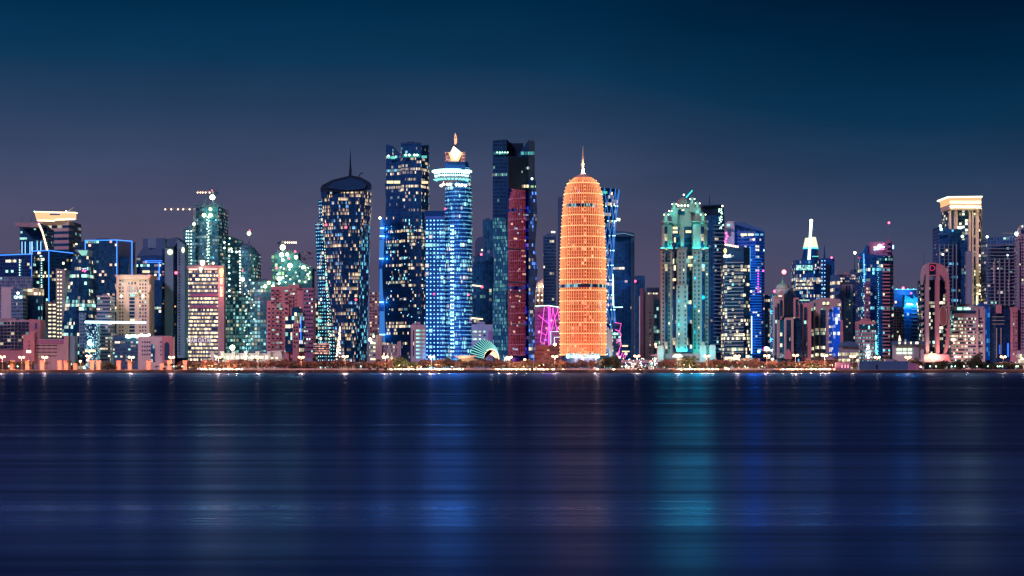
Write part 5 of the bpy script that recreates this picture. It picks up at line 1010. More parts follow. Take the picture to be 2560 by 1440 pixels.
outline(t,'dark_prism',[(1963,740),(1972,724),(1984,735),(1984,900),(1963,900)],2050,14,'blacks')
outline(t,'pink_frame',[(1985,744),(1997,744),(1997,758),(2028,757),(2028,900),(2006,900),(2006,800),(1985,790)],2046,8,'pink'); arches(t,[(1989,1996,748,790),(2000,2006,758,800),(2010,2017,768,892)],2045,ga); sbox(t,'lit_row',1999,2024,749,752,2044,.8,em((.5,.9,.7),.9))
outline(t,'front_frame',[(1962,796),(1964,794),(1984,794),(1984,800),(1962,800)],2036,4,'rose'); arches(t,[(1967,1976,797,880)],2037,ga); outline(t,'front_pier',[(1962,800),(1966,800),(1966,895),(1962,895)],2036,5,'rose'); outline(t,'front_pier',[(1978,800),(1984,800),(1984,895),(1978,895)],2036,5,'rose'); outline(t,'side_pier',[(1944,800),(1949,800),(1949,895),(1944,895)],2044,8,'rose')
sbox(t,'glass_front',1950,1962,800,895,2041,4,gl(p=.05,run=.06,row=.03,s=1.3,c2=(.2,.8,.7),tint=(.003,.04,.07),mull=.05,lo=.06),2.5,4.1); sbox(t,'glass_front',1984,2006,800,895,2041,4,gl(p=.02,run=.02,row=.02,s=1.2,tint=(.003,.012,.03),mull=.05,lo=.1),2.5,4.1); outline(t,'portal',[(1963,884),(1972,872),(1980,884),(1980,898),(1963,898)],2033,4,'pink')
mb=MB(); q=P(1960,722,2085); kk=2085/F; mb.revolve([(21*kk,GZ),(21*kk,q.z),(16*kk,q.z+1),(16*kk,q.z+8*kk)],q.x,q.y+10,20); mb.build('drum_wall',M['rose'],t)
mb=MB(); mb.revolve([(15.5*kk,q.z+8*kk),(12*kk,q.z+12*kk),(6*kk,q.z+15*kk),(3*kk,q.z+17*kk),(1*kk,q.z+24*kk),(.2*kk,q.z+32*kk)],q.x,q.y+10,20); mb.build('dome',wall_mat('copper_dome',(.12,.32,.26)),t)
plight(1950,708,2062,(.6,1,.6),4500,1); plight(1970,708,2062,(.6,1,.6),4500,1); lamp(t,1960,680,2095,2.6,(1,.10,.14),10); sbox(t,'lit_row',1937,1957,738,742,2055,1,gl(p=.6,s=1.5,warm=.9),2,8); lamp(t,1936,728,2050,1.4,(1,.1,.25),5)
# R7
t=bld('arched_office','pale stone office with tall arches and a bright blue glazed bay','building',[(2032,2075),(2102,2075)],[752,752],'rose',None,depth=26,roof=False)
outline(t,'front_wall',[(2033,900),(2033,752),(2038,748),(2060,744),(2100,748),(2104,756),(2104,900)],2070,5,'rose')
g7=gl(p=.10,run=.16,row=.22,runs=3,s=1.5,warm=.8,c1=(1,.9,.6),tint=(.004,.02,.04),mull=.1,lo=.2)
arches(t,[(2051,2064,770,892),(2073,2081,772,890),(2038,2047,790,892),(2093,2101,756,785),(2056,2064,752,764),(2066,2073,752,764),(2035,2038,755,776)],2069.5,g7)
sbox(t,'blue_bay',2083,2100,768,892,2066,3,gl(p=.08,run=.12,row=.15,s=1.4,warm=.9,c1=(.9,.95,.8),tint=(.005,.05,.4),glow=((.0,.06,.55),.8),mull=.08,lo=.1),2.5,4.1); sbox(t,'blue_bay',2072,2082,780,885,2067,2,gl(p=.3,run=.1,row=0,s=1.2,warm=.8,tint=(.005,.05,.3),glow=((.0,.05,.4),.6),mull=.3),1.8,2.5)
for a,b,y in ((2057,2063,754),(2067,2073,754)): outline(t,'lit_arch',arch(a,b,y,y+6),2068.6,.4,em((1,.9,.5),1.5))
outline(t,'buttress',[(2103,800),(2107,800),(2109,895),(2101,895)],2062,8,'pink'); sbox(t,'left_bay',2026,2034,770,895,2062,8,g7,2.5,4.1)
# R8 tower with neon mast
t=bld('office_tower','dark glass tower topped by glowing white cone and tall white neon mast','tower',[(1988,2290),(2036,2284),(2056,2292)],[650,649,652],'navy',gl(p=.16,run=.12,row=.03,runs=3,warm=.6,s=1.5,c1=(1,.8,.6),c2=(.2,.6,1),tint=(.003,.025,.08),wall=(.005,.03,.08),mull=.45),fh=4.3,band=(.1,.9),cw=2.2,depth=30)
for y in (700,709,718): sbox(t,'lit_floor',1990,(2056 if y==700 else 2033),y,y+4.5,2281,.8,gl(p=.9,run=.5,row=.5,s=1.6,warm=.9,c1=(1,.82,.55),mull=.06),1.6,3)
sbox(t,'sign_panel',1990,2032,663,675,2281.5,.8,gl(p=.5,run=.5,row=.3,runs=3,s=2.0,warm=.3,c2=(.4,1,.75),tint=(.01,.08,.12),mull=.2),1.2,1.5); sbox(t,'sign_panel',2036,2052,667,673,2283,.8,gl(p=.5,run=.4,s=1.2,c1=(.8,.6,.6),mull=.2),1.2,1.5)
mb=MB(); q=P(2029,650,2300); kk=2300/F; mb.revolve([(24*kk,GZ+100),(23*kk,q.z),(20.5*kk,q.z+9*kk),(17*kk,q.z+28*kk)],q.x,q.y+8,28); mb.build('cone_base',M['navy'],t)
def cone(z0,z1,r0,r1_,mat,nm,a0=0,a1=1):
    m2=MB(); n=24
    for i in range(n):
        A=math.pi+math.pi*(a0+(a1-a0)*i/n); B=math.pi+math.pi*(a0+(a1-a0)*(i+1)/n)
        m2.face([(q.x+r0*kk*math.cos(A),q.y+8+r0*kk*math.sin(A),q.z+z0*kk),(q.x+r0*kk*math.cos(B),q.y+8+r0*kk*math.sin(B),q.z+z0*kk),(q.x+r1_*kk*math.cos(B),q.y+8+r1_*kk*math.sin(B),q.z+z1*kk),(q.x+r1_*kk*math.cos(A),q.y+8+r1_*kk*math.sin(A),q.z+z1*kk)])
    m2.build(nm,mat,t)
cone(28,32,19.5,18.8,em((.10,.75,.95),1.5),'cone_glow'); cone(32,56,18.8,13.5,em((.95,1,.72),1.1),'cone_panel',0,.33); cone(32,58,18.8,13,em((.95,1,.72),1.1),'cone_panel',.48,1)
mb=MB(); mb.revolve([(18.0*kk,q.z+28*kk),(12.6*kk,q.z+55*kk),(0,q.z+55*kk)],q.x,q.y+8,20); mb.build('cone_core',M['blue'],t)
neon(t,[(2020.5,649),(2026,553)],(.7,1,.75),5,2276,.55); neon(t,[(2024.5,649),(2030,553)],(.7,1,.75),5,2276,.55); outline(t,'mast',[(2020.5,650),(2026,552),(2030,552),(2024.5,650)],2278,2,em((.25,.7,.9),1.2)); lamp(t,2028,552,2276,2.0,(1,.85,.65),9); rod(t,'stay',[(2031,562),(2033,575)],2278,.3,'steel')
plight(2030,600,2230,(.03,.4,1),25000,4); neon(t,[(2030,641),(2046,641)],(.1,.7,.6),1.6,2276,.5)
# R9
t=bld('background_tower','dark twin-pier tower with pencil spire right of the neon mast tower','tower',[(2056,2270),(2086,2270)],[646,645],'navy',gl(p=.03,run=.03,row=0,s=1.2,tint=(.004,.02,.06),wall=(.006,.03,.08),mull=.5),fh=4.3,cw=3,depth=24,roof=False)
outline(t,'recess',[(2063,662),(2076,662),(2076,895),(2063,895)],2268,2,'blacks'); rod(t,'spire',[(2061,648),(2061,628),(2061,611)],2275,1.6,'navy',.2); lamp(t,2079,644,2266,1.2,(1,.1,.25),6)
for k in range(14): lamp(t,2062,652+k*10,2265,.6,(.3,.6,1),3,'facade_lamp'); lamp(t,2055,652+k*10,2265,.6,(.3,.7,1),3,'facade_lamp')
t=bld('office_building','curved block with glowing amber balconies behind the arched stone office','building',[(2084,2200),(2100,2200)],[686,690],'slate',gl(p=.5,run=.4,row=0,s=1.5,warm=.9,c1=(1,.75,.45),mull=.05),fh=8.4,band=(.3,.75),depth=22,roof=False); outline(t,'dark_gable',[(2097,737),(2110,724),(2110,900),(2100,900)],2190,8,'blacks'); rod(t,'roof_crane',[(2085,690),(2092,679),(2100,677)],2205,.5,'steel')
# R10
t=bld('apartment_tower','pale slab towers with stepped windows and thin lamp-tipped mast','tower',[(2097,2360),(2146,2360)],[686,686],'rose',gl(p=.12,run=.05,row=0,s=1.3,c1=(1,.8,.55),wall=(.3,.22,.28),tint=(.01,.03,.09),mull=.3,lo=.25,hi=.8),mode='skin',cw=5,depth=24)
sbox(t,'upper_glass',2100,2138,693,707,2357,1,gl(p=.3,run=.1,row=0,s=1.6,warm=.9,c1=(1,.8,.6),tint=(.01,.04,.11),mull=.3,lo=.3,hi=.8),3,3.6)
outline(t,'front_slab',[(2103,711),(2132,711),(2132,895),(2103,895)],2340,14,'rose'); wins(t,[2117,2124],rng(725,835,13),3,2.6,2339.6,gl(p=.1,orand=1,tint=(.01,.03,.08),s=1.2)); sbox(t,'slot_window',2115,2118,713,745,2339,1,'navy'); sbox(t,'slot_window',2122,2125,713,745,2339,1,'navy')
sbox(t,'glass_bay',2133,2144,711,895,2342,4,gl(p=.10,run=.05,row=0,s=1.2,c1=(1,.8,.6),tint=(.01,.04,.12),wall=(.1,.1,.2),mull=.2,lo=.2),5,4); mast(t,2137,2365,686,634,.6,.2); lamp(t,2137,632,2362,1.7,(1,.95,.75),12); outline(t,'roof_box',[(2124,686),(2133,673),(2145,675),(2147,686)],2366,14,'slate')
bld('background_tower','blue-violet slab directly behind the striped glass tower, left side','tower',[(2145,2300),(2162,2300)],[678,700],'violet',gl(p=.04,run=.0,row=0,tint=(.02,.04,.15),wall=(.05,.05,.17),mull=.3),mode='skin',depth=20,roof=False)
# R11 striped glass tower with sign
t=bld('office_tower','navy glass tower with rose striped flank, roof sign and red-lit antenna','tower',[(2157,2150),(2166,2140),(2206,2134),(2233,2140)],[628,634,640,640],'navy',gl(p=.05,run=.06,row=.07,runs=3,warm=.5,s=1.5,c1=(.9,1,.6),c2=(.2,.8,.95),tint=(.003,.02,.07),wall=(.003,.02,.07)),fh=4.15,band=(.1,.9),cw=2.5,depth=30,roof=False)
for k in range(28):
    y=660+k*8.75; sbox(t,'stripe',2206.5,2232,y,y+3.2,2133,6,'pink')
sbox(t,'dark_groove',2226,2229,640,898,2131,3,'blacks'); sbox(t,'lit_floor',2196,2231,646,651,2131.5,1,gl(p=.5,run=.3,row=0,s=1.4,warm=.1,c1=(.5,1,.8),tint=(.01,.08,.1)),1.6,3)
outline(t,'fin_roof',[(2157,634),(2164,620),(2170,612),(2169,634)],2142,10,'blue'); neon(t,[(2159,634),(2161,700),(2162,790)],(.03,.25,1),2.5,2132,.8)
for k in range(40): lamp(t,2195+r.uniform(-1.5,1.5),660+k*5.6,2129,.5,(.1,.55,.9),r.choice((1.5,3)),'facade_lamp')
for k in range(30): lamp(t,2188+k*.12+r.uniform(-2,2),830+k*1.9,2128,.8,(.12,.9,.85),r.choice((3,5)),'facade_lamp')
for k in range(24): lamp(t,2160.5+r.uniform(-1,1),650+k*6,2130,.7,(.2,.6,1),r.choice((2,5)),'facade_lamp')
outline(t,'roof_screen',[(2170,640),(2172,606),(2180,604),(2228,604),(2232,608),(2232,640)],2146,4,'violet')
mb=MB(); mb.tube([P(2199,615.5,2142),P(2199,615.5,2140)],2.6,16); mb.build('sign_globe',em((1,.95,.75),3.5),t)
for a,b,y,c_ in ((2184,2193,618,(1,.25,.2)),(2204,2211,617.5,(.35,.8,1)),(2185,2196,623.5,(.3,.75,1)),(2198,2210,622.8,(1,.12,.25))): neon(t,[(a,y+.5),((a+b)/2,y-.6),(b,y)],c_,6,2141,.75,'sign_stroke')
neon(t,[(2204,613),(2210,609)],(1,.1,.3),5,2141,.6,'sign_stroke'); neon(t,[(2233,613),(2233,622)],(.3,.6,1),5,2141,.7,'sign_stroke')
outline(t,'antenna_tower',[(2220,640),(2220.5,597),(2227,597),(2227.5,640)],2144,3,'violet'); 
for y in (608,619,630): sbox(t,'antenna_band',2219.8,2227.8,y,y+5,2143,5,'blacks')
rod(t,'antenna',[(2222.3,600),(2222.3,580),(2222.3,558)],2144,.35,'violet',.15); lamp(t,2222.3,557,2143,1.3,(1,.08,.15),8)
bld('','','',[(2163,2122),(2175,2122)],[706,706],'violet',gl(p=.25,run=0,row=0,s=1.2,warm=.8,tint=(.02,.03,.08),wall=(.2,.12,.2),mull=.3),par=t,depth=8,fh=4.2,band=(.3,.85),roof=False,wname='balcony_wall')
# R12
t=bld('office_building','small rose striped office with glittering glass before the navy striped tower','building',[(2148,2040),(2189,2040)],[803,803],'pink',gl(p=.65,run=.1,row=0,runs=1,s=1.0,warm=.1,c1=(.4,.9,.85),c2=(.45,.8,.85),tint=(.004,.03,.05),mull=.35),fh=3.75,band=(.25,.80),cw=1.2,depth=24,skip_top=9)
sbox(t,'dark_floor',2148,2189,811,823,2038.5,2,gl(p=.15,s=1.2,warm=.1,tint=(.004,.03,.06)),2,4)
for k in range(110): 
    a=r.uniform(0,1); lamp(t,2170+r.uniform(-8,9)*(.3+.7*a),862+a*34,2030,.38,(.8,.95,.9),r.choice((1.5,3)),'string_light')
t=bld('glass_pavilion','low building of bright cream glass floors under a curved roof','building',[(2104,2030),(2147,2030)],[868,868],'grey',gl(p=.95,run=.5,row=.5,s=1.6,warm=.9,c1=CREAM,mull=.04),fh=7,band=(.2,.7),depth=20,roof=False); outline(t,'curved_roof',[(2102,866),(2110,856),(2125,853),(2140,856),(2147,862),(2147,868)],2026,24,'slate')
# R13
t=bld('drum_building','round-topped building with bright blue-lit drum beyond the striped tower','tower',[(2236,2330),(2293,2330)],[735,735],'navy',gl(p=.12,run=.06,row=0,s=1.4,tint=(.004,.03,.09),warm=.8,mull=.3),fh=4.4,cw=3.5,depth=28,roof=False)
mb=MB(); q=P(2265,735,2330); kk=2330/F; mb.revolve([(29*kk,q.z-1),(29*kk,q.z+10*kk),(27*kk,q.z+12*kk),(0,q.z+13*kk)],q.x,q.y+12,36); mb.build('blue_drum',wall_mat('blue_drum_panel',(.02,.22,.6)),t)
for a in (2242,2256,2270,2284): plight(a,736,2306,(.05,.5,1),9000,1); lamp(t,a,723,2312,.8,(.4,.8,1),4)
lamp(t,2258,720,2320,1.6,(1,.1,.2),6); sbox(t,'neon_line',2237,2292,722.5,724,2303,1,em((.1,.6,1),2)); lamp(t,2278,733,2300,1.1,(.8,.1,.6),5)
t=bld('office_building','blue-lit office with white script sign on its crown left of the arched tower','building',[(2259,2200),(2310,2200)],[767,767],'blue',gl(p=.06,run=.06,row=.10,runs=3,s=1.3,warm=.5,c2=(.5,.8,1),tint=(.003,.06,.22),wall=(.01,.07,.22)),fh=4.6,band=(.2,.9),depth=26,roof=False)
outline(t,'crown_glass',[(2261,767),(2262,737),(2275,743),(2284,748),(2284,735),(2287,742),(2292,744),(2308,737),(2308,767)],2202,14,wall_mat('crown_glass',(.05,.4,.7))); 
for a in (2263,2272,2283,2300): plight(a,765,2190,(.08,.6,1),7000,.8)
def scribble(a,b,y,Y,c_,sd,amp=2.2):
    rr=random.Random(sd); x_=a; pts=[]
    while x_<b: pts.append((x_,y+rr.uniform(-amp,amp))); x_+=rr.uniform(.8,1.6)
    neon(t,pts,c_,5,Y,.42,'sign_script'); neon(t,[(a,y+1.6),(b,y+1.6)],c_,4,Y,.35,'sign_script')
scribble(2267,2283,760,2197,(.9,1,.6),4); scribble(2291,2306,760,2197,(.9,1,.6),8)
for k in range(9): sbox(t,'sill',2279,2296,774+k*9.2,775.2+k*9.2,2198,1.5,'rose')
bld('apartment_block','narrow pale block with small dark square windows left of the blue-lit office','building',[(2234,2180),(2259,2180)],[768,768],'grey',gl(p=.15,run=0,row=0,s=1.4,tint=(.01,.02,.05),wall=(.32,.26,.32),mull=.5,lo=.4,hi=.9),mode='skin',cw=3.3,fh=3.3,depth=20)
# R14
t=bld('low_building','low white hall with six bright green-white windows behind the dark shed','building',[(2240,2025),(2310,2025)],[862,862],'white',None,depth=20,roof=False)
for a in (2242,2257.5,2270):
    for y in (871,880): sbox(t,'lit_window',a,a+(13 if a<2250 else 9 if a<2260 else 10),y,y+5,2024,1,em((.75,1,.7),1.7))
sbox(t,'grille_wall',2284,2298,864,895,2022,3,'grey'); outline(t,'roof_slab',[(2236,853),(2312,853),(2312,862),(2236,862)],2018,16,'slate')
for a,w_,c_ in ((2247,4,CREAM),(2262,3,(1,.5,.4)),(2276,3,WHITE),(2289,7,CREAM)): sbox(t,'lit_window',a,a+w_,854.5,860,2017,.6,em(c_,2.2))
outline(t,'lit_tent',[(2247,852),(2249.5,838),(2253,852)],2026,3,em((1,.8,.6),1.8))
# R15 arched tower
YD=2045
t=bld('arched_tower','rose arch-topped tower with dark glass centre and oval medallion','tower',[(2306,YD+12),(2372,YD+12)],[700,700],'blacks',gl(p=.10,run=.12,row=.07,runs=2,s=1.9,warm=.85,c1=(1,.92,.65),tint=(.003,.01,.025),wall=(.003,.01,.02)),fh=4.1,band=(.2,.9),cw=2.4,depth=24,roof=False)
lft=[(2305,900),(2305,700),(2305.5,680),(2309,668),(2314,661),(2320,658),(2324,658),(2324,900),(2316,900),(2316,682),(2310,690),(2307,703),(2309,704),(2309,900)]
outline(t,'left_arch',[(2305,712),(2305,682),(2309,668),(2314,661),(2320,658),(2323,658),(2323,900),(2315,900),(2315,684),(2310,692),(2307.5,712)],YD,8,'rose')
outline(t,'right_arch',[(2341,658),(2349,659),(2358,663),(2366,672),(2371,685),(2373.5,702),(2374.5,760),(2375,840),(2372,868),(2364,888),(2356,896),(2352,896),(2362,880),(2367,860),(2370,830),(2371,760),(2369,725),(2364,704),(2356,692),(2349,685),(2349,900),(2341,900)],YD,8,'pink')
sbox(t,'lintel',2323,2341,657,660,YD,8,'pink'); sbox(t,'lintel',2323,2341,687,689.5,YD,8,'pink'); sbox(t,'glass_strip',2323,2341,660,687,YD+3,5,'blacks'); text(t,'D',2331,671,YD+2,15,em((.8,.05,.22),.7),bold=0)
for k in range(12):
    y=704+k*14.6
    if y<880: outline(t,'bracket',[(2350 if k==0 else 2366-min(k,6)*.6,y),(2372.5,y),(2372.5,y+6),(2367,y+6),(2362 if k==0 else 2364,y)],YD+2,6,'pink')
    if y<890: outline(t,'bracket',[(2305,y),(2310,y),(2308,y+6),(2305,y+6)],YD+2,6,'rose')
outline(t,'medallion',[(2358+9.5*math.cos(q/12*math.pi),790+25*math.sin(q/12*math.pi)) for q in range(24)],YD-1,2,wall_mat('carved_medallion',(.20,.09,.10),sc=.8)); neon(t,[(2358+9.8*math.cos(q/12*math.pi),790+25.4*math.sin(q/12*math.pi)) for q in range(25)],(.8,.6,.65),.45,YD-1.2,.2,'medallion_rim')  # rim glows faintly, light on its edge put into emission
outline(t,'base_wall',[(2307,886),(2372,886),(2378,905),(2303,905)],YD-4,6,'pink'); sbox(t,'lit_entrance',2322,2342,884,887,YD-5,1,em((1,.7,.4),2.5)); mast(t,2310,YD+14,668,632,.3,.1); rod(t,'roof_crane',[(2366,672),(2372,666),(2373,664)],YD+14,.6,'steel')
plight(2320,893,YD-12,(1,.5,.3),16000,1); plight(2344,893,YD-12,(1,.42,.28),30000,1); plight(2420,893,2052,(1,.42,.32),60000,1.5)  # last light is added, for a warm streak on the water
# R16 tall lit-crown tower
t=bld('crowned_tower','tallest right-hand tower with blazing cream cornice and floodlit piers','tower',[(2374,2440),(2443,2430),(2455,2450)],[524,524,526],'slate',gl(p=.25,run=.12,row=.04,runs=3,s=1.7,warm=.9,c1=(1,.9,.6),tint=(.004,.02,.05),wall=(.01,.025,.06),mull=.3),fh=4.3,band=(.15,.85),cw=4,depth=34,roof=False)
for a,b in ((2374,2378),(2387,2389),(2391,2394),(2424,2427),(2431,2434),(2441,2447),(2452,2455)): sbox(t,'pier',a,b,524,895,2424 if a<2450 else 2440,6,'cream')
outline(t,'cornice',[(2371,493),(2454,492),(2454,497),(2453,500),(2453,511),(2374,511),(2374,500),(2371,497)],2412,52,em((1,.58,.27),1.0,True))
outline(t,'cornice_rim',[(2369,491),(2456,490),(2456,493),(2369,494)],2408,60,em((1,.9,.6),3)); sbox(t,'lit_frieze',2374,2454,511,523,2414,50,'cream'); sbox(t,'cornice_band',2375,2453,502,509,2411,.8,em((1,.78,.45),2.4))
for k in range(17): lamp(t,2377+k*4.6,516.5,2411,1.0,(1,.9,.65),6)
for (a,b,pw) in ((2376,530,16000),(2388,530,9000),(2433,530,12000),(2444,530,20000),(2380,560,9000),(2444,590,16000),(2444,680,20000),(2436,750,16000),(2450,750,16000)): plight(a,b,2402,(1,.70,.36),pw*.38,1)
for y in (712,733): neon(t,[(2442,y),(2454,y+3)],(1,.8,.45),4,2421,.7,'lit_ledge')
neon(t,[(2442,739),(2442,762)],(1,.85,.5),2.5,2421,.7); neon(t,[(2454,739),(2454,762)],(1,.85,.5),2.5,2421,.7)
# R17
t=bld('unfinished_tower','blue netted unfinished tower standing before the cream-crowned tower','tower',[(2348,2330),(2377,2326),(2402,2336)],[567,573,572],'navy',gl(p=.04,run=.04,row=0,s=1.2,c2=(.15,.6,1),tint=(.004,.025,.07),wall=(.03,.06,.16),mull=.2),fh=4.3,band=(.22,.9),cw=4,depth=30)
for a in (2349,2361,2371,2382,2391): sbox(t,'column',a,a+1.2,610,895,2322,3,'grey')
for k in range(18): sbox(t,'slab_edge',2349,2384,612+k*9,613+k*9,2321,3,'bluegrey')
sbox(t,'core_wall',2417,2431,628,895,2325,12,'grey'); 
for a,b in ((2351,565),(2353,573),(2397,569),(2402,569),(2406,591)): lamp(t,a,b,2318,1.6,(.6,1,.8),10)
sbox(t,'scaffold',2346,2366,583,586,2322,3,'slate'); lamp(t,2357,636,2318,1.3,(.9,.9,.8),4)
sbox(t,'side_wing',2402,2417,600,895,2332,18,gl(p=.02,tint=(.004,.02,.06),wall=(.01,.03,.08),mull=.3,lo=.2,s=1),4,4)
# R18
t=bld('unfinished_tower','grey unfinished frame tower with bright lamp at its right corner, far right','tower',[(2468,2350),(2535,2344),(2546,2352)],[594,590,588],'slate',gl(p=.05,run=.05,row=0,s=1.2,c1=(1,.8,.8),tint=(.01,.03,.08),wall=(.05,.06,.13),mull=.3),fh=4.4,band=(.25,.88),cw=4,depth=30,roof=False)
for k in range(23): sbox(t,'slab_edge',2469,2536,612+k*8.7,613.4+k*8.7,2340,5,'grey')
for a in (2487,2499,2512,2523): sbox(t,'column',a,a+1.6,645,870,2338,4,'grey')
for k in range(7): sbox(t,'light_panel',2483,2486.5,655+k*8,661+k*8,2337,1,'white'); sbox(t,'light_panel',2520,2523,700+k*8,705+k*8,2337,1,'white') if k<4 else None
lamp(t,2542,585,2335,2.4,(.8,1,.8),14,'floodlamp'); lamp(t,2468,592,2335,1.5,(.6,1,.85),9); lamp(t,2540,583,2335,1.4,(.7,1,.9),9); rod(t,'roof_boom',[(2508,583),(2542,584)],2345,.35,'steel'); lamp(t,2519,638,2336,1.2,(.9,.9,1),3)
# R19
t=bld('office_tower','tall stone tower with turret cut by the right edge of the photo','tower',[(2548,2320),(2600,2320)],[590,590],'rose',gl(p=.05,run=0,row=0,s=1.4,tint=(.006,.015,.04),wall=(.34,.26,.32),mull=.5,lo=.3,hi=.85),mode='skin',cw=4,depth=26,roof=False)
outline(t,'turret',[(2550,590),(2551,570),(2556,563),(2562,560),(2600,560),(2600,590)],2322,14,'rose'); lamp(t,2556,566,2318,.9,(.6,1,.9),4); sbox(t,'turret_window',2553,2559,573,582,2320,1,'navy')
sbox(THINGS[-1],'side_pier',2546,2549,600,895,2316,8,'grey')
# R20
t=bld('office_building','busy lit office with green sign on its roof line right of the arched tower','building',[(2378,2080),(2461,2080)],[766,766],'rose',gl(p=.42,run=.30,row=.10,runs=3,warm=.85,s=1.4,c1=(1,.92,.65),c2=(.6,1,.9),tint=(.006,.015,.03)),fh=4.0,band=(.35,.85),cw=1.9,depth=26,skip_top=10)
sbox(t,'roof_sign_glow',2394,2405,769,774.5,2078.5,.6,em((.35,1,.75),2.6)); scribble(2410,2426,771.5,2078,(.4,1,.75),12,1.6); sbox(t,'end_pier',2441,2446,770,905,2077,4,'rose'); sbox(t,'end_pier',2459,2463,772,905,2077,4,'rose'); sbox(t,'left_glass',2378,2384,775,830,2077,3,gl(p=.2,s=1.2,warm=.1,c1=(.2,.8,.8),tint=(.01,.1,.16)),1.5,2)
sbox(t,'dark_floor',2385,2440,777,783,2078,2,'dark')
# R21
t=bld('office_building','narrow building of deep blue glowing glass panels beside the busy lit office','building',[(2446,2110),(2476,2110)],[763,764],'blue',None,depth=20)
sbox(t,'blue_glass',2466,2475,772,900,2106,3,gl(p=.15,run=.2,row=0,s=1.0,warm=.1,c1=(.1,.5,1),c2=(.1,.5,1),tint=(.003,.06,.3),glow=((0,.07,.45),.5),mull=.1),2,5); sbox(t,'edge',2475,2477,768,900,2104,6,'grey'); sbox(t,'teal_glass',2478,2490,764,900,2110,8,gl(p=.12,run=.1,row=0,s=1.1,warm=.1,c1=(.2,.6,.8),c2=(.1,.5,.8),tint=(.004,.04,.12),mull=.2),1.6,3)
# R22
t=bld('office_building','near-black glass office with rose side pier and blue uplight columns','building',[(2489,2070),(2531,2070)],[765,765],'blacks',gl(p=.01,run=.01,row=0,s=1.2,tint=(.004,.012,.04),wall=(.006,.012,.04),mull=.05),fh=4.1,band=(.1,.9),depth=24,roof=False)
sbox(t,'stone_panel',2492,2504,762,783,2066,4,'pink'); outline(t,'end_tower',[(2528,768),(2545,768),(2544,778),(2544,905),(2531,905),(2531,778)],2062,14,'pink'); outline(t,'rear_pier',[(2544,766),(2550,766),(2550,905),(2544,905)],2070,14,'violet')
for a in (2491.5,2502.5): neon(t,[(a,820),(a,895)],(.7,.42,.42),.45,2067,.35,'lit_stone_rib')  # ribs glow: the light on the stone is put into emission
for y in (792,801,810): neon(t,[(2480,y),(2511,y)],(.7,.42,.45),.4,2066,.25,'ledge')  # ledges glow as well, light on them put into emission
wins(t,[2534,2540],rng(782,885,12),2.4,3.8,2061.6,gl(p=.04,orand=1,tint=(.05,.02,.03),s=1)); neon(t,[(2520,858),(2520,892)],(.02,.12,1),2.5,2058,.8,'uplight'); neon(t,[(2499,862),(2499,885)],(.02,.15,.9),1.2,2058,.6,'uplight')
bld('low_building','low block with pale lit ground floor at the right edge','building',[(2549,2050),(2600,2050)],[876,876],'rose',gl(p=.8,s=1.4,warm=.9),fh=6,depth=18,roof=False)
# ------------------------------------------------------------------ THE SHORE: lamps, trees, palms, cars, piers
ANCH=[(-60,60,'the square-grid office'),(60,190,'the stepped car park'),(190,290,'the twisted glass sail tower'),(290,345,'the oval floodlit hall'),(345,440,'the white arcade block'),(440,550,'the office with the red sign'),(550,665,'the long white villa'),(665,785,'the rose stone block'),(785,925,'the tapering triangle-window tower'),(925,1010,'the blue light-strip tower'),(1010,1070,'the twin-topped tower'),(1070,1175,'the saucer tower'),(1175,1255,'the ribbed shell pavilion'),(1255,1340,'the black mirror tower'),(1340,1400,'the magenta neon building'),(1400,1520,'the orange domed tower'),(1520,1600,'the lattice tower foot'),(1600,1655,'the pale window-column slab'),(1655,1790,'the teal floodlit tower'),(1790,1875,'the gold disc sign office'),(1875,1935,'the blue sloping-roof tower'),(1935,2030,'the dark arched office'),(2030,2105,'the blue-bay arched office'),(2105,2150,'the cream glass pavilion'),(2150,2240,'the striped antenna tower'),(2240,2303,'the white hall with green windows'),(2303,2378,'the rose arch-topped tower'),(2378,2465,'the busy lit office'),(2465,2640,'the near-black glass office')]
ORD=['leftmost','second from left','third from left','fourth from left','fifth from left','sixth from left','seventh from left','eighth from left','ninth from left','tenth from left','eleventh from left','twelfth from left','thirteenth from left','fourteenth from left','fifteenth from left','sixteenth from left']
def assign(objs,what,adj=''):
    """objs: list of (px,obj); labels that single out each one by the landmark behind it and its order"""
    for a,b,nm in ANCH:
        g=sorted([(p,o) for p,o in objs if a<=p<b],key=lambda q_:q_[0])
        for i,(p,o) in enumerate(g):
            if len(g)==1: o['label']='%s, the only one before %s'%(what,nm)
            else: o['label']='%s, %s before %s'%(what,ORD[min(i,15)],nm)
def leafmat(name,c,c2):
    m,t_=new_mat(name); N=t_.nodes.new; o=N('ShaderNodeOutputMaterial'); b=N('ShaderNodeBsdfPrincipled'); g=N('ShaderNodeNewGeometry'); x=N('ShaderNodeMix'); x.data_type='RGBA'
    x.inputs[6].default_value=(*c,1); x.inputs[7].default_value=(*c2,1); t_.links.new(g.outputs['Random Per Island'],x.inputs[0]); t_.links.new(x.outputs[2],b.inputs['Base Color']); b.inputs['Roughness'].default_value=.6
    t_.links.new(b.outputs[0],o.inputs[0]); return m
LEAF=leafmat('leaves',(.08,.05,.045),(.18,.11,.10)); PALM=leafmat('palm_leaves',(.03,.05,.02),(.08,.09,.04)); DLEAF=leafmat('dark_leaves',(.010,.03,.015),(.03,.055,.03))
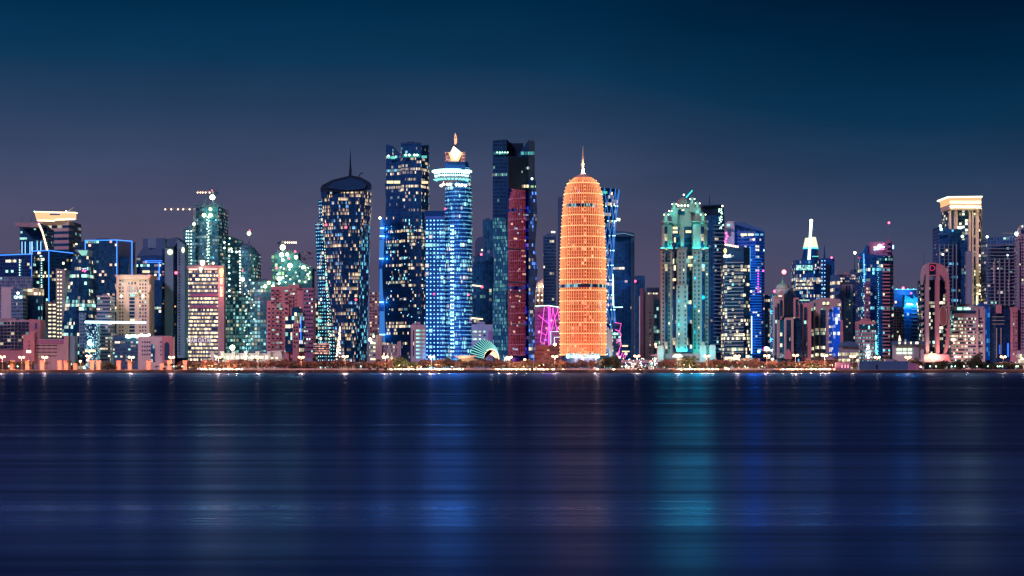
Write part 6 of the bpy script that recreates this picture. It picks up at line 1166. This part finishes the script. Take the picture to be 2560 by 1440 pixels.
def crown_mesh(sd,w,h,n,mat,leaf=.75):
    rr=random.Random(sd); mb=MB(); cl=[]
    for i in range(13):
        a=rr.uniform(0,6.28); q=rr.uniform(.15,.8); cl.append((math.cos(a)*q*w*.62,math.sin(a)*q*w*.62,rr.uniform(.25,.85)*h,rr.uniform(.25,.42)*w*.75))
    for i in range(n):
        cx_,cy_,cz_,cr=rr.choice(cl); th=rr.uniform(0,6.28); ph=math.acos(rr.uniform(-1,1)); q=cr*rr.uniform(.45,1)**.5
        p=Vector((cx_+q*math.sin(ph)*math.cos(th),cy_+q*math.sin(ph)*math.sin(th),cz_+q*.8*math.cos(ph)))
        d1=Vector((rr.uniform(-1,1),rr.uniform(-1,1),rr.uniform(-1,1))).normalized(); d2=d1.cross(Vector((rr.uniform(-1,1),rr.uniform(-1,1),rr.uniform(-1,1)))).normalized(); s_=leaf*rr.uniform(.5,1.1)
        mb.face([p-d1*s_,p-d2*s_*.6,p+d1*s_,p+d2*s_*.6])
    return mb.mesh('crown',mat)
def trunk_mesh(sd,w,h,r_=.28):
    rr=random.Random(sd); mb=MB(); mb.tube([(0,0,0),(.2,0,h*.3),(rr.uniform(-.3,.3),.1,h*.55)],r_,7,r_*.6)
    for i in range(5):
        a=i*1.26+rr.uniform(-.3,.3); mb.tube([(0,0,h*.3),(math.cos(a)*w*.25,math.sin(a)*w*.25,h*.55),(math.cos(a)*w*.42,math.sin(a)*w*.42,h*.8)],r_*.45,5,.06)
    return mb.mesh('trunk',M['trunk'])
def palm_meshes(sd,h):
    rr=random.Random(sd); tm=MB(); tm.tube([(0,0,0),(.12,0,h*.5),(.05,.05,h)],.26,7,.17)
    out=[]
    for i in range(15):
        mb=MB(); a=i*2*math.pi/15+rr.uniform(-.15,.15); L=rr.uniform(2.2,3.0); up=rr.uniform(.1,1.1); pts=[]
        for k in range(6):
            q=k/5; pts.append(Vector((math.cos(a)*L*q,math.sin(a)*L*q,h+up*1.6*q-2.1*q*q)))
        for k in range(5):
            w=.55*(1-abs(k-1.5)/5); s_=Vector((-math.sin(a),math.cos(a),0))*w; dn=Vector((0,0,-.28*w))
            mb.face([pts[k],pts[k+1],pts[k+1]+s_+dn,pts[k]+s_+dn]); mb.face([pts[k+1],pts[k],pts[k]-s_+dn,pts[k+1]-s_+dn])
        out.append(mb)
    allm=MB()
    for mb in out:
        n0=len(allm.v); allm.v+=mb.v; allm.f+=[tuple(i+n0 for i in f) for f in mb.f]; allm.uv+=mb.uv
    return tm.mesh('trunk',M['trunk']),allm.mesh('crown',PALM)
TV=[(crown_mesh(s_,8.5,7.5,1500,LEAF,.45),trunk_mesh(s_,8.5,7.5)) for s_ in (1,2,3,4)]
TD=[(crown_mesh(s_,10,9,2200,DLEAF,.5),trunk_mesh(s_,10,9)) for s_ in (5,6,7)]
PV=[palm_meshes(s_,h) for s_,h in ((1,4.6),(2,5.2),(3,4.0))]
def put(name,cat,meshes,px,Y,s_,sz=1.0,group=None,rz=0,z=GZ+.1):
    o=bpy.data.objects.new(name,None); COL.objects.link(o); o.location=(X(px,Y),Y,z); o.rotation_euler=(0,0,rz); o.scale=(s_,s_,s_*sz); o['category']=cat
    if group: o['group']=group
    for me,nm in zip(meshes,('crown','trunk')):
        c=bpy.data.objects.new(nm,me); COL.objects.link(c); c.parent=o
    return o
rr=random.Random(21); lst=[]
# broadleaf row behind the road
px=452
while px<2150:
    if not (1005<px<1030 or 1500<px<1545 or 1700<px<1745 or 1560<px<1640):
        h=rr.uniform(1.05,1.45); Y=rr.uniform(1896,1926); lst.append((px,put('shade_tree','tree',rr.choice(TV),px,Y,h,1.05,'shade trees behind the coast road',rr.uniform(0,6))))
    px+=rr.uniform(13,19)
assign(lst,'rounded shade tree behind the road')
lst=[]
for px,s_,sz in ((268,1.0,.9),(282,.8,.8),(995,1.35,1.15),(1012,1.1,1.1),(1035,.9,1.1),(1513,1.2,1.15),(1528,1.35,1.2),(1541,1.0,1.1),(1712,1.1,1.1),(1722,1.3,1.25),(1736,1.0,1.0),(1798,.8,.9),(2205,.9,1.1),(2220,1.3,1.2),(2238,1.1,1.1),(2285,1.1,1.1),(2298,1.0,1.0),(2346,1.1,.9),(2360,1.15,.95),(2388,1.0,1.0),(2399,1.05,1.05),(2428,1.2,1.1),(2444,1.5,1.25),(2459,1.0,.9),(2476,.9,.8),(2495,1.0,.85),(2512,1.1,.9),(2530,1.0,.85),(2548,.9,.8),(2034,.8,.95)):
    lst.append((px,put('dark_tree','tree',rr.choice(TD),px,1880+rr.uniform(0,14) if px>2150 else 1888,s_,sz,'dense dark trees near the water',rr.uniform(0,6))))
assign(lst,'dense dark round tree')
lst=[]
px=392
while px<2090:
    k=rr.randrange(3); lst.append((px,put('palm_tree','palm',(PV[k][1],PV[k][0]),px,1863.5+rr.uniform(-1,1),rr.uniform(1.0,1.3),1.0,'small palms on the promenade',rr.uniform(0,6)))); px+=rr.uniform(15,24)
for px in (22,33,57,78,118,175,203,330): k=rr.randrange(3); lst.append((px,put('palm_tree','palm',(PV[k][1],PV[k][0]),px,1905,1.45,1.25,'small palms on the promenade',rr.uniform(0,6))))
assign(lst,'small dark palm on the promenade')
lst=[]
for px in (552,580,602,622,640,678,715,750,815,868,905,945,990,1122,1150,1180,1205,1240,1275,1840,1890,2135): k=rr.randrange(3); lst.append((px,put('tall_palm','palm',(PV[k][1],PV[k][0]),px,1945,1.5,1.55,'taller palms among the shade trees',rr.uniform(0,6))))
assign(lst,'taller slender palm among the shade trees')
# street lamps
AMB=(1,.34,.18)
pm=MB(); pm.tube([(0,0,0),(0,0,13.6)],.17,6,.10); pm.box(-.35,.35,-.35,.35,0,.8); pole_me=pm.mesh('pole',M['steel'])
am=MB(); am.tube([(-2.0,0,13.9),(-1.0,0,14.0),(0,0,13.5),(1.0,0,14.0),(2.0,0,13.9)],.09,5); arm_me=am.mesh('arm',M['steel'])
hm=MB(); hm.sphere((0,0,0),1.3,10,7,.75); head_me=hm.mesh('lamp_head',em((1,.52,.19),13))
lst=[]
for px,py in ((6,892),(54,893),(112,893),(222,890),(328,893),(429,893),(546,893),(645,893),(753,893),(863,891),(963,892),(1079,892),(1273,893),(1387,891),(1490,892),(1592,890),(1694,888),(1767,890),(1843,890),(1917,889),(1989,888),(2062,889),(2132,891),(2193,893),(2270,893),(2330,892),(2508,892),(2560,897)):
    Y=1888; o=thing('street_lamp','double-headed amber street lamp','street lamp',X(px,Y),Y,GZ,'double-headed amber lamps along the coast road'); s_=(Z(py,Y)-GZ)/13.9
    for me,nm in ((pole_me,'pole'),(arm_me,'arm')): c=bpy.data.objects.new(nm,me); COL.objects.link(c); c.parent=o; c.scale=(1,1,s_)
    for sx in (-2.0,2.0): c=bpy.data.objects.new('lamp_head',head_me); COL.objects.link(c); c.parent=o; c.location=(sx,0,13.9*s_)
    l=bpy.data.lights.new('street_light','POINT'); l.energy=44000 if px<2100 else 16000; l.color=AMB; l.shadow_soft_size=1.0; c=bpy.data.objects.new('street_light',l); COL.objects.link(c); c.location=(X(px,Y),Y-1.5,Z(py,Y)-.6)
    lst.append((px,o))
assign(lst,'double-headed amber street lamp')
lst=[]
for px,py,Y in ((201,903,1885),(219,900,1886),(1312,899,1925),(1931,898,1905),(1387,861,2020),(2383,849,1990),(2432,847,1990)):
    o=thing('street_lamp','single lamp','street lamp',X(px,Y),Y,GZ,'single amber lamps'); s_=(Z(py,Y)-GZ)/13.9
    c=bpy.data.objects.new('pole',pole_me); COL.objects.link(c); c.parent=o; c.scale=(1,1,s_); c=bpy.data.objects.new('lamp_head',head_me); COL.objects.link(c); c.parent=o; c.location=(0,0,13.9*s_); c.scale=(1.5,1.5,1.5) if Y>1980 else (1,1,1)
    l=bpy.data.lights.new('street_light','POINT'); l.energy=9000; l.color=AMB; l.shadow_soft_size=1; c=bpy.data.objects.new('street_light',l); COL.objects.link(c); c.location=(X(px,Y),Y-1.5,Z(py,Y)); lst.append((px,o))
assign(lst,'single amber lamp post')
lst=[]
for k,px in enumerate((22,44,434,456,902,1028,1130,1512,1555,1564,1612,1637,1862,1906,2340,2379,2388,2410,2442,2470,2494,2500,2506,2541,2545,2199,2325)):
    Y=1880 if px!=2340 else 1862; o=thing('garden_lamp','low lamp','lamp',X(px,Y),Y,GZ,'low greenish park lamps'); c=bpy.data.objects.new('pole',pole_me); COL.objects.link(c); c.parent=o; c.scale=(.5,.5,.26)
    lamp(o,px,908+ (10-GZ-3.7)*F/Y,Y,.55,(.5,1,.75),9); lst.append((px,o))
assign(lst,'low greenish park lamp')
# cars ---------------------------------------------------------------
def car_meshes(body_mat,van=False):
    L,W=4.6,1.8; H1=.95; H2=1.5 if not van else 2.6
    prof=[(-L/2,.35),(-L/2+.05,.8),(-L/2+.9,H1),(-L/2+1.4,H2-.05),(L/2-1.5,H2),(L/2-.6,H1+.02),(L/2-.02,.85),(L/2,.35)] if not van else [(-L/2-.8,.35),(-L/2-.8,2.5),(-L/2-.5,H2),(L/2-1.2,H2),(L/2-.4,1.3),(L/2+.1,1.1),(L/2+.2,.35)]
    b=MB(); n=len(prof); b.face([(x,-W/2,z) for x,z in prof]); b.face([(x,W/2,z) for x,z in prof[::-1]])
    for i in range(n): j=(i+1)%n; b.face([(prof[j][0],-W/2,prof[j][1]),(prof[i][0],-W/2,prof[i][1]),(prof[i][0],W/2,prof[i][1]),(prof[j][0],W/2,prof[j][1])])
    w=MB(); 
    for s_ in (-1,1):
        y=s_*(W/2+.012); q=[(-L/2+1.15,H1+.02),(-L/2+1.5,H2-.14),(L/2-1.6,H2-.12),(L/2-.95,H1+.04)] if not van else [(L/2-1.5,1.4),(L/2-1.5,2.3),(L/2-1.0,2.3),(L/2-.5,1.4)]
        pts=[(x,y,z) for x,z in q]; w.face(pts if s_<0 else pts[::-1])
    wh_=MB(); wh_.tube([(0,-.11,0),(0,.11,0)],.33,12)
    hl=MB(); hl.sphere((0,0,0),.22,8,5); 
    return b.mesh('body',body_mat),w.mesh('windows',M['blacks']),wh_.mesh('wheel',M['blacks']),L,W
def paint(c): return wall_mat('car_paint',c,.25,.05)
PAINTS=[('white',(.75,.75,.75)),('silver',(.4,.42,.44)),('black',(.02,.02,.022)),('dark red',(.25,.02,.02)),('beige',(.5,.42,.3)),('dark blue',(.02,.04,.14))]
CM=[(n_,car_meshes(paint(c_))) for n_,c_ in PAINTS]; VM=('white',car_meshes(paint((.75,.75,.72)),True))
HLm=MB(); HLm.sphere((0,0,0),.5,8,5); HLme=HLm.mesh('headlight',em((1,.62,.26),24)); TLm=MB(); TLm.sphere((0,0,0),.15,6,4); TLme=TLm.mesh('tail_light',em((1,.03,.02),10)); 
def car(px,Y,kind=None,dirx=1,lit=True,z=GZ+.01,rz=0):
    van=(kind=='van'); n_,(b,w,wh_,L,W)=(VM if van else CM[kind if kind is not None else rr.randrange(len(CM))])
    o=bpy.data.objects.new('delivery_van' if van else 'car',None); COL.objects.link(o); o.location=(X(px,Y),Y,z); o.rotation_euler=(0,0,(0 if dirx>0 else math.pi)+rz); o['category']='van' if van else 'car'; o['group']='cars on the coast road' if lit else 'cars parked by the road'
    def ch(nm,me,loc=(0,0,0)): c=bpy.data.objects.new(nm,me); COL.objects.link(c); c.parent=o; c.location=loc; return c
    ch('body',b); ch('windows',w)
    for sx in (-1.4,1.4):
        for sy in (-1,1): ch('wheel',wh_,(sx,sy*(W/2-.08),.33))
    if lit:
        for sy in (-1,1): ch('headlight',HLme,(L/2-.02,sy*.82,.68)); ch('tail_light',TLme,(-L/2+.0,sy*.8,.72))
    return o,n_
lst=[]
def run(a,b,n,Y,d_):
    for i in range(n): px=a+(b-a)*(i+.5)/n+rr.uniform(-1,1); lst.append((px,*car(px,Y,None,d_,True)))
for a,b,n in ((492,604,10),(965,1158,17),(1236,1368,12),(1690,1795,9),(1946,2086,12)):
    run(a,b,n,SH+23,1); run(a+4,b+4,n,SH+30.5,-1)
    for q in range(max(2,n//2)):
        px=a+(b-a)*(q+.5)/max(2,n//2); l=bpy.data.lights.new('roadside_fill','POINT'); l.energy=24000; l.color=(1,.55,.26); l.shadow_soft_size=.5; c=bpy.data.objects.new('roadside_fill',l); COL.objects.link(c); c.location=(X(px,SH+21),SH+20.2,GZ+1.1)  # added fill beside the cars, brightens their near sides
for px,k in ((1413,0),(1490,'van'),(1531,4),(1596,5),(1818,'van'),(1380,1)): lst.append((px,*car(px,SH+23,k,1 if px!=1413 else -1,True,rz=-.9)))
by={}
for px,o,n_ in lst: by.setdefault(('lane' ,n_ , round(o.location.y)),[]).append((px,o))
for (_,n_,yy),g in by.items():
    assign(g,'%s %s in %s lane'%(n_,'vehicle','near' if yy<SH+26 else 'far'))
for px,o,n_ in lst:
    o['label']=o['label'].replace('vehicle','van' if o['category']=='van' else 'car')
lst2=[]
for i in range(34):
    px=1556+i*10.6+rr.uniform(-2,2)
    if px<1690 or px>1800: lst2.append((px,*car(px,SH+44,None,rr.choice((1,-1)),False,GZ+.14,rz=1.3)))
for px in (275,285,1395,1405,2395,2410,2330): lst2.append((px,*car(px,SH+44,None,1,False,GZ+.14)))
by={}
for px,o,n_ in lst2: by.setdefault(n_,[]).append((px,o))
for n_,g in by.items(): assign(g,'%s car parked unlit beyond the road'%n_)
# flared viaduct piers at left
pf=MB(); k=1915/F
for sgn in (1,):
    pr_=[(-6.2,25),(-6.0,24),(-4.8,19),(-4.6,0),(4.6,0),(4.8,19),(6.0,24),(6.2,25)]
    q=[(a*k,b*k*.93) for a,b in pr_]; pf.face([(x,-1.8,z) for x,z in q]); pf.face([(x,1.8,z) for x,z in q[::-1]])
    for i in range(len(q)): j=(i+1)%len(q); pf.face([(q[i][0],-1.8,q[i][1]),(q[i][0],1.8,q[i][1]),(q[j][0],1.8,q[j][1]),(q[j][0],-1.8,q[j][1])])
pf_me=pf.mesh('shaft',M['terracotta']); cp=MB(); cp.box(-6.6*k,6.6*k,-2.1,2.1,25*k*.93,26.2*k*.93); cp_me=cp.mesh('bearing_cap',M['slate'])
lst=[]
for px in (31,69,106,150,166,188,231,247,297,325,372,405,424,463,512,573,588):
    Y=1908; o=thing('viaduct_pier','pier','pier',X(px,Y),Y,GZ,'flared concrete piers lit amber')
    for me,nm in ((pf_me,'shaft'),(cp_me,'bearing_cap')): c=bpy.data.objects.new(nm,me); COL.objects.link(c); c.parent=o
    if px in (188,405): o.scale=(.9,1,.7)
    lst.append((px,o)); plight(px,914,1900,(1,.22,.10),2600,.5)
assign(lst,'flared amber-lit concrete pier')
# waterside shed, low walls and booths
t=bld('waterside_shed','long low dark shed with flat roof on the dark right shore','building',[(2148,1868),(2272,1868)],[903,903],'slate',None,depth=8,roof=False); sbox(t,'roof_box',2213,2236,898,903,1870,5,'grey'); outline(t,'side_annex',[(2272,908),(2288,908),(2302,916),(2306,925),(2272,925)],1866,6,'violet'); sbox(t,'door',2190,2194,912,923,1867.6,.5,'blacks')
lamp(t,2302,917,1862,.9,(1,.6,.25),9)
t=bld('kiosk','small dark kiosk with lit doorway between shed and cream glass pavilion','building',[(2090,1880),(2126,1880)],[906,906],'violet',None,depth=6,roof=False)
for a in (2104,2112,2119): sbox(t,'lit_opening',a,a+2.5,912,920,1879.4,.5,em((1,.3,.35),2.2))
t=bld('shop_row','row of brightly lit low shop fronts behind the coast road trees','building',[(1812,1960),(1850,1960)],[892,892],'cream',gl(p=.95,run=.5,row=.5,s=2.2,warm=.95,c1=(1,.85,.5),mull=.06),fh=6,band=(.15,.8),depth=10,roof=False)
for a in (1815,1835): plight(a,905,1950,(1,.75,.4),14000,1)
bld('shop_row','second glowing shop front, between the blue tower and the disc sign office','building',[(1855,1965),(1900,1965)],[896,896],'cream',gl(p=.8,run=.5,row=.5,s=2.0,warm=.95,c1=(1,.85,.5),mull=.1),fh=5,band=(.15,.8),depth=10,roof=False)
t=bld('shop_row','low crowd-lit terrace with warm lamps below the lattice tower','building',[(1556,1960),(1640,1960)],[900,900],'rose',gl(p=.3,run=.2,row=0,s=1.6,warm=.7,c1=(1,.8,.6),tint=(.05,.03,.04),mull=.4),fh=4,band=(.2,.85),cw=1.6,depth=10,roof=False)
r=random.Random(77)
for k in range(46): lamp(t,r.uniform(1558,1645),r.uniform(896,917),1945+r.uniform(0,10),.42,r.choice(((1,.6,.4),(.6,1,.9),(1,.85,.6),(.7,.8,1))),r.choice((4,8)),'terrace_lamp')
t=thing('lamp_column','slim cyan-white lit column on the terrace left of the teal podium','lamp',X(1637,1940),1940); rod(t,'column',[(1637,912),(1637,893)],1940,.5,em((.6,1,.9),2)); outline(t,'canopy',[(1626,888),(1640,886),(1641,889),(1632,890)],1938,5,'white')
for (a,b,n_) in ((600,960,'low pale kerb wall beyond the road, left stretch'),(1160,1236,'low pale kerb wall beyond the road before the ribbed shell'),(1370,1560,'low pale kerb wall beyond the road before the orange tower'),(1800,1945,'low pale kerb wall beyond the road before the blue tower')):
    t=tag(sbox(None,'kerb_wall',a,b,921.2,924,SH+36,.5,'cream'),n_,'wall')
# shrubs and rocks at the water edge
bm_=crown_mesh(31,3.2,2.6,420,DLEAF,.3); lst=[]
for px in (924,943,963,1602,1330,1596,410,268,2300): 
    o=bpy.data.objects.new('shrub',bm_); COL.objects.link(o); o.location=(X(px,1856),1856,2.8); o.scale=(1,1,1.1); o['category']='shrub'; o['group']='dark shrubs on the water edge'; lst.append((px,o))
assign(lst,'dark shrub on the water edge')
